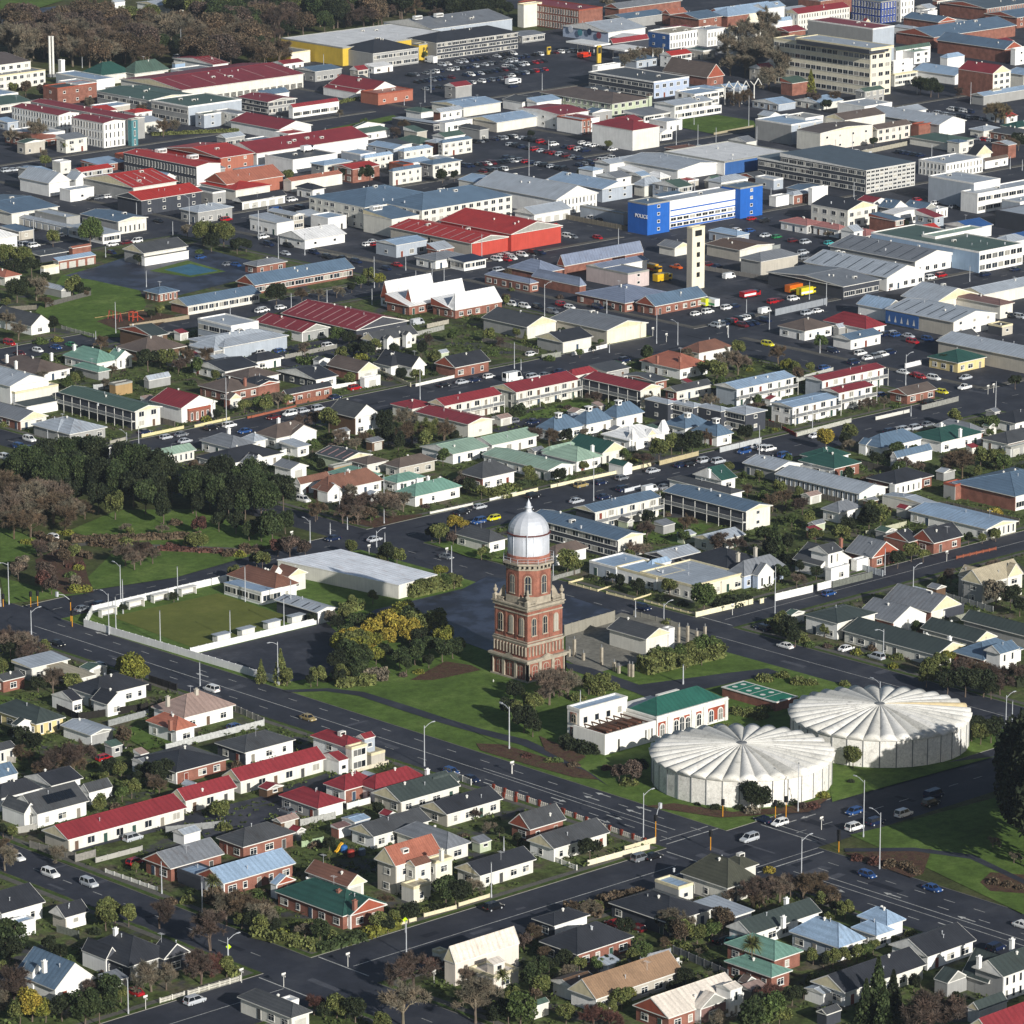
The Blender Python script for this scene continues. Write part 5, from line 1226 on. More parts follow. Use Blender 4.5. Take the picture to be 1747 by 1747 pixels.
for x, y, hh, lab in ((628, 418, 8, 'tall yellow fuel price totem by the canopy'), (296, 362, 3.6, 'small yellow sign cube by the car park')):
    X, Y = TG(x, y); r = empty('sign_totem', (X, Y, 0)); tag(r, lab, 'sign'); mb = MB(); mb.box(-1.1,1.1,-.35,.35,-.1,hh); put('body', mb.mesh('body', ['obj']), r, color=colr('yel'))
    mb = MB(); mb.box(-.9,.9,-.4,-.35,hh*.55,hh*.9); put('sign_face', mb.mesh('sign_face', ['obj']), r, color=S('2b2b28'))
def text(s, x, y, z, size, rz, c, lab=None, parent=None, cat='sign', name='lettering'):
    cu = bpy.data.curves.new(name, 'FONT'); cu.body = s; cu.size = size; cu.extrude = .04; cu.align_x = 'CENTER'; cu.align_y = 'CENTER'; cu.space_character = 1.05; cu.offset = .03*size*.4
    tmp = bpy.data.objects.new('tmp', cu); col.objects.link(tmp); bpy.context.view_layer.update()
    me = bpy.data.meshes.new_from_object(tmp.evaluated_get(bpy.context.evaluated_depsgraph_get())); bpy.data.objects.remove(tmp); me.materials.clear(); me.materials.append(M['obj'])
    o = bpy.data.objects.new(name, me); col.objects.link(o)
    if parent: o.parent = parent; o.location = (x-parent.location.x, y-parent.location.y, z)
    else: o.location = (x, y, z)
    o.rotation_euler = (math.pi/2, 0, rz); o.color = c
    return o
def bfind(s):
    for b in BUILD:
        if b[0].startswith(s): return b
b = bfind('blue end towers'); x0,x1,y0,y1,h = b[1][0]
text('POLICE', x0-.12, y0+(y1-y0)*.3, 6.6, 1.9, -math.pi/2, S('f0f0ee'), parent=b[2])
x0,x1,y0,y1,h = b[1][1]; ox_, oy_ = b[2].location.x, b[2].location.y
for z0, z1, c_ in ((6.6,7.1,'pol'),(4.5,4.9,'pol'),(2.2,2.6,'pol'),(.1,.7,'pol'),(8.4,8.6,'bl'),(7.7,7.85,'bl')):
    mb = MB(); mb.box(x0-ox_+.3, x1-ox_-.1, y0-oy_-.1, y0-oy_-.01, z0, z1); put('facade_band', mb.mesh('facade_band', ['obj']), b[2], color=colr(c_))
b = bfind('huge yellow'); x0,x1,y0,y1,h = b[1][3]
text('PAK', (x0+x1)/2, y0-.12, 4.6, 3.0, 0, S('1c1c1c'), parent=b[2])
b = bfind('tall pale concrete'); x0,x1,y0,y1,h = b[1][0]
for k in range(4):
    mb = MB(); mb.box(-.75,.75,-.06,.05,0,1.6); o = put('opening', mb.mesh('opening', ['dark']), b[2], ((x1-x0)/2, -.02, 4.2+k*3.45))
mb = MB(); mb.box(-1.6,1.6,-.06,.05,0,2.0); put('opening', mb.mesh('opening', ['dark']), b[2], ((x1-x0)/2, -.02, 18.3))
b = bfind('concrete sided warehouse'); x0,x1,y0,y1,h = b[1][0]
for k in range(7):
    mb = MB(); mb.box(-.05,.0,0,1.1,0,1.2+(k%3)*.5); put('wall_graffiti', mb.mesh('wall_graffiti', ['dark']), b[2], (-.06, (y1-y0)*.42+k*1.6, 2.1-(k%2)*.3))
b = bfind('blue mural shed'); x0,x1,y0,y1,h = b[1][0]
mb = MB(); mb.box(-.12,-.02,(y1-y0)*.5,(y1-y0)-.5,.6,h-.3); put('mural', mb.mesh('mural', ['obj']), b[2], color=colr('blue'))
for k in range(5):
    mb = MB(); yy=(y1-y0)*(.55+.09*k); mb.quad([(-.14,yy+1.0,1.4),(-.14,yy,1.4),(-.14,yy+.5,3.6)]); put('painted_sail', mb.mesh('painted_sail', ['trim']), b[2])
b = bfind('mural painted gable'); x0,x1,y0,y1,h = b[1][0]
for k in range(4):
    mb = MB(); mb.lathe([(0,-.02),(1.6,-.02),(1.6,.04)],14); o = put('painted_roundel', mb.mesh('painted_roundel', ['obj']), b[2], (-.05, (y1-y0)*(.2+.2*k), 3.2+(k%2)), color=S(['8a3d46','23344f','4c8a94','c9cdd4'][k])); o.rotation_euler = (0, -math.pi/2, 0)

def club_hall():
    q = [G(474,955,3.8), G(680,998,3.8), G(745,980,3.8), G(582,937,3.8)]; ox, oy = q[1]
    r = empty('club_hall', (ox, oy, 0)); tag(r, 'large windowless cream hall with broad flat white roof', 'club hall')
    p = [(a-ox, b-oy) for a, b in q]; p = p if sum(p[i][0]*p[(i+1)%4][1]-p[(i+1)%4][0]*p[i][1] for i in range(4)) > 0 else p[::-1]
    mb = MB(); mb.prism(p, -.1, 3.6); put('wall', mb.mesh('wall', ['wall']), r, color=colr('c'))
    cx, cy = sum(a for a, b in p)/4, sum(b for a, b in p)/4; e = [(cx+(a-cx)*1.012, cy+(b-cy)*1.012) for a, b in p]
    mb = MB(); mb.prism(e, 3.6, 3.82, 1, 0); put('roof', mb.mesh('roof', ['roofx', 'trim']), r, color=S('f2f6fb'))
    mb = MB(); a, b = Vector((*p[0], 0)), Vector((*p[1], 0))
    xs = [a_ for a_, b_ in q]; ys = [b_ for a_, b_ in q]
    BUILD.append(('large windowless cream hall with broad flat white roof', [(min(xs)+3, max(xs)-3, min(ys)+3, max(ys)-3, 3.8)], r))
club_hall()
# ---- small annexes, stores and lean-tos between the commercial buildings
def in_poly(x, y, poly):
    ins = False
    for i in range(len(poly)):
        (x1, y1), (x2, y2) = poly[i], poly[i-1]
        if (y1 > y) != (y2 > y) and x < (x2-x1)*(y-y1)/(y2-y1)+x1: ins = not ins
    return ins
KEEP = [[(640,95),(900,70),(1010,70),(1010,140),(700,170)],[(780,240),(1070,225),(1070,290),(900,330),(780,300)],[(1160,420),(1420,420),(1420,545),(1130,560),(1100,500)],[(1290,350),(1480,400),(1330,430),(1200,400)],[(1570,165),(1700,180),(1690,225),(1560,215)],[(860,360),(960,380),(1100,420),(900,440)],[(570,385),(680,390),(740,430),(600,420)],[(1290,230),(1620,240),(1620,275),(1320,275)],[(1180,190),(1310,190),(1310,235),(1120,235)],[(400,560),(720,540),(720,610),(420,620)],[(0,330),(130,320),(300,400),(120,430)]]
ANNEX = []
def annexes(n):
    rnd = random.Random(5); yb = [b for b in BLK if b[4] == 'y'] + [(1560,1900,1000,1500,'y')]; c_ = t_ = 0
    allb = [bx for l, bs, r in BUILD for bx in bs]
    while c_ < n and t_ < 20000:
        t_ += 1; x0,x1,y0,y1,_ = rnd.choice(yb); W, D = rnd.uniform(5,16), rnd.uniform(5,16); X, Y = rnd.uniform(x0+3,x1-3-W), rnd.uniform(y0+3,y1-3-D)
        a = pix(X+W/2, Y+D/2)
        if not (5 < a[0] < 1742 and 4 < a[1] < 600) or any(in_poly(a[0], a[1], k) for k in KEEP): continue
        if any(X < bx[1]+1.2 and X+W > bx[0]-1.2 and Y < bx[3]+1.2 and Y+D > bx[2]-1.2 for bx in allb): continue
        c_ += 1; h = rnd.choice((2.8,3.2,3.8,4.5,5.4)); k = rnd.choice(('gx','gy','fl','mo','hip','gx')); rc, rcn = rnd.choice((('lg','pale grey'),('gr','grey'),('lb','light blue'),('wh','white'),('rd','dark red'),('bg','slate'),('dg','dark grey'),('rr','red'),('gn','green'),('lg','pale grey'),('lb','light blue')))
        wc = rnd.choice(('w','w','c','g','lg','b','t')); rh = rnd.uniform(.6,1.8)
        r = empty('annex', (X, Y, 0)); mb = MB(); o_ = 0 if k == 'fl' else .25; mb.box(o_,W-o_,o_,D-o_,-.1,h); put('wall', mb.mesh('wall', ['brick' if wc == 'b' else 'wall']), r, color=colr(wc))
        st = rnd.choice('hosbn'); facade(r, 'R', .5, W-.5, o_, h, st, rnd); facade(r, 'L', .5, D-.5, o_, h, rnd.choice('sonh'), rnd)
        if k == 'fl':
            mb = MB()
            for q in ((-.05,W+.05,-.05,.25),(-.05,W+.05,D-.25,D+.05),(-.05,.25,.25,D-.25),(W-.25,W+.05,.25,D-.25)): mb.box(*q,h-.1,h+.5,1)
            mb.box(.25,W-.25,.25,D-.25,h-.08,h+.15,0); put('roof', mb.mesh('roof', ['roofx','gable_w' if wc != 'b' else 'gable_b']), r, color=colr(rc))
        else:
            me = roof_mesh(k, 0, W, 0, D, h, rh, 'roofx' if k != 'gy' else 'roofy'); me.materials[3] = M['gable_w' if wc != 'b' else 'gable_b']; put('roof', me, r, color=colr(rc))
        bx = (X, X+W, Y, Y+D, h); allb.append(bx); ANNEX.append((bx, r, f"{rcn} roofed {dict(w='white',c='cream',g='grey',lg='grey',b='brick',t='tan')[wc]} annex"))
annexes(125)
# ------------------------------------------------------------ names for what stands near what
import collections
SHORT = {}
PREP = {'with','beside','behind','in','on','at','above','below','by','under','nearest','between','joined','facing','left','right','of','near'}
_lab = [b[0] for b in BUILD]
for l in _lab:
    ws = l.split(); cuts = [i for i, w_ in enumerate(ws) if w_ in PREP and i >= 2] + [len(ws)]
    for c_ in cuts:
        p = ' '.join(ws[:c_])
        if sum(1 for q in _lab if q.startswith(p)) == 1 or c_ == len(ws): SHORT[l] = p.rstrip(','); break
PEND = []   # (object, description, category, group, X, Y)
def later(o, desc, cat, group, X, Y): PEND.append((o, desc, cat, group, X, Y))
def nearest(X, Y):
    best = None
    for l, bx, r in BUILD:
        for x0,x1,y0,y1,h in bx:
            d = math.hypot(max(x0-X, 0, X-x1), max(y0-Y, 0, Y-y1))
            if best is None or d < best[0]: best = (d, l, (x0+x1)/2, (y0+y1)/2)
    return best
ORD = ['leftmost','second','third','fourth','fifth','sixth','seventh','eighth','ninth','tenth','eleventh','twelfth']
def finish_labels():
    g = collections.defaultdict(list)
    for o, desc, cat, group, X, Y in PEND:
        d, l, bx, by = nearest(X, Y); a = pix(X, Y); b = pix(bx, by); dx, dy = a[0]-b[0], (a[1]-b[1])
        rel = ('right of' if dx > 0 else 'left of') if abs(dx) > 1.2*abs(dy) else ('in front of' if dy > 0 else 'behind')
        s = SHORT[l].split()
        lim = 16-4-len(desc.split())-len(rel.split())-1
        if len(s) > lim: s = s[:lim]
        g[f"{desc} {rel} the {' '.join(s)}"].append((a[0], o, cat, group))
    for k, v in g.items():
        v.sort(key=lambda t: t[0])
        for i, (x, o, cat, group) in enumerate(v):
            if len(v) == 1: t = k
            elif i == 0: t = k + ', leftmost'
            elif i == len(v)-1: t = k + ', rightmost'
            else: t = k + f", {ORD[i] if i < 12 else str(i+1)+'th'} from left"
            tag(o, t, cat, group)
# ------------------------------------------------------------ cars
def car_parts(kind):
    L, Wd, hb, ht = dict(hatch=(4.1,1.74,.86,1.46), sedan=(4.6,1.8,.86,1.42), suv=(4.6,1.86,1.0,1.74), van=(5.0,1.9,1.1,2.05), ute=(5.1,1.85,1.0,1.7), camper=(6.2,2.2,1.3,2.9))[kind]
    w2 = Wd/2
    body = MB()
    st = [(-.5,.38,.55,.80),(-.485,.25,hb*.9,.93),(-.36,.22,hb,1),(-.05,.22,hb,1),(.22,.22,hb,1),(.30,.22,hb*.97,1),(.46,.24,hb*.78,.95),(.5,.36,hb*.6,.8)]
    if kind in ('van','camper'): st = [(-.5,.3,hb,.92),(-.48,.25,hb,1),(.3,.22,hb,1),(.42,.24,hb*.9,.98),(.49,.28,hb*.62,.92),(.5,.36,hb*.5,.85)]
    rings = []
    for x, z0, z1, k in st:
        b = len(body.v); X_ = x*L
        body.v += [(X_,-w2*k*.93,z0),(X_,-w2*k,(z0+z1)/2),(X_,-w2*k*.94,z1),(X_,w2*k*.94,z1),(X_,w2*k,(z0+z1)/2),(X_,w2*k*.93,z0)]; rings.append(b)
    for a, b in zip(rings, rings[1:]):
        for i in range(6): j=(i+1)%6; body.f.append((a+i,b+i,b+j,a+j)); body.m.append(0)
    body.f.append(tuple(rings[0]+i for i in range(6))); body.m.append(0); body.f.append(tuple(rings[-1]+5-i for i in range(6))); body.m.append(0)
    cab = dict(hatch=(-.46,-.38,.12,.27), sedan=(-.36,-.22,.1,.24), suv=(-.47,-.42,.12,.26), van=(-.49,-.48,.28,.4), ute=(-.08,-.04,.14,.26), camper=(-.49,-.49,.3,.4))[kind]
    rb, rt, ft, fb = [c*L for c in cab]; k0, k1 = .90*w2, .72*w2
    if kind in ('van','camper'): k1 = .86*w2
    glass = MB()
    lo = [(rb,-k0,hb-.02),(fb,-k0,hb-.02),(fb,k0,hb-.02),(rb,k0,hb-.02)]; hi = [(rt,-k1,ht-.06),(ft,-k1,ht-.06),(ft,k1,ht-.06),(rt,k1,ht-.06)]
    n = len(glass.v); glass.v += lo+hi
    for i in range(4): j=(i+1)%4; glass.f.append((n+i,n+j,n+4+j,n+4+i)); glass.m.append(0)
    # roof and pillars belong to the body
    body.prism([(rt-.02,-k1-.02),(ft+.02,-k1-.02),(ft+.02,k1+.02),(rt-.02,k1+.02)], ht-.07, ht)
    for (lx, ly, lz), (hx, hy, hz) in zip(lo, hi): body.tube((lx,ly*1.01,lz),(hx,hy*1.01,hz),.06,.05,4)
    mx = (rb+fb)/2-.1
    for s_ in (-1,1): body.tube((mx,s_*k0*1.01,hb),( (rt+ft)/2-.1,s_*k1*1.01,ht-.06),.05,.05,4)
    if kind in ('van','camper'): body.prism([(rb,-k0-.01),(L*.1,-k0-.01),(L*.1,k0+.01),(rb,k0+.01)], hb, ht-.05)
    if kind == 'ute': glass.box(-.47*L,-.1*L,-w2*.8,w2*.8,hb+.005,hb+.02)
    wheel = MB(); wheel.tube((0,-.1,0),(0,.1,0),.33,.33,12,0); wheel.tube((0,-.115,0),(0,.115,0),.19,.19,8,1)
    light = MB(); light.box(-.04,.04,-.18,.18,-.07,.07)
    return body, glass, wheel, light, L, Wd, hb
def car_meshes(kind):
    def f():
        b, g, wh, li, L, Wd, hb = car_parts(kind)
        far = MB(); far.v = b.v+g.v; far.f = b.f+[tuple(i+len(b.v) for i in f_) for f_ in g.f]; far.m = [0]*len(b.f)+[1]*len(g.f)
        for sx in (-.3,.3):
            for sy in (-1,1): far.tube((sx*L,sy*(Wd/2-.22),.33),(sx*L,sy*(Wd/2+.02),.33),.33,.33,8,2)
        return dict(body=b.mesh('car_body',['paint']), glass=g.mesh('car_window',['autoglass']), wheel=wh.mesh('car_wheel',['dark','metal']), light=li.mesh('headlight',['lamp']), tail=li.mesh('tail_light',['obj']), far=far.mesh('car',['paint','autoglass','dark']), L=L, W=Wd, hb=hb)
    return cached(('car', kind), f)
CARC = dict(white='e6e6e3', silver='b4b8bc', grey='6e7277', black='16171a', navy='14213f', blue='24487e', red='a3141c', yellow='d8cf1e', orange='c95a16', green='2c7a4a', teal='4aa3a5', gold='9c8a5c', darkred='5a1519')
DIR = dict(E=0, N=math.pi/2, W=math.pi, S=-math.pi/2)
NCAR = 0
def car(X, Y, d, c, kind='hatch', near=True, where='parked', z=None):
    global NCAR
    NCAR += 1
    m = car_meshes(kind); rz = DIR[d] if isinstance(d, str) else d
    rz += random.uniform(-.03, .03)
    z = z if z is not None else 0.0
    kn = dict(hatch='hatchback', sedan='saloon car', suv='estate car', van='van', ute='pickup', camper='camper van')[kind]
    cc = {'darkred':'dark red','navy':'dark blue'}.get(c, c)
    if near:
        r = empty(kn.replace(' ', '_'), (X, Y, z), rz)
        bo = put('body', m['body'], r, color=S(CARC[c])); put('window', m['glass'], r)
        for sx in (-.3,.3):
            for sy in (-1,1): put('wheel', m['wheel'], r, (sx*m['L'], sy*(m['W']/2-.12), .33))
        for sy in (-1,1):
            put('headlight', m['light'], bo, (m['L']*.485, sy*m['W']*.33, m['hb']*.68)); put('tail_light', m['tail'], bo, (-m['L']*.492, sy*m['W']*.36, m['hb']*.8), color=S('7a1010'))
    else: r = put(kn.replace(' ', '_'), m['far'], None, (X, Y, z), rz, color=S(CARC[c]))
    later(r, f"{cc} {kn} {where}", 'car' if kind not in ('van','ute','camper') else kn, 'cars and vans on the streets and in yards', X, Y)
    return r
RC = ['white','white','silver','silver','grey','grey','black','navy','navy','black','red','white','silver','darkred','black','navy']
def cars_at(tx, ty, txt, near=True):
    global TX, TY
    TX, TY = tx, ty
    for t in txt.split(','):
        f = t.split()
        if not f: continue
        X, Y = TG(float(f[0]), float(f[1]), .7); kind = f[4] if len(f) > 4 else random.choice(['hatch','sedan','suv'])
        car(X, Y, f[2], f[3], kind, near, 'driving' if (len(f) > 5) else 'parked')
def car_row(tx, ty, x1, y1, x2, y2, n, d, skip=.15, near=False):
    global TX, TY
    TX, TY = tx, ty
    a = TG(x1, y1, .7); b = TG(x2, y2, .7)
    n = int(n*1.35)
    for i in range(n):
        if random.random() < skip: continue
        t = (i+.5)/n; car(a[0]+(b[0]-a[0])*t, a[1]+(b[1]-a[1])*t, d, random.choice(RC), random.choice(['hatch','sedan','suv','suv']), near)
cars_at(0, 1447, '335 165 S white suv, 590 228 S silver suv, 895 85 E red hatch, 110 55 S white sedan, 1290 1005 E silver suv x, 890 945 N red sedan')
cars_at(430, 1447, '1600 385 E black suv x, 1090 30 E red hatch')
cars_at(860, 1447, '905 60 E grey suv, 985 50 E black sedan, 730 495 N red sedan, 880 525 N darkred hatch, 1520 610 E teal hatch, 1450 605 E black suv')
cars_at(1297, 1447, '710 170 S blue hatch x, 1140 260 S blue sedan x, 1740 505 S white sedan x, 1560 655 E navy suv, 370 960 E grey suv')
cars_at(0, 1150, '1400 95 N white suv x, 1555 345 E blue hatch, 780 475 S black sedan, 880 1080 E silver suv, 1445 870 E black sedan, 690 550 E red hatch')
cars_at(430, 1150, '370 285 S gold sedan x, 1320 640 S blue hatch x, 1450 690 S navy sedan x, 255 965 S navy hatch, 230 900 N grey sedan')
cars_at(860, 1150, '1625 1085 W silver suv x')
cars_at(1297, 1150, '130 980 W white hatch x, 950 920 E white suv x, 625 1010 E white suv x, 765 975 E navy suv x, 620 905 W blue hatch x, 1150 800 E navy van x, 20 960 N navy sedan, 1130 850 E black suv x')
cars_at(0, 870, '380 880 S black sedan x, 655 1025 N grey hatch x, 545 650 E grey sedan x, 665 620 E navy hatch x, 345 172 N white hatch')
cars_at(430, 870, '535 185 W navy sedan x, 810 190 E silver sedan x, 1600 50 W yellow hatch, 1500 72 W blue suv, 1285 305 S grey sedan, 1385 15 E black sedan')
cars_at(860, 870, '920 645 S navy suv, 1710 780 N navy suv')
cars_at(1297, 870, '165 895 N white sedan x, 570 912 E white sedan, 770 968 N silver suv, 455 548 E blue hatch x, 1195 540 W navy sedan')
cars_at(0, 580, '65 20 S red suv, 250 65 S white hatch, 370 45 S blue sedan, 470 28 S green sedan, 195 655 S white suv, 130 705 S blue suv, 195 715 S navy sedan, 1100 640 E silver hatch, 1200 622 E grey sedan, 1400 580 E black suv, 1520 562 E white suv, 1620 600 W blue sedan, 1225 665 E silver sedan, 960 605 E navy sedan, 130 85 S darkred sedan, 40 775 S white suv')
cars_at(430, 580, '505 35 E white suv, 185 68 E blue hatch, 250 485 W white suv, 140 508 W darkred sedan, 340 465 E silver hatch, 440 450 E silver suv, 1390 275 E silver sedan, 1570 238 E white hatch, 1470 262 W navy sedan, 1270 295 E black sedan, 340 1055 S white suv, 680 315 E red suv, 550 375 E navy sedan, 1510 1100 E silver hatch, 1400 1130 E black sedan, 1720 255 E white camper')
cars_at(860, 580, '180 90 E white hatch, 65 255 E white camper, 190 240 E silver suv, 270 228 E grey sedan, 370 205 E navy sedan, 455 475 E black sedan, 190 540 W navy sedan, 60 535 W grey hatch, 800 130 E navy suv, 510 958 E gold suv, 190 1030 E black suv, 780 910 E grey hatch, 985 862 E silver sedan, 640 940 E navy hatch, 480 1062 E silver sedan x, 790 985 E navy suv, 965 990 E white van, 1060 970 E grey sedan, 1225 820 E black hatch, 1325 795 E silver suv, 1420 800 E silver suv, 1590 735 W blue suv, 1680 700 E white sedan, 1725 715 E white suv, 660 1035 E navy sedan, 1170 825 E navy sedan')
cars_at(1297, 580, '945 210 S white sedan, 1035 228 S red sedan, 1150 250 S white suv, 1355 310 W white ute x, 1205 340 S yellow hatch, 1360 245 W silver sedan, 665 85 E white suv, 715 115 E white sedan, 810 95 E white suv, 860 80 E navy suv, 770 105 E grey suv, 620 145 E navy suv, 425 180 E blue hatch, 60 718 E white suv, 365 630 E white sedan, 950 590 E silver suv, 1030 578 E silver suv, 1110 555 E grey sedan, 860 605 E navy suv, 1120 410 E black suv, 800 360 E blue hatch, 160 760 E blue suv, 1060 240 S red hatch, 480 70 S navy suv, 50 25 S yellow suv')
cars_at(0, 290, '80 375 E red hatch, 215 395 E black suv, 405 430 E white hatch, 905 468 W white suv, 835 478 W darkred sedan, 1330 575 E blue hatch, 1510 620 E grey sedan, 1690 330 E white hatch, 740 545 S navy hatch, 745 490 E white sedan, 1725 930 E white hatch, 60 1140 S red suv, 1050 335 S black sedan, 1560 625 S blue sedan, 1500 325 E red suv', False)
cars_at(430, 290, '75 925 E white suv, 190 908 E white hatch, 865 515 E yellow sedan, 820 490 E red hatch, 950 530 E white sedan, 765 490 E white hatch, 800 470 E silver sedan, 960 625 S red sedan, 890 650 S navy hatch, 220 550 S silver sedan, 240 500 S black suv, 110 490 S navy suv, 75 440 E white suv, 410 545 S navy suv, 500 575 S black suv, 600 580 S black sedan, 690 605 S navy suv, 1620 590 S white suv, 1685 575 S red sedan, 1720 580 S white sedan, 1635 660 E silver suv, 225 285 S white hatch, 25 330 S silver suv, 160 265 E blue van, 1095 1010 E silver van, 265 195 E white suv, 320 255 S navy van', False)
cars_at(860, 290, '15 590 S red sedan, 45 575 S white suv, 120 560 S white suv, 195 545 S black suv, 240 545 S navy sedan, 420 435 S white suv, 455 440 S grey hatch, 620 445 S red hatch, 50 885 S white suv, 135 900 S white suv, 225 905 S black suv, 380 890 S red suv, 435 905 S white hatch, 320 935 S grey suv, 1270 950 E white hatch, 1350 935 E white suv, 1475 910 E white suv, 1530 900 E navy hatch, 1490 705 E white van, 1640 320 E red hatch, 1540 395 E white hatch, 1630 400 E blue hatch, 1730 430 E white sedan, 1420 65 E white sedan, 1140 640 S orange ute, 985 645 S yellow ute, 1350 625 E darkred suv, 585 315 E white suv, 630 330 E black sedan, 700 910 S black sedan, 620 905 S navy suv, 1410 635 E navy sedan', False)
cars_at(1297, 290, '40 430 E silver hatch, 110 440 E green hatch, 215 465 E darkred hatch, 300 475 E silver suv, 455 480 E teal hatch, 285 545 E silver suv, 290 580 E grey suv, 860 780 E red hatch, 790 770 E black suv, 380 930 E white sedan, 310 945 E silver suv, 85 870 E red suv, 120 860 E darkred hatch, 220 850 E white suv, 30 935 E white van, 1490 690 E navy suv, 1690 655 E navy sedan, 1200 695 E red suv, 1130 710 E white suv, 1440 262 E red sedan, 1040 195 E red hatch, 1160 215 E white sedan, 1280 240 E grey sedan, 1010 1135 S red suv, 1110 1120 S blue suv, 1650 965 S black suv, 1720 970 S silver suv, 900 1090 E blue hatch, 30 335 E black suv, 980 1095 S silver sedan', False)
# parking bays
for a in [(860,0,30,470,300,560,1),]: pass
car_row(430,0,1030,500,1747,395,17,'N',.1); car_row(430,0,1080,545,1747,450,16,'S',.12); car_row(430,0,1130,590,1747,505,15,'N',.15); car_row(430,0,1240,430,1747,350,11,'S',.2)
car_row(860,0,0,395,250,355,6,'N',.1); car_row(860,0,0,445,280,400,7,'S',.1); car_row(860,0,0,505,280,455,7,'N',.15); car_row(860,0,280,350,500,330,5,'N',.1); car_row(860,0,60,570,60,571,1,'E',0)
car_row(430,0,1460,940,1747,900,7,'N',.1); car_row(430,0,1400,1100,1747,1060,9,'S',.15); car_row(430,0,1440,1140,1747,1110,7,'N',.15)
car_row(860,0,60,900,560,1000,9,'E',.1); car_row(860,0,20,950,520,1050,9,'E',.1); car_row(860,0,0,1040,420,1120,8,'E',.15); car_row(860,0,500,940,740,990,5,'E',.1); car_row(860,0,400,1110,720,1040,7,'N',.1)
car_row(1297,0,1150,745,1500,790,9,'N',.05); car_row(1297,0,1250,720,1400,740,4,'N',.2); car_row(1297,0,440,1000,720,1000,6,'N',.2); car_row(1297,0,900,1000,1080,1030,4,'E',.1); car_row(1297,0,1390,910,1560,935,4,'N',.1)
car_row(860,290,1380,1030,1640,960,7,'N',.05); car_row(860,290,1560,1030,1747,990,4,'S',.1); car_row(860,290,560,200,860,150,8,'N',.15); car_row(860,0,1150,1000,1400,960,5,'E',.2)
car_row(1297,290,640,795,20,880,1,'N',1); car_row(0,290,100,480,240,500,4,'E',.2); car_row(0,290,600,190,740,170,4,'E',.1); car_row(430,290,1590,575,1747,560,3,'S',.5)
car_row(0,580,1560,95,1747,80,4,'E',.1); car_row(0,0,1100,370,1500,390,6,'E',.3); car_row(1297,290,700,1100,900,1080,4,'E',.2); car_row(0,0,20,1130,200,1110,3,'E',.1)
# fire engines, ambulance, boat-like red truck
def truck(tx, ty, x, y, d, c, band, lab, L=7.2, hgt=3.0):
    global TX, TY
    TX, TY = tx, ty
    X, Y = TG(x, y, 1.0); r = empty('truck', (X, Y, 0), DIR[d]); tag(r, lab, 'truck')
    mb = MB(); mb.box(-L/2,L*.2,-1.2,1.2,.6,hgt); put('box_body', mb.mesh('box_body', ['paint']), r, color=S(c))
    mb = MB(); mb.prism([(L*.2+.05,-1.15),(L/2,-1.1),(L/2,1.1),(L*.2+.05,1.15)],.6,hgt*.85); put('cab', mb.mesh('cab', ['paint']), r, color=S(c))
    mb = MB(); mb.box(L/2-.02,L/2+.04,-1,1,1.5,2.3); mb.box(L*.25,L*.42,-1.2,1.2,1.5,2.25); put('windscreen', mb.mesh('windscreen', ['autoglass']), r)
    mb = MB(); mb.box(-L/2+.02,L*.2-.02,-1.22,1.22,1.0,1.7); put('stripe', mb.mesh('stripe', ['obj']), r, color=S(band))
    for sx in (-.32,.32):
        for sy in (-1,1):
            mb = MB(); mb.tube((sx*L,sy*1.0,.45),(sx*L,sy*1.25,.45),.45,.45,10); put('wheel', mb.mesh('wheel', ['dark']), r)
truck(860,290,1300,880,'N','c8d32c','e8e8e4','green and white ambulance parked behind the brick wing')
truck(860,290,1360,885,'N','e6e8e2','3e8f5a','white ambulance with green stripe beside the brick wing')
truck(860,290,1050,720,'E','d9b01c','c9a010','yellow truck beside the fire station bays')
truck(860,290,990,660,'S','c99a1c','c0392b','yellow and red truck at the fire station door',6)
truck(860,290,1630,825,'E','a3141c','e4e4e0','red and white open topped truck in the yard',8,2.4)
truck(1297,290,240,790,'E','d06a1c','e8d23c','orange bus with yellow lights behind grey wall',9)
truck(1297,290,310,810,'E','d9c82c','e8e8e0','yellow and white bus behind the grey wall',8)
truck(860,0,60,545,'E','e8e8e6','2b3038','white coach in the big car park',7.5,2.9)
truck(430,0,1185,405,'N','ebebe8','d8d8d4','white delivery truck by supermarket entrance',6,3.4)
truck(860,0,530,370,'E','c8381c','a32a14','red orange truck by the fuel canopies',6.5,2.8)
truck(430,0,365,985,'E','f0f0ee','dededa','white van on the rooftop parking deck',5,2.4); 
bpy.data.objects[list(bpy.data.objects.keys())[-1]]
for o in col.objects:
    if o.get('label') == 'white van on the rooftop parking deck':
        TX, TY = 430, 0; a = TG(365, 985, 6.2); o.location = (a[0], a[1], 5.15)
for bx, r, l in ANNEX: later(r, l, 'annex', 'small commercial annexes', (bx[0]+bx[1])/2, (bx[2]+bx[3])/2)
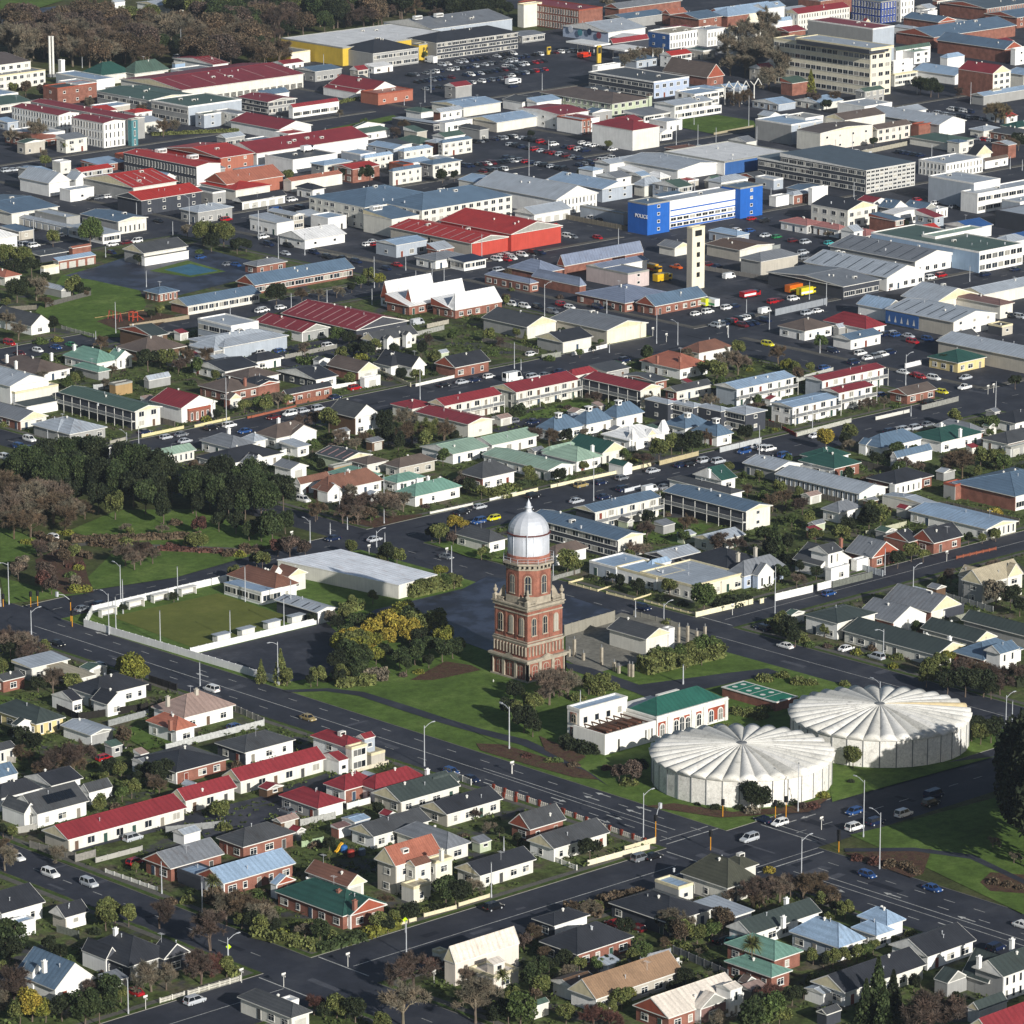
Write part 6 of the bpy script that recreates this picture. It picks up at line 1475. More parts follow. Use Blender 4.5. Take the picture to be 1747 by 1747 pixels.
# ------------------------------------------------------------ trees
rt = random.Random(11)
def leafquad(mb, c, s, rnd):
    d = Vector((rnd.gauss(0,1), rnd.gauss(0,1), rnd.gauss(0,1)+.4)).normalized(); q = d.to_track_quat('Z','Y'); a = rnd.uniform(0,6.28)
    k = s*rnd.uniform(.6,1.3); p = []
    for i in range(4):
        t = a+i*math.pi/2+rnd.uniform(-.3,.3); p.append(tuple(c + q @ Vector((k*math.cos(t), k*math.sin(t), rnd.uniform(-.2,.2)*k))))
    mb.quad(p)
def lobes_crown(seed, n=1400, lobes=9, s=.085, flat=.8, spread=.58, fill=.3):
    def f():
        rnd = random.Random(seed); mb = MB(); L = []
        for i in range(lobes):
            a = rnd.uniform(0,6.28); e = rnd.uniform(-.35,1); rr = rnd.uniform(.25,1)**.5*spread
            L.append((Vector((rr*math.cos(a)*math.sqrt(max(0,1-e*e*.7)), rr*math.sin(a)*math.sqrt(max(0,1-e*e*.7)), e*spread*flat)), rnd.uniform(.26,.46)))
        for i in range(n):
            c, r_ = rnd.choice(L); d = Vector((rnd.gauss(0,1),rnd.gauss(0,1),rnd.gauss(0,1))).normalized()
            leafquad(mb, c + d*r_*(rnd.random()**fill), s, rnd)
        return mb.mesh('crown', ['leaf'])
    return cached(('lc', seed, n, lobes, s, flat), f)
def bare_crown(seed, n=7000):
    def f():
        rnd = random.Random(seed); mb = MB()
        segs = []
        def grow(p, d, L, r_, dep):
            e = p + d*L; mb.tube(p, e, r_, r_*.66, 5 if dep < 2 else 3, 0)
            if dep >= 2: segs.append((p, e, d))
            if dep >= 5: return
            for k in range(5 if dep == 0 else rnd.choice((2,3)) if dep < 3 else 2):
                nd = (d*.8 + Vector((rnd.gauss(0,.48), rnd.gauss(0,.48), rnd.gauss(.06,.3)))).normalized(); grow(e, nd, L*rnd.uniform(.62,.86), r_*.6, dep+1)
        grow(Vector((0,0,-.95)), Vector((0,0,1)), .42, .05, 0)
        for i in range(n):
            a_, b_, d0 = rnd.choice(segs); t = a_ + (b_-a_)*rnd.random(); d = (d0 + Vector((rnd.gauss(0,.8),rnd.gauss(0,.8),rnd.gauss(.1,.7)))).normalized(); l = rnd.uniform(.06,.2); w_ = d.cross(Vector((rnd.gauss(0,1),rnd.gauss(0,1),rnd.gauss(0,1)))).normalized()*.0085
            mb.quad([tuple(t-w_), tuple(t+w_), tuple(t+d*l+w_*.4), tuple(t+d*l-w_*.4)])
        return mb.mesh('crown', ['twig'])
    return cached(('bc', seed, n), f)
def conifer_crown(seed):
    def f():
        rnd = random.Random(seed); mb = MB()
        for i in range(1500):
            t = rnd.random()**.8; a = rnd.uniform(0,6.28); arm = .5+.5*math.cos(a*7+t*30)
            rr = (1-t)*(.55+.45*arm)*rnd.uniform(.55,1); leafquad(mb, Vector((rr*math.cos(a), rr*math.sin(a), -1+2.3*t-rr*.15)), .085, rnd)
        return mb.mesh('crown', ['leaf'])
    return cached(('cc', seed), f)
def palm_crown(seed):
    def f():
        rnd = random.Random(seed); mb = MB()
        for i in range(160):
            a = rnd.uniform(0,6.28); e = rnd.uniform(-.5,1.2); d = Vector((math.cos(a)*math.cos(e), math.sin(a)*math.cos(e), math.sin(e))); s_ = Vector((-math.sin(a), math.cos(a), 0))*.04
            m = d*.6; t = d*1.0+Vector((0,0,-.25)); mb.quad([tuple(-s_),tuple(s_),tuple(m+s_),tuple(m-s_)]); mb.quad([tuple(m-s_),tuple(m+s_),tuple(t)])
        return mb.mesh('crown', ['leaf'])
    return cached(('pc', seed), f)
def trunk_mesh(seed):
    def f():
        rnd = random.Random(seed); mb = MB(); p = Vector((0,0,-.05)); r_ = .055
        for k in range(3):
            q = p + Vector((rnd.uniform(-.05,.05), rnd.uniform(-.05,.05), .37)); mb.tube(p, q, r_*1.25 if k == 0 else r_, r_*.8, 7); p = q; r_ *= .8
        for k in range(4 if seed != 99 else 0):
            a = rnd.uniform(0,6.28); mb.tube(p-Vector((0,0,.3)), p+Vector((.3*math.cos(a),.3*math.sin(a),.3)), r_, r_*.4, 5)
        return mb.mesh('trunk', ['bark'])
    return cached(('tk', seed), f)
TC = dict(dk='2b3222', ev='38432a', md='4c5a34', yg='737436', au='94843c', ol='61663e', br='5a4d42', pu='524643', gy='6f675e', pk='695d57', rd='593d3a', tn='756853')
NT = collections.Counter()
def tree(X, Y, r, kind, c, hf=1.0, desc=None, group='trees'):
    NT[kind] += 1
    r *= (1.3 if kind == 'lo' else 1.0 if kind == 'tall' and r < 6.3 else 1.3 if kind == 'tall' else 1.5 if kind == 'ba' else 1.15)
    s = rt.randrange(3); cz = r*(1.08 if kind == 'lo' else .95 if kind == 'ba' else 1.2)*hf; 
    nm = dict(lo=dict(dk='evergreen_tree',ev='evergreen_tree',au='yellow_leaved_tree',yg='yellow_leaved_tree',br='brown_leaved_tree',pu='brown_leaved_tree',pk='brown_leaved_tree',gy='brown_leaved_tree',rd='brown_leaved_tree').get(c,'broadleaf_tree'), ba='bare_tree', co='conifer', pa='cabbage_tree', tall='gum_tree')[kind]
    o = empty(nm, (X, Y, ZB if Y > 0 else 0), rt.uniform(0,6.28))
    if kind in ('lo','tall'): me = lobes_crown(s+1, 3200 if r < 4.5 else 8500, 10 if r < 4.5 else 24, .068 if r < 4.5 else .046); sc_ = (r, r, r*(.95 if kind == 'lo' else 1.25))
    elif kind == 'ba': me = bare_crown(s+20); sc_ = (r, r, r)
    elif kind == 'co': me = conifer_crown(s+30); sc_ = (r*.8, r*.8, r); cz = r
    else: me = palm_crown(s+40); sc_ = (r, r, r); cz = r*2.6
    if kind == 'tall': cz = r*1.35
    k = put('crown', me, o, (0,0,cz), 0, sc_, S(TC[c])); j = rt.uniform(.8,1.2); k.color = tuple(v*j for v in S(TC[c])[:3])+(1,)
    tk = cz if kind != 'ba' else cz*.6
    put('trunk', trunk_mesh(s if kind != 'ba' else 99), o, (0,0,0), 0, (max(r*.8,2), max(r*.8,2), tk if kind != 'ba' else r*.5))
    cn = dict(dk='dark green', ev='dark evergreen', md='mid green', yg='yellow green', au='golden autumn', ol='olive green', br='brown leafed', pu='purple brown', gy='grey', pk='pinkish grey', rd='dark red', tn='tan')[c]
    later(o, f"{cn} {'bare' if kind=='ba' else ''} {dict(lo='tree',ba='tree',co='conifer',pa='cabbage tree',tall='tall tree')[kind]}".replace('  ',' '), 'tree', group, X, Y)
def shrub_mesh(seed):
    def f():
        rnd = random.Random(seed); mb = MB()
        for i in range(420):
            d = Vector((rnd.gauss(0,1),rnd.gauss(0,1),abs(rnd.gauss(0,.8)))).normalized(); q = rnd.random()**.3
            leafquad(mb, Vector((d.x*q*(1+.2*math.sin(5*d.x+seed)), d.y*q, d.z*q*.85)), .13, rnd)
        return mb.mesh('garden_shrub', ['leaf'])
    return cached(('sh', seed), f)
def shrub(X, Y, r, c, hz=1.0):
    o = put('garden_shrub', shrub_mesh(rt.randrange(5)+50), None, (X, Y, ZB-.05), rt.uniform(0,6.28), (r, r*rt.uniform(.8,1.2), r*hz), S(TC[c]))
    cn = dict(dk='dark green', ev='evergreen', md='green', yg='yellow green', au='golden', ol='olive', br='brown', pu='purplish', gy='grey', pk='pinkish', rd='red leafed', tn='tan')[c]
    later(o, f"{cn} shrub", 'shrub', 'garden shrubs', X, Y)
def trees_at(tx, ty, txt):
    global TX, TY
    TX, TY = tx, ty
    for t in txt.split(','):
        f = t.split()
        if not f: continue
        x, y, rp = float(f[1]), float(f[2]), float(f[3]); kind = f[0]; c = f[4]
        s = pix(*TG(x, y, 3), 3)[2]*K; r = rp/s
        if kind == 's': X, Y = TG(x, y, r*.4); shrub(X, Y, max(r, .6), c); continue
        cz = r*(2.6 if kind == 'pa' else 1.5 if kind == 'tall' else 1.0 if kind == 'co' else 1.2)
        X, Y = TG(x, y, cz); tree(X, Y, r, kind, c)
trees_at(0,0,'ba 60 260 110 gy, ba 170 280 110 gy, ba 290 240 120 pk, ba 420 220 120 gy, ba 540 230 110 gy, ba 650 250 100 pk, ba 160 380 70 gy, ba 480 330 90 gy, ba 590 350 80 br, ba 700 330 90 gy, lo 840 130 75 ol, lo 770 120 45 md, lo 900 110 50 md, lo 1000 95 55 ol, ba 1010 210 100 gy, ba 830 270 80 pk, ba 900 330 70 gy, ba 1130 190 110 gy, ba 1250 200 110 gy, ba 1380 180 100 pk, lo 1200 300 60 dk, lo 1060 290 60 ev, ba 1450 280 90 gy, lo 1290 90 60 ol, lo 1450 70 55 md, lo 1330 320 50 dk, lo 1560 90 70 ev, lo 1660 150 80 dk, ba 1590 250 80 gy, lo 1700 300 60 dk, lo 1540 330 45 dk, lo 1130 40 50 ol, lo 1530 20 50 yg, ba 60 170 80 gy, ba 1680 60 60 gy, lo 1420 130 40 ol, ba 240 860 75 gy, ba 150 930 55 br, ba 70 900 50 gy, lo 170 590 45 br, lo 290 600 45 pu, lo 90 590 40 ol, ba 1080 840 55 br, ba 1150 830 40 gy, lo 440 970 35 ol, ba 300 1020 30 gy, lo 300 1070 35 ol, ba 600 680 40 gy, lo 940 740 40 br')
trees_at(430,0,'ba 60 90 90 pu, ba 180 130 100 pu, ba 260 60 70 br, lo 330 60 70 ol, lo 430 70 75 md, lo 540 90 80 dk, ba 620 90 70 pu, lo 480 150 60 ev, lo 640 50 60 ev, lo 720 30 60 dk, ba 740 100 75 pu, ba 860 80 70 pu, lo 800 30 60 ev, lo 900 40 60 dk, ba 980 50 60 pu, ba 1080 40 60 br, lo 1180 30 60 dk, lo 1280 50 60 dk, ba 1220 90 45 pu, lo 1360 50 60 ev, lo 1450 60 60 dk, lo 1540 50 60 dk, lo 1620 40 60 dk, ba 60 220 60 gy, ba 150 220 60 pu, lo 240 190 50 dk, lo 340 170 50 dk, lo 410 150 45 dk, lo 240 10 40 yg, lo 130 20 50 ev, lo 1480 110 40 dk, lo 1620 100 40 dk, lo 740 815 30 md, ba 940 870 40 pu, ba 1010 830 40 br, lo 720 1150 45 dk, lo 610 1140 30 dk, ba 580 750 25 gy, lo 1140 370 25 ol')
trees_at(860,0,'ba 1480 300 80 gy, ba 1560 330 90 gy, ba 1640 350 90 gy, ba 1700 300 80 gy, ba 1500 420 70 gy, ba 1600 430 70 gy, ba 870 370 60 gy, ba 800 390 50 gy, ba 930 350 50 br, ba 1020 350 45 gy, lo 500 1150 20 dk, ba 1560 650 50 br, ba 1620 640 50 br, lo 690 960 25 ol, lo 180 890 25 dk, lo 30 60 40 dk, ba 1500 640 40 br, ba 680 20 40 gy, lo 900 210 30 dk')
trees_at(1297,0,'ba 40 330 110 gy, ba 100 420 110 gy, ba 200 440 90 gy, ba 300 380 80 gy, ba 60 500 80 gy, co 335 560 60 yg, lo 1060 570 50 dk, lo 1130 580 55 dk, lo 1180 600 40 dk, ba 1560 730 70 tn, ba 1620 750 60 tn, ba 1310 610 35 pu, ba 500 640 50 br, ba 340 650 55 pu, lo 750 940 30 dk, ba 370 660 40 br, lo 440 700 35 dk, lo 1040 540 30 gy, ba 1640 960 60 br, lo 1710 940 50 dk, lo 1570 990 30 dk')
trees_at(0,290,'lo 600 415 75 md, lo 350 455 45 ol, lo 1350 420 70 ol, lo 1480 430 75 ol, lo 1570 500 50 dk, lo 1400 480 55 dk, lo 1630 500 40 dk, lo 50 570 70 ol, lo 150 590 70 ol, lo 210 640 60 dk, lo 90 660 60 dk, ba 240 780 75 gy, lo 110 800 70 dk, lo 180 760 50 dk, lo 480 770 60 ol, lo 520 790 45 dk, lo 300 720 35 dk, ba 120 1060 60 gy, lo 360 1020 45 dk, ba 40 990 60 gy, lo 1060 930 35 ol, lo 1000 960 25 dk, lo 160 990 35 gy, lo 920 590 35 dk, s 270 1130 50 md, s 380 1120 40 yg, lo 40 880 30 ol, ba 300 870 40 br, ba 1240 400 40 gy, s 1320 540 30 md, lo 575 800 25 dk, lo 570 820 20 br, s 10 680 30 br')
trees_at(430,290,'lo 770 700 50 ol, lo 840 730 40 yg, lo 720 740 35 md, lo 160 830 70 dk, ba 330 830 45 br, ba 440 815 40 gy, ba 560 800 40 gy, lo 660 780 30 dk, lo 1590 900 25 md, lo 570 1100 50 md, lo 640 1120 45 dk, lo 230 1110 40 md, ba 700 1120 40 pu, lo 1680 870 30 ol, lo 1690 690 30 br, lo 620 30 40 dk, lo 780 20 45 dk, lo 240 40 35 ol, s 320 790 20 dk, s 1660 1140 30 md, lo 1260 40 40 dk, lo 1340 40 30 dk')
trees_at(860,290,'co 140 1120 35 ol, lo 640 1140 20 md, s 500 810 20 dk, s 600 830 25 ol, s 700 870 30 ol, s 370 840 30 pu, s 50 790 25 ol, lo 15 855 30 br, s 850 920 25 pu, lo 80 1080 30 ol')
trees_at(1297,290,'lo 880 365 25 dk, lo 960 360 25 dk, lo 720 430 20 dk, lo 400 1140 30 ol, ba 450 430 30 gy, lo 1120 330 30 dk, s 1700 650 20 md')
trees_at(0,580,'lo 980 130 70 dk, lo 1110 130 60 ol, ba 1230 110 60 br, ba 1370 110 60 br, lo 1300 180 50 md, ba 1180 170 50 pu, lo 500 260 40 ol, lo 440 290 40 md, ba 740 200 40 br, lo 1060 130 50 dk, ba 690 290 35 gy, lo 1430 240 35 ol, lo 1620 440 45 ol, lo 1700 430 40 md, lo 1440 500 35 dk, s 1370 520 45 yg, lo 910 520 30 dk, tall 130 830 110 ev, tall 260 850 110 ev, tall 400 860 115 ev, tall 530 870 110 ev, tall 660 880 115 dk, tall 60 860 80 dk, tall 780 920 110 ev, tall 880 960 100 dk, tall 960 1010 100 ev, tall 1060 1000 80 dk, tall 1140 960 80 ol, tall 1080 1090 90 dk, tall 760 1060 90 ol, tall 650 1020 90 dk, tall 480 980 90 dk, tall 340 960 80 dk, tall 1250 930 60 ol, lo 1330 880 50 br, lo 1290 850 45 br, tall 1680 960 110 ev, tall 1620 1060 90 ev, tall 1460 960 70 dk, tall 1390 1010 80 dk, tall 1720 870 70 dk, tall 1510 1060 90 dk, tall 1300 1060 80 dk, ba 50 1010 110 br, ba 150 1020 110 br, ba 250 1060 120 gy, ba 350 1090 110 br, ba 460 1120 90 gy, ba 80 1100 100 br, ba 200 1130 90 gy, ba 560 1120 60 br, ba 390 1000 60 br, ba 120 950 60 tn, lo 960 800 50 br, lo 970 850 35 yg, s 30 560 40 ol, s 400 130 40 md, lo 520 240 30 dk')
trees_at(430,580,'lo 100 1000 90 ev, tall 170 960 80 ev, lo 510 540 75 ol, lo 420 520 50 br, ba 330 540 60 pu, tall 900 600 75 dk, tall 880 520 70 dk, ba 1010 520 75 gy, ba 1060 600 85 br, ba 1170 600 90 ol, ba 1270 600 80 br, tall 970 660 60 dk, ba 600 650 60 pk, ba 740 650 50 br, lo 800 640 45 ol, ba 690 690 50 gy, lo 1120 60 45 dk, lo 820 40 40 ol, lo 760 70 50 dk, lo 990 230 40 dk, lo 1090 240 40 ol, lo 650 260 40 ol, ba 170 390 60 gy, lo 90 430 50 ol, lo 230 400 40 ol, lo 40 430 45 md, ba 880 1070 90 pk, ba 760 1070 80 pu, ba 1000 1060 70 gy, ba 650 1080 60 pu, ba 430 1120 60 br, lo 1265 780 50 md, ba 1400 900 50 gy, lo 1440 970 45 dk, lo 1520 1010 40 ol, lo 1380 950 40 pu, s 1650 1010 70 ol, s 1720 990 60 md, s 370 140 60 md, s 720 110 50 yg, lo 590 90 45 ol, lo 670 60 40 dk, s 300 790 30 dk, lo 460 830 40 dk, s 1600 90 35 md, s 1390 210 25 dk, ba 560 630 40 gy, lo 1340 640 40 dk, lo 400 700 40 md')
trees_at(860,580,'lo 1410 210 70 ol, ba 1480 130 80 gy, ba 1550 150 70 pk, lo 1550 60 45 ol, lo 1330 190 50 ol, lo 1250 680 70 dk, lo 1180 690 60 dk, lo 1110 690 60 ol, lo 1025 730 65 ol, ba 1330 640 50 br, lo 1600 620 50 dk, ba 920 790 55 pu, lo 800 760 35 md, lo 410 640 50 dk, ba 300 640 55 br, ba 200 630 55 pu, lo 130 620 45 dk, s 450 370 30 yg, s 350 400 25 dk, s 690 400 30 ol, s 240 420 30 ol, lo 370 900 45 dk, lo 160 880 40 ol, lo 180 920 40 ol, s 440 910 40 md, lo 530 840 30 ol, ba 540 610 30 gy, lo 1490 850 35 ol, lo 1690 900 35 ol, lo 1590 900 25 md, ba 1610 1000 40 br, lo 590 60 20 dk, lo 500 90 25 md, s 300 120 40 md, s 100 130 30 md')
trees_at(1297,580,'lo 435 655 60 au, lo 590 620 55 ol, lo 560 670 45 dk, ba 600 690 40 gy, lo 170 170 45 yg, lo 240 190 40 ol, lo 330 190 35 ol, ba 120 90 60 br, lo 1220 140 40 dk, ba 720 420 50 pk, ba 820 410 40 gy, ba 1340 800 100 br, ba 1270 830 60 br, lo 1460 780 60 ol, lo 1560 790 60 ol, lo 1610 820 50 md, ba 960 820 50 pk, ba 1050 840 40 pk, lo 840 770 35 dk, lo 780 790 45 dk, lo 1020 720 25 md, lo 130 980 50 ol, ba 170 1040 60 br, ba 80 1070 60 br, lo 260 1010 35 ol, lo 40 1030 40 dk, ba 280 1090 60 pu, lo 730 1140 60 ol, lo 830 1140 40 br, s 1550 1145 60 au, s 900 440 30 md, lo 1690 280 40 dk, lo 400 20 45 md, lo 1520 620 25 md, lo 1700 640 30 dk')
trees_at(0,870,'ba 90 90 90 br, ba 200 80 90 br, ba 430 50 85 br, ba 30 50 60 gy, s 200 210 40 yg, s 450 150 40 yg, s 160 210 35 yg, s 390 150 25 yg, lo 120 400 60 pk, lo 150 350 50 gy, ba 250 240 60 pu, lo 310 430 75 pu, lo 280 480 60 rd, lo 340 500 55 pu, s 470 430 45 md, s 520 380 40 yg, s 500 520 60 yg, s 570 520 50 yg, lo 500 480 40 gy, lo 490 290 50 ol, lo 420 310 50 br, s 530 360 40 rd, s 460 370 35 rd, ba 830 290 75 pk, ba 930 280 75 pu, ba 890 330 60 pk, ba 1010 290 60 pk, lo 1320 100 55 rd, s 1160 80 50 br, lo 1270 220 55 ol, lo 1340 210 50 ol, s 1120 240 50 rd, s 1170 245 40 rd, s 980 240 40 rd, s 1430 270 40 pk, s 1500 290 40 br, s 1590 290 45 yg, s 1620 240 50 br, s 1700 250 50 pu, lo 1700 330 45 dk, lo 1550 410 45 ol, lo 1150 580 30 dk, lo 820 655 30 dk, lo 860 145 30 ba, ba 130 880 100 pk, ba 220 930 80 pu, ba 50 850 80 pu, lo 70 920 60 dk, lo 20 1040 50 ol, lo 300 920 50 ol, lo 890 1060 95 yg, lo 830 1040 60 yg, lo 940 1090 60 yg, ba 360 1110 60 br, lo 480 1140 45 ol, tall 1650 120 60 ev, tall 1560 60 70 dk, tall 1450 60 60 dk, ba 1680 110 50 gy, ba 840 120 40 gy, ba 1070 130 40 gy, s 650 210 60 br, s 740 220 60 br, s 830 210 60 ol, s 1250 210 50 ol, lo 350 260 40 gy'.replace('lo 860 145 30 ba','lo 860 145 30 ol'))
trees_at(430,870,'tall 130 90 100 ev, tall 60 110 70 ev, tall 220 60 70 ev, lo 250 240 70 pu, lo 350 260 50 pu, lo 170 250 50 rd, lo 660 250 45 ol, lo 900 300 70 dk, lo 960 310 60 ol, lo 860 330 40 ol, lo 70 340 55 ol, lo 1240 160 60 ol, lo 1190 160 45 dk, lo 1330 190 40 pu, lo 1350 90 55 au, lo 1400 100 35 au, lo 1250 410 45 yg, lo 1100 510 45 ol, lo 1160 510 45 ol, lo 1220 490 45 ol, lo 1290 480 45 md, lo 1340 480 40 ol, lo 800 580 40 ol, lo 660 620 45 ol, lo 710 620 35 md, lo 610 700 50 ol, lo 700 750 60 ev, lo 780 740 50 ev, lo 570 750 45 dk, lo 520 720 45 gy, lo 650 850 75 au, lo 560 900 65 yg, lo 760 890 60 au, lo 950 780 85 au, lo 1050 800 70 au, lo 900 850 60 au, lo 820 970 50 yg, lo 640 960 85 ev, lo 720 980 75 ev, lo 560 1000 65 dk, lo 700 1060 75 ev, lo 610 1080 60 ol, lo 880 950 50 dk, lo 980 980 60 ev, lo 1080 950 70 ev, lo 1120 850 60 dk, lo 1180 900 65 ev, lo 1260 930 70 ev, lo 1330 920 60 ev, lo 1240 850 50 dk, lo 1360 900 50 ol, lo 1020 1030 50 ev, lo 1170 1000 45 dk, s 760 1110 50 ol, s 860 1110 50 gy, s 650 1120 60 ol, s 1110 1070 40 yg, s 1000 1090 35 pk, co 190 1070 90 ol, lo 230 1110 50 ol, lo 430 1100 60 ol, lo 390 1130 40 dk, s 490 1120 40 dk, lo 1520 290 35 ol, lo 1550 280 30 md, lo 1590 310 25 md, lo 420 30 40 br, ba 700 30 60 pk, ba 600 20 60 pu, s 690 75 40 br, s 780 60 30 md, lo 395 720 35 dk')
trees_at(860,870,'lo 420 350 70 ol, lo 470 370 55 ol, ba 860 270 60 pk, ba 920 260 50 gy, lo 830 310 40 ol, lo 1190 180 45 md, lo 1100 510 55 ol, lo 1325 580 85 md, lo 1180 380 35 ol, s 570 440 30 dk, s 650 480 35 dk, lo 720 450 30 dk, lo 765 480 40 dk, lo 880 510 50 dk, s 930 540 40 dk, s 600 460 20 gy, s 1180 620 40 dk, s 1040 590 40 dk, s 1500 600 80 dk, s 1420 620 50 dk, ba 1440 220 70 pu, ba 1530 230 60 pu, lo 1730 180 60 ev, s 1080 740 40 ol, lo 980 990 55 ol, lo 1040 970 55 md, lo 1110 970 60 md, lo 1180 960 60 md, lo 1240 940 60 ol, lo 1300 920 65 md, lo 1360 900 70 md, lo 1420 920 50 md, lo 1200 1010 45 ol, lo 1310 980 45 ol, lo 940 1030 45 ol, s 1290 1000 25 rd, ba 330 1120 100 pk, ba 260 1150 70 pk, ba 420 1140 80 gy, s 560 1140 60 ol, s 640 1150 50 ol')
trees_at(1297,870,'co 100 230 100 ev, lo 60 260 60 dk, lo 180 220 50 dk, lo 320 60 45 ol, lo 210 70 40 md, lo 540 170 60 ol, lo 370 170 50 ol, lo 580 110 50 dk, lo 720 60 80 dk, lo 800 50 70 ol, lo 200 340 45 dk, lo 260 380 40 dk, lo 370 420 40 dk, ba 240 460 50 pk, lo 1080 300 40 ol, lo 1000 280 55 ol, lo 910 330 50 dk, lo 1380 190 35 dk, lo 1470 190 30 ol, lo 1560 170 35 ol, s 1560 10 50 au, lo 1560 560 80 gy, lo 1660 580 70 dk, lo 1720 640 60 dk, lo 130 730 50 ol, lo 180 780 65 dk, lo 230 840 60 dk, s 290 860 50 ol, s 330 890 40 md, lo 430 800 40 ol, s 640 940 45 yg, s 750 910 50 br, s 910 970 50 ol, s 990 970 40 pu, s 880 1030 45 yg, lo 1130 1040 60 ol, lo 1200 1010 60 ol, lo 1240 980 50 yg, lo 1330 940 50 ol, ba 1350 1060 80 pu, ba 1450 1060 80 br, ba 1550 1080 70 pu, ba 1700 1080 70 pu, s 30 1110 60 ol, s 150 1090 55 ol, s 440 900 35 pu, lo 1540 160 35 dk, s 1420 960 25 md')
trees_at(0,1150,'ba 350 40 80 pk, lo 480 70 60 ol, lo 250 80 50 dk, ba 440 560 110 pu, ba 330 600 90 pu, ba 530 530 90 pu, ba 260 640 60 br, ba 490 600 80 br, lo 150 420 60 dk, lo 230 450 55 dk, lo 80 400 40 dk, lo 1040 670 75 dk, lo 1100 640 60 dk, lo 960 650 60 dk, lo 720 620 55 dk, lo 800 640 50 ol, lo 870 760 60 ol, lo 810 800 45 md, lo 650 870 60 ol, s 740 830 40 dk, ba 140 520 50 br, ba 190 540 40 br, lo 20 1040 40 dk, lo 80 1050 40 ol, s 150 700 30 dk, s 620 590 30 ol, lo 910 700 45 dk, s 580 920 30 md, lo 690 690 35 ol, ba 30 1140 50 br, s 870 240 20 ol')
trees_at(430,1150,'co 60 0 60 ol, lo 840 900 45 dk, s 700 920 30 md, s 480 1130 35 ol, lo 360 1100 35 md, lo 510 1130 45 dk, s 420 1130 50 br, s 900 1120 30 dk, ba 1480 930 40 pu, ba 1570 1010 40 gy, lo 1640 1050 35 dk, lo 1700 230 70 dk, lo 1740 120 60 dk, s 720 990 30 md, s 1290 1140 30 ol, s 620 50 80 ol, s 740 50 60 ol, lo 580 20 50 dk')
trees_at(860,1150,'ba 300 80 110 pk, ba 420 60 90 gy, lo 130 300 80 dk, lo 80 250 60 ol, lo 200 200 60 ol, lo 190 350 60 dk, lo 160 180 50 ol, lo 560 70 60 ol, lo 650 60 60 ol, s 480 150 60 ol, s 720 80 60 ol, s 620 110 60 ol, s 440 480 60 dk, s 530 500 60 dk, s 600 510 45 dk, lo 850 650 70 pu, lo 900 620 50 dk, lo 760 660 50 pu, s 830 710 60 ol, lo 1640 800 85 dk, lo 1700 830 70 dk, s 1560 880 40 dk, s 1450 890 30 ol, s 1400 880 40 dk, s 1280 860 25 dk, s 1640 900 60 gy, s 1540 240 60 ol, s 1620 250 60 ol, s 1700 270 60 ol, s 1460 350 50 ol, s 1400 350 40 ol, s 1740 200 50 ol, lo 90 1100 40 dk, s 150 540 35 rd, s 300 570 35 ol, s 350 570 40 md, s 460 600 40 br, s 680 620 40 rd')
trees_at(1297,1150,'lo 615 550 65 ol, lo 820 500 75 ol, lo 760 490 45 ol, lo 880 520 40 ol, s 600 710 30 dk, tall 1720 520 120 dk, tall 1800 620 230 dk, tall 1780 760 200 dk, tall 1830 900 230 dk, tall 1900 560 230 dk, tall 1960 760 260 dk, tall 1960 980 260 dk, tall 2050 700 260 dk, lo 1420 330 60 dk, lo 1400 380 60 dk, lo 1530 380 70 dk, lo 1570 330 50 dk, lo 1460 400 60 ol, lo 1100 20 60 ol, lo 1240 60 70 dk, lo 1360 60 80 dk, lo 1480 60 80 dk, ba 1590 60 70 pu, lo 1530 110 50 dk, lo 20 790 60 dk, s 120 860 50 dk, s 200 840 50 dk, s 420 800 50 yg, s 350 870 45 rd, s 280 870 45 pu, s 250 40 60 ol, s 330 50 50 ol, s 90 210 60 ol, s 20 230 50 ol, ba 1540 1110 40 gy, s 560 60 40 ol')
trees_at(0,1447,'ba 1055 430 90 pu, ba 1390 530 130 pu, ba 370 30 60 gy, ba 30 60 80 gy, lo 700 460 80 ol, lo 760 430 60 ol, lo 850 450 65 ol, ba 1330 780 110 pu, ba 1400 760 80 rd, lo 1500 790 60 ol, ba 1000 830 110 gy, ba 1100 850 80 gy, lo 70 590 110 ev, lo 60 680 80 dk, ba 90 880 110 pu, ba 60 960 90 pu, lo 210 1040 100 au, lo 300 1080 70 yg, lo 410 1060 80 dk, lo 560 1050 110 ev, lo 660 1080 90 ev, lo 730 930 80 ev, lo 720 1010 70 ev, ba 600 930 60 pu, lo 330 660 65 dk, lo 400 690 50 dk, s 460 730 45 md, pa 1410 240 60 ol, ba 1600 380 110 br, ba 1500 400 100 gy, ba 1700 430 100 gy, lo 1680 480 70 dk, lo 1600 470 60 ol, s 1240 340 60 ol, s 1130 350 50 br, lo 10 790 40 ol, s 550 720 30 ol, s 520 540 30 ol, lo 130 1090 70 ol, lo 800 970 50 ol, s 690 820 40 pu, lo 900 130 30 ol, s 1240 200 40 ol, lo 20 1010 60 ol, ba 140 930 70 pu')
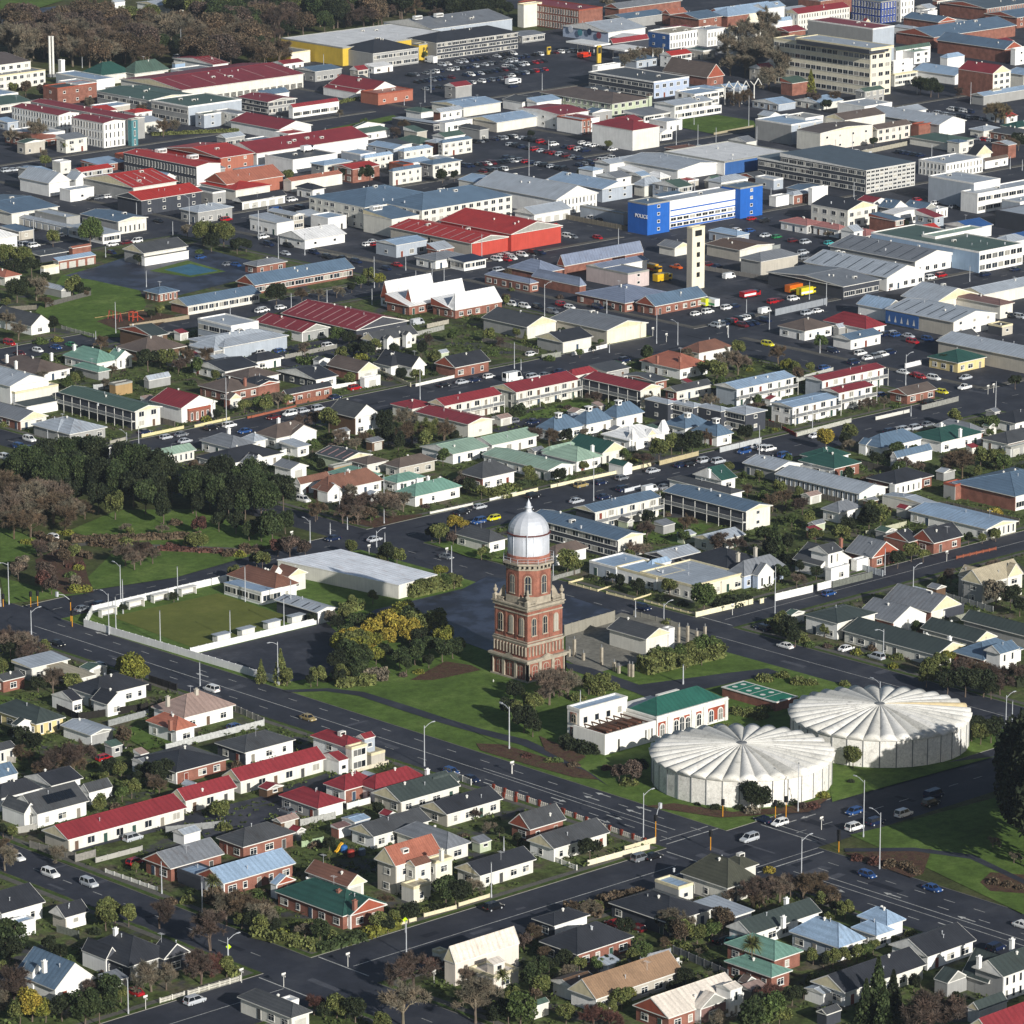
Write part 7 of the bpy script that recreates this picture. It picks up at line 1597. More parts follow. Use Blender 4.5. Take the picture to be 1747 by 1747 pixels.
trees_at(430,1447,'ba 60 420 90 br, lo 60 510 60 ol, lo 140 520 50 dk, s 340 510 50 ol, s 430 520 60 pu, s 520 560 50 ol, s 200 560 60 yg, s 280 570 50 ol, s 360 620 60 ol, s 440 640 50 ol, s 540 600 55 ol, s 620 610 60 ol, s 700 570 60 md, s 740 540 40 au, s 790 560 55 ol, lo 840 490 60 ol, lo 900 510 50 dk, lo 950 460 45 ol, ba 880 350 50 br, lo 1040 430 65 dk, lo 1280 290 90 ev, lo 1350 300 80 dk, lo 1400 280 60 dk, s 1200 390 50 dk, s 1150 410 40 ol, s 1280 380 40 dk, ba 1460 250 60 gy, lo 1380 170 35 yg, ba 1070 790 130 pu, ba 1000 1020 140 gy, ba 1480 1000 140 gy, ba 1560 970 90 gy, ba 1180 770 70 rd, lo 1680 1060 70 ev, lo 1720 960 60 ev, lo 560 1050 70 ol, ba 410 1030 70 rd, lo 480 1080 50 dk, lo 860 1160 60 ol, s 760 450 40 rd, lo 620 1090 50 ol, ba 1410 840 60 pk, pa 1660 870 60 ol, s 1560 230 40 dk, s 1660 200 30 ol, lo 510 50 25 ol, s 90 290 40 br, s 380 560 30 pu, lo 1600 1120 60 dk')
trees_at(860,1447,'ba 180 570 70 br, lo 130 620 50 pu, lo 230 790 70 ev, lo 170 860 80 ev, lo 300 780 60 dk, lo 400 740 60 dk, ba 280 690 50 br, ba 440 820 60 gy, lo 500 780 50 ol, lo 250 910 60 ol, lo 110 1080 110 md, lo 30 1090 80 ev, lo 210 970 40 br, lo 410 1100 60 ol, lo 620 780 55 md, lo 700 760 50 dk, lo 780 790 45 ol, lo 850 730 50 ol, lo 910 690 60 md, lo 950 680 40 md, ba 470 400 50 br, ba 570 390 60 gy, lo 620 400 40 ol, s 660 330 60 br, s 740 310 60 br, s 800 300 50 br, s 860 290 40 br, s 520 370 40 ol, lo 800 530 60 dk, ba 1100 480 80 gy, ba 1180 500 80 gy, lo 1120 540 70 dk, lo 1060 490 60 dk, lo 1200 560 70 ol, lo 1280 570 60 ol, lo 1380 560 60 md, lo 1400 510 50 ol, s 1090 620 50 ol, s 1200 650 60 ol, s 1310 660 50 ol, s 1180 640 50 md, ba 1070 630 40 br, ba 1510 300 60 pk, ba 1640 290 90 pu, ba 1720 290 80 pu, ba 1690 350 60 br, pa 1640 670 80 ol, lo 780 1000 70 ol, lo 820 980 50 yg, lo 650 1080 50 ol, lo 720 1060 40 ol, lo 680 990 40 dk, lo 1200 870 60 dk, lo 1250 900 40 ol, lo 1130 930 50 dk, s 1400 780 60 dk, s 1460 820 50 dk, lo 1560 880 40 dk, ba 590 1110 80 rd, ba 700 1130 70 rd, lo 1640 1120 110 ev, lo 1720 1090 100 dk, ba 1450 1120 70 gy, lo 1690 980 50 pu, lo 50 980 60 ol, ba 1290 690 30 gy')
trees_at(1297,1447,'ba 50 250 90 pu, ba 130 260 90 pk, ba 200 240 80 pu, ba 290 260 90 br, ba 380 250 90 br, ba 430 290 70 br, s 60 140 45 au, lo 400 350 50 ol, lo 480 360 50 br, lo 560 410 60 ol, lo 500 400 40 dk, co 780 980 160 ev, co 700 1060 120 ev, co 880 1000 120 dk, co 820 1100 120 ev, ba 1140 1060 160 pu, ba 1220 1100 120 pu, ba 1060 1120 100 br, lo 60 1090 110 md, lo 130 1120 80 ol, ba 80 970 90 rd, ba 30 1000 80 rd, ba 580 880 80 gy, ba 680 870 70 gy, lo 480 730 55 ol, lo 560 720 50 ol, lo 640 700 50 ol, lo 700 680 50 md, lo 750 660 45 ol, lo 350 720 50 ol, lo 420 750 40 dk, lo 210 980 60 dk, s 890 600 40 ol, s 1000 560 50 ol, s 1040 580 30 gy, lo 1020 900 50 dk, lo 290 960 40 dk, s 640 60 50 rd, s 760 80 60 rd, s 860 100 60 br, s 960 110 60 br, s 1020 150 50 br, s 1550 220 50 br, s 1640 240 50 br, s 1720 260 40 br, ba 1680 60 40 gy')
# ------------------------------------------------------------ filling the gardens
def free(X, Y, m):
    for bx, r, l in ANNEX:
        if bx[0]-m < X < bx[1]+m and bx[2]-m < Y < bx[3]+m: return False
    for l, bx, r in BUILD:
        for x0,x1,y0,y1,h in bx:
            if x0-m < X < x1+m and y0-m < Y < y1+m: return False
    return True
GB = [b for b in BLK if b[4] == 'g']
cnt = 0; tries = 0
while cnt < 112 and tries < 9000:
    tries += 1
    x0,x1,y0,y1,_ = rt.choice(GB); X, Y = rt.uniform(x0+3.5,x1-3.5), rt.uniform(y0+3.5,y1-3.5); a = pix(X, Y)
    if not (-20 < a[0] < 1767 and 560 < a[1] < 1790) or not free(X, Y, 1.2): continue
    cnt += 1; shrub(X, Y, rt.uniform(.7,1.7), rt.choice(['ol','md','dk','ev','br','ol','yg','pu','ev']), rt.uniform(.8,1.4))
cnt = 0; tries = 0
while cnt < 70 and tries < 9000:
    tries += 1
    x0,x1,y0,y1,_ = rt.choice(GB); X, Y = rt.uniform(x0+4,x1-4), rt.uniform(y0+4,y1-4); a = pix(X, Y)
    if not (-20 < a[0] < 1767 and 560 < a[1] < 1790) or not free(X, Y, 2.4): continue
    cnt += 1; k = rt.choice(['lo','ba','lo']); tree(X, Y, rt.uniform(1.5,2.5), k, rt.choice(['gy','br','pu','pk']) if k == 'ba' else rt.choice(['ol','ev','dk','md','br']))
def sheds(n):
    c_ = t_ = 0
    while c_ < n and t_ < 9000:
        t_ += 1; x0,x1,y0,y1,_ = rt.choice(GB); W, D = rt.uniform(2.4,5.5), rt.uniform(2.4,4); X, Y = rt.uniform(x0+6,x1-10), rt.uniform(y0+6,y1-8); a = pix(X, Y)
        if not (5 < a[0] < 1742 and 560 < a[1] < 1740) or not all(free(X+u, Y+v, 1.0) for u in (0, W/2, W) for v in (0, D)): continue
        c_ += 1; h = rt.uniform(2.1,2.6); r = empty('garden_shed', (X, Y, 0)); wc, wn = rt.choice((('w','white'),('g','grey'),('c','cream'),('gnw','pale green'),('br','brown timber'))); rc, rn = rt.choice((('lg','light'),('gr','grey'),('rd','red'),('gn','green'),('dg','dark'),('rust','rusty')))
        mb = MB(); mb.box(.15,W-.15,.15,D-.15,0,h); put('wall', mb.mesh('wall', ['wall']), r, color=colr(wc))
        k = rt.choice(('gx','gy','mo')); me = roof_mesh(k, 0, W, 0, D, h, .7, 'roofx'); me.materials[3] = M['gable_w' if wc == 'w' else 'gable_g']; put('roof', me, r, color=colr(rc))
        facade(r, 'R', .4, W-.4, .15, h, rt.choice('gsn'), rt, False)
        ANNEX.append(((X, X+W, Y, Y+D, h), r, '')); later(r, f"{wn} shed with {rn} roof", 'shed', 'garden sheds and small garages', X+W/2, Y+D/2)
sheds(60)
# low ground cover nobody could count
mb = MB(); tries = 0; n_ = 0
while n_ < 6500 and tries < 60000:
    tries += 1
    x0,x1,y0,y1,_ = rt.choice(GB); X, Y = rt.uniform(x0+3,x1-3), rt.uniform(y0+3,y1-3); a = pix(X, Y)
    if not (-20 < a[0] < 1767 and 540 < a[1] < 1790) or not free(X, Y, .2): continue
    if abs(math.sin(X*.13+1.3)+math.sin(Y*.17)) < .35: continue
    n_ += 1; rr = rt.uniform(.25,1.0)
    for k in range(8):
        leafquad(mb, Vector((X+rt.uniform(-rr,rr), Y+rt.uniform(-rr,rr), ZB+rt.uniform(.05,rr*.9))), .3, rt)
tag(put('undergrowth', mb.mesh('undergrowth', ['leaf']), color=S('45502c')), 'low plants and ground cover in the back gardens', 'ground cover', kind='stuff')
# ------------------------------------------------------------ fences, walls and hedges
M['patch_l'] = ground_mat('old_asphalt', [(.3, S('4a4c52')), (.7, S('575960'))], .5, 3, .9, .15); M['patch_d'] = ground_mat('fresh_asphalt', [(.3, S('23262e')), (.7, S('2d3038'))], .5, 3, .8, .15)
M['fence'] = plain('weathered_boards', None, .9, .1, var=.3, sc_=1.5)
def fence(a, b, h, c, kind='wall', desc=None, posts=True, th=.14, z0=0.0, label=None):
    (xa, ya), (xb, yb) = a, b; L = math.hypot(xb-xa, yb-ya); rz = math.atan2(yb-ya, xb-xa)
    nm = dict(wall='garden_wall', fence='timber_fence', picket='picket_fence', pier='pier_wall', rail='railing')[kind]
    r = empty(nm, (xa, ya, z0), rz)
    mb = MB()
    if kind == 'picket':
        mb.box(0,L,-.03,.03,.3,.4); mb.box(0,L,-.03,.03,h-.35,h-.25); k = 0
        while k < L: mb.box(k,k+.12,-.05,.05,.1,h); k += .3
    elif kind == 'pier':
        mb.box(0,L,-.1,.1,-.05,.5); k = 0
        while k < L: mb.box(k,k+.35,-.08,.08,.5,h-.1); k += .6
    else: mb.box(0,L,-th/2,th/2,-.1,h)
    put('panel', mb.mesh('panel', ['wall' if kind in ('wall','pier') else 'fence']), r, color=S(c))
    n = max(1, int(L/(2.4 if kind != 'pier' else 3.4)))
    if n > 60: n = 60
    me = cached(('post', kind, round(h,1)), lambda: (lambda m_: (m_.box(-.12 if kind!='pier' else -.35,.12 if kind!='pier' else .35,-.12 if kind!='pier' else -.2,.12 if kind!='pier' else .2,-.1,h+.1), m_.mesh('post', ['brick' if kind == 'pier' else 'fence']))[1])(MB()))
    for i in range(n+1): put('post', me, r, (L*i/n, 0, 0), 0, color=S('8c4030') if kind == 'pier' else S(c))
    X, Y = (xa+xb)/2, (ya+yb)/2
    if label: tag(r, label, 'fence' if kind in ('fence','picket','rail') else 'wall')
    else: later(r, desc or dict(wall='pale garden wall', fence='grey timber fence', picket='white picket fence', pier='brick pier wall', rail='railing')[kind], 'fence' if kind in ('fence','picket') else 'wall', 'garden walls and fences', X, Y)
def walls_at(tx, ty, rows):
    global TX, TY
    TX, TY = tx, ty
    for x1,y1,x2,y2,h,c,kind in rows: fence(TG(x1,y1), TG(x2,y2), h, c, kind)
TX, TY = 0, 0
fence(G(144,1069), G(472,1166.5), 1.9, 'e2e2de', 'wall', label='long white wall of the bowling club along the main road', th=.25)
fence(G(147,1066), G(158,1046), 1.9, 'e6e6e2', 'wall', label='short white corner wall at the crossroads', th=.25)
fence(G(158,1046), G(386,993), 1.9, 'e6e6e2', 'wall', label='white bowling club wall with shelters, far side', th=.25)
fence(G(325,1117), G(550,1063), 1.7, 'eaeae6', 'wall', label='white bowling club wall beside the empty car park', th=.25)
for i, (x, y) in enumerate(((186,1052),(233,1038),(275,1027),(322,1016))):
    X, Y = G(x, y); r = empty('shelter', (X, Y, 0)); tag(r, f"{['first','second','third','fourth'][i]} white bowling shelter from the crossroads end", 'shelter', 'white shelters round the bowling green')
    mb = MB(); mb.box(-2.4,2.4,1.0,1.2,0,2.1); mb.box(-2.4,-2.2,-.2,1,0,2); mb.box(2.2,2.4,-.2,1,0,2); put('wall', mb.mesh('wall', ['trim']), r)
    mb = MB(); mb.box(-2.6,2.6,-.5,1.4,2.1,2.22); put('roof', mb.mesh('roof', ['trim']), r); mb = MB(); mb.box(-2.2,2.2,.5,.9,.35,.45); put('seat', mb.mesh('seat', ['trimg']), r)
for i, (x, y) in enumerate(((378,1094),(420,1084),(464,1072),(505,1062))):
    X, Y = G(x, y); r = empty('shelter', (X, Y, 0)); tag(r, f"{['first','second','third','fourth'][i]} light roofed shelter along the near bowling wall", 'shelter', 'light roofed shelters along the near wall')
    mb = MB(); mb.box(-2,2,-.9,-.75,0,1.9); mb.box(-2,-1.85,-.75,1,0,1.9); mb.box(1.85,2,-.75,1,0,1.9); put('wall', mb.mesh('wall', ['trim']), r)
    mb = MB(); mb.box(-2.3,2.3,-1.1,1.3,1.9,2.02); put('roof', mb.mesh('roof', ['roofx']), r, color=colr('lg'))
fence(G(842,1348), G(960,1389), 1.3, 'dcd6c8', 'pier', label='upper stretch of brick pier and white picket wall'); fence(G(962,1390), G(1100,1440), 1.3, 'dcd6c8', 'pier', label='lower stretch of brick pier and white picket wall')
walls_at(860,1150,[(800,1180,1000,1120,1.3,'d9cfae','wall')])
walls_at(860,1447,[(555,120,960,10,1.3,'e0d8bc','wall'),(330,90,480,150,1.2,'dedcd2','picket'),(630,840,1100,720,1.8,'8d9094','fence'),(1120,700,1480,860,1.7,'6f7070','fence')])
walls_at(430,1447,[(1140,460,1350,405,.9,'d9cfae','wall'),(1370,390,1570,330,.9,'d9cfae','wall'),(990,510,1085,485,.9,'d9cfae','wall')])
walls_at(0,1447,[(1060,1030,1220,985,1.1,'d6d2c4','picket'),(1245,980,1590,880,1.1,'d6d2c4','picket'),(700,165,1040,285,.9,'d9d8d0','picket'),(500,95,630,60,1.7,'8a8780','fence'),(635,100,940,20,1.2,'a8a69e','wall'),(200,0,500,80,1.6,'7c7972','fence'),(380,560,520,600,1.6,'6b6f66','fence')])
walls_at(0,1150,[(1100,510,1747,345,1.6,'b9bab6','fence'),(990,55,1170,115,1.8,'2e2c2c','fence'),(1560,250,1747,335,1.6,'9d9a92','fence'),(380,1090,760,985,1.6,'c7c8c6','fence'),(1100,1060,1490,1020,1.7,'8a8c8a','fence'),(380,250,520,310,1.8,'2b2926','fence'),(520,310,980,240,1.8,'2b2926','fence'),(720,350,980,280,1.6,'8f9290','fence'),(110,1060,240,1040,1.6,'a09e96','wall'),(0,580,100,590,1.4,'b0aaa0','fence')])
walls_at(430,1150,[(320,1010,550,960,1.6,'a8a8a2','fence'),(630,900,780,860,1.5,'dcdcd6','wall'),(1340,690,1450,740,1.5,'c9c7bf','picket'),(1590,800,1747,850,1.3,'dcd6c8','pier'),(330,1150,470,1120,1.4,'9db08c','fence'),(660,660,900,600,1.0,'cfc6b0','wall')])
walls_at(0,870,[(690,1150,1000,1200,1.7,'2e2c2c','fence')])
walls_at(860,870,[(1270,710,1645,622,1.3,'e6dfbd','wall'),(430,490,520,465,.6,'dccfa4','wall'),(430,490,620,540,.5,'dccfa4','wall'),(620,540,730,505,.5,'dccfa4','wall'),(680,555,860,600,.5,'dccfa4','wall'),(860,600,970,565,.5,'dccfa4','wall'),(930,610,1265,700,.5,'dccfa4','wall'),(400,840,730,745,3.0,'8f8b7e','wall'),(860,700,1160,780,1.2,'9b988c','wall'),(320,470,500,420,1.2,'8a8a84','fence')])
walls_at(1297,870,[(98,603,345,545,1.9,'eceae4','wall'),(380,535,470,512,1.9,'eceae4','wall'),(480,515,740,450,1.7,'6d7068','fence'),(625,385,810,440,1.6,'b9bec2','fence'),(700,175,965,110,1.5,'b7b69c','wall'),(1255,750,1450,705,1.6,'8d8f80','fence'),(1300,325,1560,265,.8,'9a5b45','picket'),(1230,590,1540,680,1.6,'8b8d8b','fence'),(0,620,20,615,1.2,'e6dfbd','wall')])
walls_at(1297,580,[(240,640,600,545,1.2,'b4b4a8','fence'),(765,530,985,480,1.0,'d4d2c8','wall'),(1070,465,1310,405,1.5,'8d8d86','fence'),(60,550,240,640,1.0,'8c2f2c','fence'),(240,280,480,215,1.6,'b3b4ac','fence'),(650,1095,810,1060,1.6,'a9a890','fence'),(960,190,1065,165,1.6,'dedede','wall'),(480,1040,500,1020,1.4,'e8e8e4','wall')])
walls_at(860,580,[(310,980,780,878,.9,'e4dcb8','wall'),(0,1050,220,1000,.9,'e4dcb8','wall'),(840,865,970,835,1.0,'e4dcb8','wall'),(1030,830,1285,765,1.3,'b8ab86','wall'),(1430,745,1700,680,1.5,'b9bcbc','wall'),(450,105,680,50,1.2,'e8e6e0','wall'),(250,130,375,110,1.6,'8c8e84','fence'),(380,935,440,930,1,'5b6b4c','fence'),(800,1010,900,985,1.0,'cfd2d4','wall')])
walls_at(430,580,[(290,430,520,385,1.4,'8c5b48','fence'),(0,515,290,445,.6,'9a5b45','wall'),(1085,308,1340,250,.9,'e4e2da','wall'),(90,810,290,740,1.8,'e6e6e0','fence'),(220,130,560,60,1.6,'8c8a82','fence'),(1180,1155,1460,1095,.7,'dcdad0','wall'),(1575,1068,1747,1025,.8,'e2e0d8','wall'),(850,225,1050,310,1.2,'cfc6a8','wall'),(520,330,720,300,1.4,'e2e0da','wall')])
walls_at(0,580,[(940,648,1215,590,1.0,'d6cc9c','wall'),(1290,582,1520,530,.9,'d6cc9c','wall'),(730,690,830,665,1.0,'a09c90','wall'),(440,740,570,715,.8,'9b968a','wall'),(1640,520,1747,495,.6,'9a5b45','wall'),(620,335,720,325,1.8,'a9abab','fence')])
walls_at(0,290,[(300,915,600,835,1.8,'5f5d58','fence'),(410,1055,620,1110,1.2,'8f9088','picket'),(0,940,240,925,1.6,'6f6a60','fence'),(630,985,950,935,.4,'a58c60','wall'),(860,1045,1250,985,1.2,'9c8f78','wall'),(960,1105,1240,1090,1.2,'9a9a92','fence')])
walls_at(430,290,[(1060,1110,1270,1060,1.6,'9a9a94','fence'),(1160,1050,1300,1020,1.5,'a8a294','fence'),(430,545,800,610,.6,'8d8a80','wall')])
walls_at(860,290,[(280,300,900,420,1.8,'7e7768','fence'),(1330,665,1747,735,1.6,'84807a','wall')])
walls_at(1297,290,[(100,965,440,890,2.2,'8f9499','wall'),(0,680,90,700,1.6,'8c8880','wall'),(560,835,760,800,1.2,'7a7c80','picket'),(0,540,130,520,1.5,'8b8f8c','fence')])
walls_at(1297,0,[(610,1040,970,965,1.8,'a19c8c','fence')]); walls_at(860,0,[(1390,895,1650,845,1.0,'a49a80','wall')])
# back garden boundary fences between plots
nf = 0
for x0,x1,y0,y1,_ in GB:
    k = x0+18
    while k < x1-8:
        a, b = y0+5, (y0+y1)/2-3
        for (p, q) in ((a, b), (b+6, y1-5)):
            m_ = (p+q)/2; s_ = pix(k, m_)
            if -20 < s_[0] < 1767 and 560 < s_[1] < 1780 and all(free(k, p+(q-p)*t/6, .6) for t in range(7)):
                q = min(q, p+26); nf += 1; fence((k, p), (k, q), rt.choice([1.5,1.7]), rt.choice(['6d675e','7b776e','8a8a84','5d5a52','9b9a92']), 'fence', desc=rt.choice(['weathered board fence','plain boundary fence']), z0=ZB)
        k += rt.uniform(15, 21)
# repairs and worn patches in the asphalt
for nm_, mt_, n_p in (('road_patch', 'patch_l', 120), ('road_patch', 'patch_d', 120)):
    mb = MB()
    for i in range(n_p):
        if rt.random() < .6:
            x, y = rt.choice(((rt.uniform(640,655), rt.uniform(500,860)), (rt.uniform(757,771), rt.uniform(632,1110)), (rt.uniform(540,760), rt.uniform(614,629)), (rt.uniform(775,1100), rt.uniform(858,874)), (rt.uniform(775,1100), rt.uniform(983,999)), (rt.uniform(528,538), rt.uniform(600,850)), (rt.uniform(900,1200), rt.uniform(1114,1128)), (rt.uniform(1004,1019), rt.uniform(760,1350)), (rt.uniform(1118,1128), rt.uniform(1010,1350))))
            z = .006
        else:
            b_ = rt.choice([b for b in BLK if b[4] == 'y']); x, y = rt.uniform(b_[0]+5,b_[1]-8), rt.uniform(b_[2]+5,b_[3]-8); z = ZB+.006
        w_, l_ = (rt.uniform(.6,2.2), rt.uniform(2,9)) if rt.random() < .5 else (rt.uniform(2,9), rt.uniform(.6,2.2)); z += i*1e-5 + (.002 if mt_ == 'patch_d' else 0)
        j = lambda: rt.uniform(-.25,.25)
        mb.quad([(x+j(),y+j(),z),(x+w_+j(),y+j(),z),(x+w_+j(),y+l_+j(),z),(x+j(),y+l_+j(),z)])
    tag(put(nm_, mb.mesh(nm_, [mt_])), kind='structure')
# ------------------------------------------------------------ lamps, signals, poles and signs
def lamp(X, Y, h, d, arm=2.2, kind='street'):
    r = empty('street_lamp', (X, Y, 0), d)
    me = cached(('pole', round(h)), lambda: (lambda m_: (m_.tube((0,0,0),(0,0,round(h)),.13,.08,8), m_.tube((0,0,0),(0,0,.9),.17,.17,8), m_.mesh('pole', ['metal']))[2])(MB()))
    put('pole', me, r, (0,0,0), 0, (1,1,h/round(h)))
    if arm:
        mb = MB(); mb.tube((0,0,-.5),(arm*.6,0,.25),.06,.05,6); mb.tube((arm*.6,0,.25),(arm,0,.45),.05,.05,6); put('arm', cached(('arm', arm), lambda: mb.mesh('arm', ['metal'])), r, (0,0,h-.1))
        mb2 = MB(); mb2.box(-.1,.75,-.16,.16,-.05,.1); put('lamp_head', cached('lh', lambda: mb2.mesh('lamp_head', ['metal'])), r, (arm,0,h+.33))
    else:
        mb2 = MB(); mb2.box(-.28,.28,-.13,.13,-.05,.14); put('lamp_head', cached('lg', lambda: mb2.mesh('lamp_head', ['trimg'])), r, (0,0,h), .8)
    later(r, 'tall grey street lamp' if arm else 'grey lamp post', 'street lamp', 'street lamps', X, Y)
def lamps_at(tx, ty, rows):
    global TX, TY
    TX, TY = tx, ty
    for xb, yb, yt, dx in rows:
        X, Y = TG(xb, yb); s = pix(X, Y)[2]*K*.96; h = max(3, (yb-yt)/s); 
        d = {0:0, 1:0, -1:math.pi, 2:math.pi/2, -2:-math.pi/2}[dx]
        lamp(X, Y, h, d, 0 if dx == 0 else 2.4)
lamps_at(0,870,[(208,825,665,1),(60,625,350,-1),(800,615,365,2),(815,690,465,0),(722,825,555,2),(768,790,580,0),(1178,600,380,0),(1062,880,670,0),(1525,860,670,0),(1625,610,380,0),(1325,1165,1010,0),(5,640,520,0)])
lamps_at(430,870,[(172,1165,875,-1),(212,780,590,0),(258,690,470,0),(385,225,70,2),(632,130,50,0),(875,95,0,0),(825,245,140,1),(1322,425,240,0),(518,160,95,0),(880,225,180,0)])
lamps_at(860,870,[(870,715,600,0),(1058,745,620,1),(1185,1160,1030,0),(325,465,300,0)])
lamps_at(1297,870,[(97,700,380,0),(1013,520,375,1),(815,960,790,-1),(825,430,255,0)])
lamps_at(1297,1150,[(1625,385,140,1),(1665,430,180,0),(683,1085,700,2),(790,1290,915,2),(250,915,590,0),(792,185,50,2),(272,1360,1085,1)])
lamps_at(860,1150,[(35,500,220,2),(922,1100,785,1),(1187,70,-60,0),(505,205,110,0)])
lamps_at(430,1150,[(1142,610,340,1),(1703,500,215,2),(178,80,-40,0),(1668,1180,1080,0)])
lamps_at(430,1447,[(1022,710,480,0),(1585,330,95,0)]); lamps_at(0,1447,[(1510,740,590,1),(1340,430,225,0),(1072,305,90,0),(850,1100,860,0)])
lamps_at(860,1447,[(950,475,305,0),(1268,450,385,0)])
lamps_at(0,580,[(843,840,615,2),(920,730,580,0),(318,720,600,0),(1516,890,785,2),(1500,550,255,0),(115,105,25,0),(1472,160,80,0)])
lamps_at(430,580,[(1113,395,200,0),(875,1165,900,0),(580,1165,970,2)]); lamps_at(860,580,[(593,1065,780,0),(1690,760,570,0),(68,190,20,0),(112,200,130,0),(697,85,30,0)])
lamps_at(1297,580,[(963,300,100,1),(1558,470,280,0),(345,605,440,0),(395,90,0,0),(998,505,435,0)])
lamps_at(0,290,[(767,1085,880,0),(970,780,670,0),(1255,370,185,2),(905,320,220,0),(1525,970,880,0),(1712,450,280,0),(635,1130,1070,0),(225,500,330,0),(1145,440,345,0),(700,580,510,0)])
lamps_at(430,290,[(105,300,190,1),(45,460,270,0),(810,780,580,0),(795,895,790,0),(260,920,820,0),(1085,750,670,0),(1193,730,655,0),(1272,755,640,0),(1018,665,575,0),(175,590,440,0),(350,565,430,0),(1522,600,430,0),(497,880,795,0),(845,1075,1010,0)])
lamps_at(860,290,[(757,510,390,0),(268,970,760,1),(1010,1150,920,0),(1150,1160,1010,2),(1262,140,20,0),(680,950,860,0),(1605,950,860,0),(1485,1110,1030,0)])
lamps_at(1297,290,[(437,900,750,0),(325,860,745,0),(1533,240,150,0),(60,1060,920,0),(1245,215,120,0),(1387,740,640,0),(620,180,80,0),(70,240,120,0)])
lamps_at(860,0,[(165,1165,950,0),(1140,960,780,0),(1283,965,830,0),(1258,830,740,0),(1620,840,640,0),(1673,980,840,0),(295,1000,930,0),(252,600,490,0),(1142,860,770,0),(1403,980,850,0)])
lamps_at(1297,0,[(610,1020,885,0),(1393,690,550,0),(1040,625,480,0),(1655,1120,1040,0),(1133,1150,960,0),(1735,1130,1060,0)])
lamps_at(430,0,[(475,505,365,0),(1008,700,655,0),(1145,680,580,0),(1332,635,570,0),(775,520,430,0),(1185,620,470,0),(95,430,290,0),(485,910,850,0)])
lamps_at(0,0,[(1200,375,200,0),(1420,370,340,0),(545,450,330,0)])
def signal(X, Y, h, arm=None):
    r = empty('traffic_signal', (X, Y, 0)); mb = MB(); mb.tube((0,0,0),(0,0,h),.11,.1,8); put('pole', mb.mesh('pole', ['obj']), r, color=S('c98a1c'))
    mb = MB(); mb.box(-.28,.28,-.28,.28,h-.4,h+.9); put('signal_head', mb.mesh('signal_head', ['dark']), r)
    if arm: mb = MB(); mb.tube((0,0,h),(arm[0]*.5,arm[1]*.5,h+1.6),.09,.08,6); mb.tube((arm[0]*.5,arm[1]*.5,h+1.6),(arm[0],arm[1],h+2),.08,.07,6); mb.box(arm[0]-.3,arm[0]+.3,arm[1]-.3,arm[1]+.3,h+1.4,h+2.6); put('arm', mb.mesh('arm', ['metal']), r)
    later(r, 'orange traffic signal pole', 'traffic light', 'traffic signals', X, Y)
for x, y, h, a in ((479,772,3.2,None),(470,740,5.5,(-3.4,1)),(22,640,2.4,None),(204,640,3,None),(250,635,3,None)): signal(*G(0+x/K, 870+y/K), h, a)
for tx, ty, x, y, h, a in ((860,1150,1448,950,3.2,None),(860,1150,1003,1110,5,(2.8,1.5)),(1297,1150,170,960,4.2,None),(1297,1150,100,950,3,None),(1297,1150,518,1160,3.4,None),(1297,1447,520,30,3,None),(860,1150,1367,1165,3.4,None)): signal(*G(tx+x/K, ty+y/K), h, a)
def small_sign(X, Y, kind):
    if kind == 'cross':
        r = empty('crossing_sign', (X, Y, 0)); mb = MB(); mb.tube((0,0,0),(0,0,2.2),.05,.05,6); put('pole', mb.mesh('pole', ['metal']), r)
        mb = MB(); q=[(0,-.55),(.55,0),(0,.55),(-.55,0)]; n=0; mb.v=[(p[0]*.7,-p[0]*.7,2.7+p[1]) for p in q]+[(p[0]*.7+.05,-p[0]*.7+.05,2.7+p[1]) for p in q]; mb.f=[(0,1,2,3),(7,6,5,4)]; mb.m=[0,0]; put('sign_face', mb.mesh('sign_face', ['obj']), r, color=S('c8e81c')); later(r, 'lime green diamond warning sign', 'road sign', 'warning signs', X, Y)
    elif kind == 'ball':
        r = empty('junction_marker', (X, Y, 0)); mb = MB(); mb.tube((0,0,0),(0,0,2.6),.07,.06,6); put('pole', mb.mesh('pole', ['trim']), r); mb = MB(); mb.box(-.5,.5,-.04,.04,2.5,2.9); mb.box(-.04,.04,-.5,.5,2.1,2.45); put('sign_face', mb.mesh('sign_face', ['trim']), r); later(r, 'white street name post', 'road sign', 'street name posts', X, Y)
for tx,ty,x,y,k in ((0,1447,1515,740,'cross'),(430,1447,1015,560,'cross'),(430,1447,210,920,'ball'),(430,1447,635,785,'ball'),(0,1447,1600,890,'ball'),(0,1447,965,1070,'ball'),(430,1447,1205,900,'ball'),(430,870,263,210,'ball'),(430,870,775,300,'ball'),(430,870,1290,320,'ball'),(1297,580,1508,360,'ball'),(1297,580,1545,350,'ball'),(0,580,728,775,'ball'),(1297,1150,405,1030,'ball'),(430,1150,1720,660,'ball'),(860,1150,55,660,'ball'),(860,870,1512,695,'ball'),(430,580,1545,450,'ball'),(860,290,1075,1140,'ball'),(860,290,985,1100,'ball'),(860,290,1425,1050,'ball'),(860,290,1480,1090,'ball'),(1297,870,1235,340,'ball')): small_sign(*G(tx+x/K, ty+y/K), k)
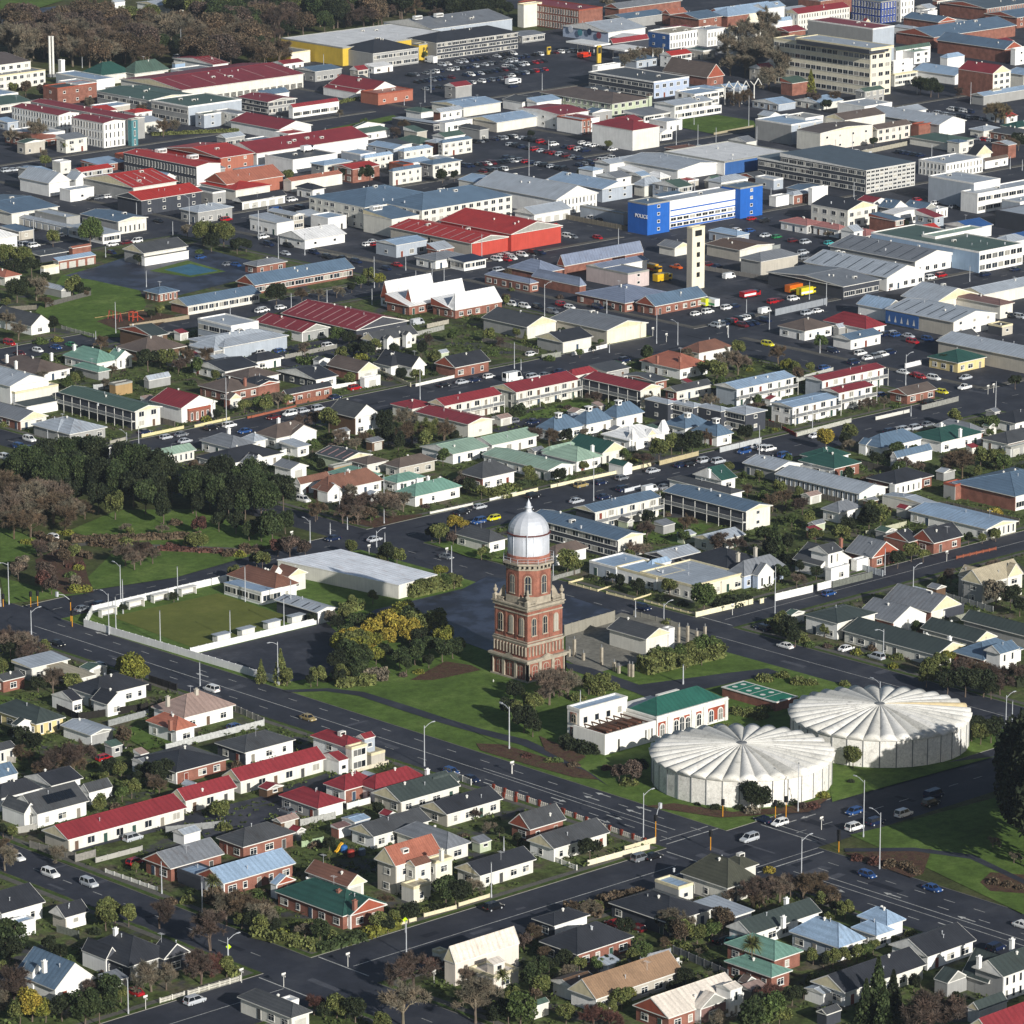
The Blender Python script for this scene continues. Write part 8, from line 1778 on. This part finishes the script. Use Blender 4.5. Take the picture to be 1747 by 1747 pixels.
# substation gear
for i, (x, y, h) in enumerate(((465,975,4.5),(645,1030,4.5),(430,975,2),(525,1000,2),(728,1070,2.4),(830,1105,3.2),(850,1108,3.2),(760,1085,2),(1155,880,4),(1215,880,4.3),(1275,890,3.4),(1330,860,3.4))):
    X, Y = G(860+x/K, 870+y/K); r = empty('substation_post', (X, Y, 0)); mb = MB(); mb.box(-.3,.3,-.3,.3,-.1,h); put('pillar', mb.mesh('pillar', ['stone']), r)
    mb = MB(); mb.lathe([(.2,h),(.12,h+.15),(.2,h+.3),(.12,h+.45),(.2,h+.6),(.05,h+.75)],8); put('insulator', mb.mesh('insulator', ['trimg']), r); later(r, 'pale concrete substation post', 'post', 'substation posts', X, Y)
# playground and small yard things
def frame_thing(nm, lab, cat, X, Y, segs, c, r_=.09):
    mb = MB()
    for a, b in segs: mb.tube(a, b, r_, r_, 6)
    o = put(nm, mb.mesh(nm, ['obj']), None, (X, Y, ZB), 0, color=S(c)); tag(o, lab, cat); return o
X, Y = G(0+790/K, 290+1010/K); frame_thing('swing_frame', 'red swing frame in the school playground', 'swing', X, Y, [((0,0,0),(.6,0,3)),((1.2,0,0),(.6,0,3)),((.6,0,3),(.6,6,3)),((0,6,0),(.6,6,3)),((1.2,6,0),(.6,6,3)),((.6,2,3),(.6,2,.6)),((.6,4,3),(.6,4,.6))], 'a03a34')
X, Y = G(0+880/K, 290+1010/K); frame_thing('climbing_frame', 'red and yellow climbing frame beside the swings', 'climbing frame', X, Y, [((0,0,0),(0,0,3)),((2,0,0),(2,0,3)),((0,2,0),(0,2,3)),((2,2,0),(2,2,3)),((0,0,3),(2,0,3)),((0,2,3),(2,2,3)),((0,0,1.5),(2,0,1.5)),((0,2,1.5),(2,2,1.5)),((0,0,3),(0,2,3)),((2,0,3),(2,2,3)),((2,0,2),(4.5,0,.2)),((2,.6,2),(4.5,.6,.2))], 'b0452c', .14)
X, Y = G(430+555/K, 1447+40/K); frame_thing('slide', 'yellow curved slide in the back garden playground', 'slide', X, Y, [((0,0,.3),(.6,0,.5)),((.6,0,.5),(1.4,0,1.5)),((1.4,0,1.5),(2.0,0,1.9)),((0,.4,.3),(.6,.4,.5)),((.6,.4,.5),(1.4,.4,1.5)),((1.4,.4,1.5),(2.0,.4,1.9)),((2,.2,0),(2,.2,1.9))], 'd9a51c', .2)
for tx,ty,x,y,c,lab in ((430,1447,655,60,'a3382c','red water barrel beside the yellow slide'),(430,1447,608,30,'2b62a0','blue playhouse tub beside the slide'),(430,1447,728,50,'4c5a6b','grey blue water tank beside red barrel')):
    X, Y = G(tx+x/K, ty+y/K); mb = MB(); mb.lathe([(.7,0),(.8,.3),(.8,1.2),(.6,1.5),(.2,1.6)],14); o = put('barrel', mb.mesh('barrel', ['obj']), None, (X,Y,ZB), 0, color=S(c)); tag(o, lab, 'barrel')
for tx,ty,x,y,lab in ((860,1447,1125,775,'left white garden chair on the small lawn'),(860,1447,1160,768,'right white garden chair on the small lawn')):
    X, Y = G(tx+x/K, ty+y/K); r = empty('garden_chair', (X, Y, ZB)); tag(r, lab, 'chair', 'white garden chairs')
    mb = MB(); mb.box(-.4,.4,-.4,.4,.4,.5); put('seat', mb.mesh('seat', ['trim']), r); mb = MB(); mb.box(-.4,.4,.35,.45,.5,1.1); put('backrest', mb.mesh('backrest', ['trim']), r)
    mb = MB(); [mb.box(a-.04,a+.04,b-.04,b+.04,0,.4) for a in (-.33,.33) for b in (-.33,.33)]; put('leg', mb.mesh('leg', ['trim']), r)
for tx,ty,x,y,lab in ((430,1150,1598,60,'small white gull standing on the tower lawn'),):
    X, Y = G(tx+x/K, ty+y/K); mb = MB(); mb.lathe([(.02,-.0),(.12,.12),(.16,.3),(.1,.42),(.09,.5),(.1,.58),(.02,.65)],10); mb.tube((.0,.1,.3),(0,-.42,.34),.12,.03,8); mb.tube((0,.08,.57),(0,.24,.55),.035,.01,6); mb.tube((.05,0,-.1),(.05,0,.15),.015,.015,4); mb.tube((-.05,0,-.1),(-.05,0,.15),.015,.015,4)
    tag(put('gull', mb.mesh('gull', ['trim'], True), None, (X,Y,ZB+.15)), lab, 'bird')
X, Y = G(430+185/K, 580+165/K); mb = MB(); mb.lathe([(1.6,2.1),(1.2,2.5),(.05,2.9)],8); mb.tube((0,0,0),(0,0,2.9),.05,.05,6); tag(put('sunshade', mb.mesh('sunshade', ['trim']), None, (X,Y,ZB)), 'white sunshade behind the conservatory house', 'umbrella')
def hedge(a, b, h, wd, c, lab):
    (xa, ya), (xb, yb) = a, b; L = math.hypot(xb-xa, yb-ya); mb = MB(); n = int(L*h*wd*14)+60
    for i in range(n):
        x = rt.uniform(0, L); y = rt.uniform(-wd/2, wd/2)*(1+.25*math.sin(x*1.3)); z = h*rt.random()**.5*(1+.12*math.sin(x*.9+1)); leafquad(mb, Vector((x, y, z)), .34, rt)
    mb.box(.2, L-.2, -wd*.3, wd*.3, 0, h*.75)
    tag(put('hedge', mb.mesh('hedge', ['leaf']), None, (xa, ya, ZB), math.atan2(yb-ya, xb-xa), color=S(TC[c])), lab, 'hedge')
for X, Y, r_ in ((722,588,6.5),(728,596,4.6),(740,580,7),(744,600,4.6),(733,566,7),(756,590,5.5),(768,596,6),(728,548,7),(745,556,7),(700,520,5.5),(716,530,6)): tree(X, Y, r_, 'tall', 'dk', group='tall dark trees by the right edge')
for i in range(12):
    X, Y = G(0+(620+i*92)/K, 1150+(1145-i*27.5)/K) if i < 12 else (0,0)
    mb = MB(); mb.box(-.9,.9,-.09,.09,0,.14); o = put('parking_kerb', cached('pk', lambda: mb.mesh('parking_kerb', ['obj'])), None, (X, Y, ZB), 0, color=S('c2a53a')); later(o, 'yellow painted parking kerb', 'kerb', 'yellow parking kerbs at the red motel', X, Y)
def hp(tx, ty, x, y): return G(tx+x/K, ty+y/K)
for tx,ty,x1,y1,x2,y2,h,wd,c,lab in (
 (430,870,1050,585,1370,505,3.0,3.2,'ol','tall olive hedge along the car park behind the club hall'),
 (430,870,600,690,720,660,2.2,3,'ol','short clipped hedge by the shelter'),
 (860,870,920,1090,1440,975,3.6,5,'ol','broad bushy hedge between substation and triangular lawn'),
 (430,1447,0,590,430,690,2.0,2.2,'ol','clipped hedge round the corner garden of the green roofed house'),
 (430,1447,440,700,740,610,1.8,2.6,'ev','street hedge below the green roofed brick house'),
 (430,1447,760,600,980,530,1.8,2.2,'yg','yellow green hedge ending at the warning sign'),
 (0,1447,1430,800,1560,860,1.8,2,'ol','short hedge behind the white crenellated fence'),
 (0,870,470,215,1330,190,1.6,2.4,'br','long brown clipped hedge across the park'),
 (0,870,240,180,600,330,1.5,2.2,'br','curved brown hedge by the park path'),
 (0,870,1050,270,1500,290,1.0,2,'rd','low reddish border hedge beside the park lawn'),
 (0,870,1500,300,1700,290,1.2,2.4,'br','brown border hedge at the end of the park lawn'),
 (860,580,0,1010,220,960,1.8,2.5,'ev','evergreen hedge behind the cream street wall'),
 (430,580,1580,1050,1747,1000,2.2,4,'ol','rounded hedge in front of slate hipped house'),
 (430,580,290,150,480,150,1.5,3,'md','bright green hedge behind charcoal houses'),
 (860,870,1400,650,1620,600,1.6,2.6,'dk','dark clipped hedge inside the curved cream wall'),
 (430,1150,560,75,820,70,2.0,4,'ol','low olive planting along the tower lawn path'),
 (430,870,540,1130,900,1100,1.6,5,'gy','grey green planting below the autumn trees'),
 (860,1150,380,470,640,520,2.0,3,'dk','dark hedge at the foot of the waterworks'),
 (0,1447,1380,360,1747,460,2.6,4,'br','brown scrubby hedge beside the pink brick house'),
 (860,1447,400,450,650,440,2.2,4,'br','brown scrub hedge along the street'),
 (860,1447,670,395,930,330,2.0,2.5,'br','rust brown hedge on the street corner'),
 (1297,870,60,780,280,880,1.8,3,'ol','hedge along the garden of the corner house'),
 (1297,1150,1640,30,1747,90,2.5,6,'dk','dark hedge bank by the right edge'),
 (0,0,1000,900,1640,870,1.2,2.5,'ol','low hedge before the long green roofed school'),
 (430,0,560,690,800,640,1.2,2,'ol','low planting before the curved gable hall')):
    hedge(hp(tx,ty,x1,y1), hp(tx,ty,x2,y2), h, wd, c, lab)
def forest(poly, n, kinds, r0, r1, group):
    xs = [p[0] for p in poly]; ys = [p[1] for p in poly]; c_ = 0; t_ = 0
    while c_ < n and t_ < n*60:
        t_ += 1; x, y = rt.uniform(min(xs), max(xs)), rt.uniform(min(ys), max(ys)); ins = False
        for i in range(len(poly)):
            (x1, y1), (x2, y2) = poly[i], poly[i-1]
            if (y1 > y) != (y2 > y) and x < (x2-x1)*(y-y1)/(y2-y1)+x1: ins = not ins
        if not ins: continue
        X, Y = G(x, y)
        if not free(X, Y, 3): continue
        c_ += 1; k, c = rt.choice(kinds); tree(X, Y, rt.uniform(r0, r1), k, c, group=group)
forest([(0,55),(200,45),(300,70),(430,75),(480,100),(480,120),(300,120),(160,118),(100,110),(0,95)], 95, [('ba','br'),('lo','br'),('lo','pu'),('lo','br'),('ba','gy')], 4.8, 6.8, 'bare trees of the far park')
forest([(190,20),(480,0),(880,0),(885,28),(700,40),(560,60),(470,75),(300,60)], 85, [('lo','dk'),('lo','ev'),('lo','ol'),('lo','pu'),('lo','br'),('lo','dk')], 4.5, 6.5, 'mixed trees of the far park')
forest([(20,815),(120,790),(300,830),(480,850),(500,900),(380,885),(200,862),(60,850)], 44, [('tall','ev'),('tall','dk'),('tall','dk'),('tall','ev')], 4.0, 5.2, 'tall evergreens along the park edge')
forest([(0,850),(60,850),(120,880),(60,905),(0,900)], 10, [('ba','br'),('ba','pk')], 3.5, 4.6, 'bare park trees')
forest([(560,1110),(640,1060),(760,1080),(795,1110),(760,1130),(620,1150)], 16, [('lo','ev'),('lo','yg'),('lo','ol'),('lo','au')], 2.3, 3.2, 'trees beside the tower lawn')
forest([(1230,75),(1320,60),(1320,150),(1260,120)], 8, [('ba','gy')], 5, 6.5, 'bare trees by the offices')
finish_labels()
nmc = collections.Counter(o.name.split('.')[0] for o in bpy.data.objects if o.parent is None)
print('TOP', nmc.most_common(14))
print('CARS', NCAR, 'TREES', dict(NT), 'fences', nf, 'objects', len(bpy.data.objects))
def haze_box():
    m = bpy.data.materials.new('haze'); m.use_nodes = True; nt = m.node_tree; nt.nodes.remove(nt.nodes['Principled BSDF'])
    v = nt.nodes.new('ShaderNodeVolumePrincipled'); v.inputs['Color'].default_value = (.72, .84, 1.0, 1); v.inputs['Density'].default_value = HAZE; v.inputs['Anisotropy'].default_value = .2
    nt.links.new(v.outputs[0], nt.nodes['Material Output'].inputs['Volume'])
    mb = MB(); mb.box(-500,4400,-500,4400,-2,310); me = bpy.data.meshes.new('haze'); me.from_pydata(mb.v, [], mb.f); me.materials.append(m)
    tag(put('haze', me), 'thin blue winter haze over the town', 'haze', kind='stuff')
HAZE = 0.000035
haze_box()
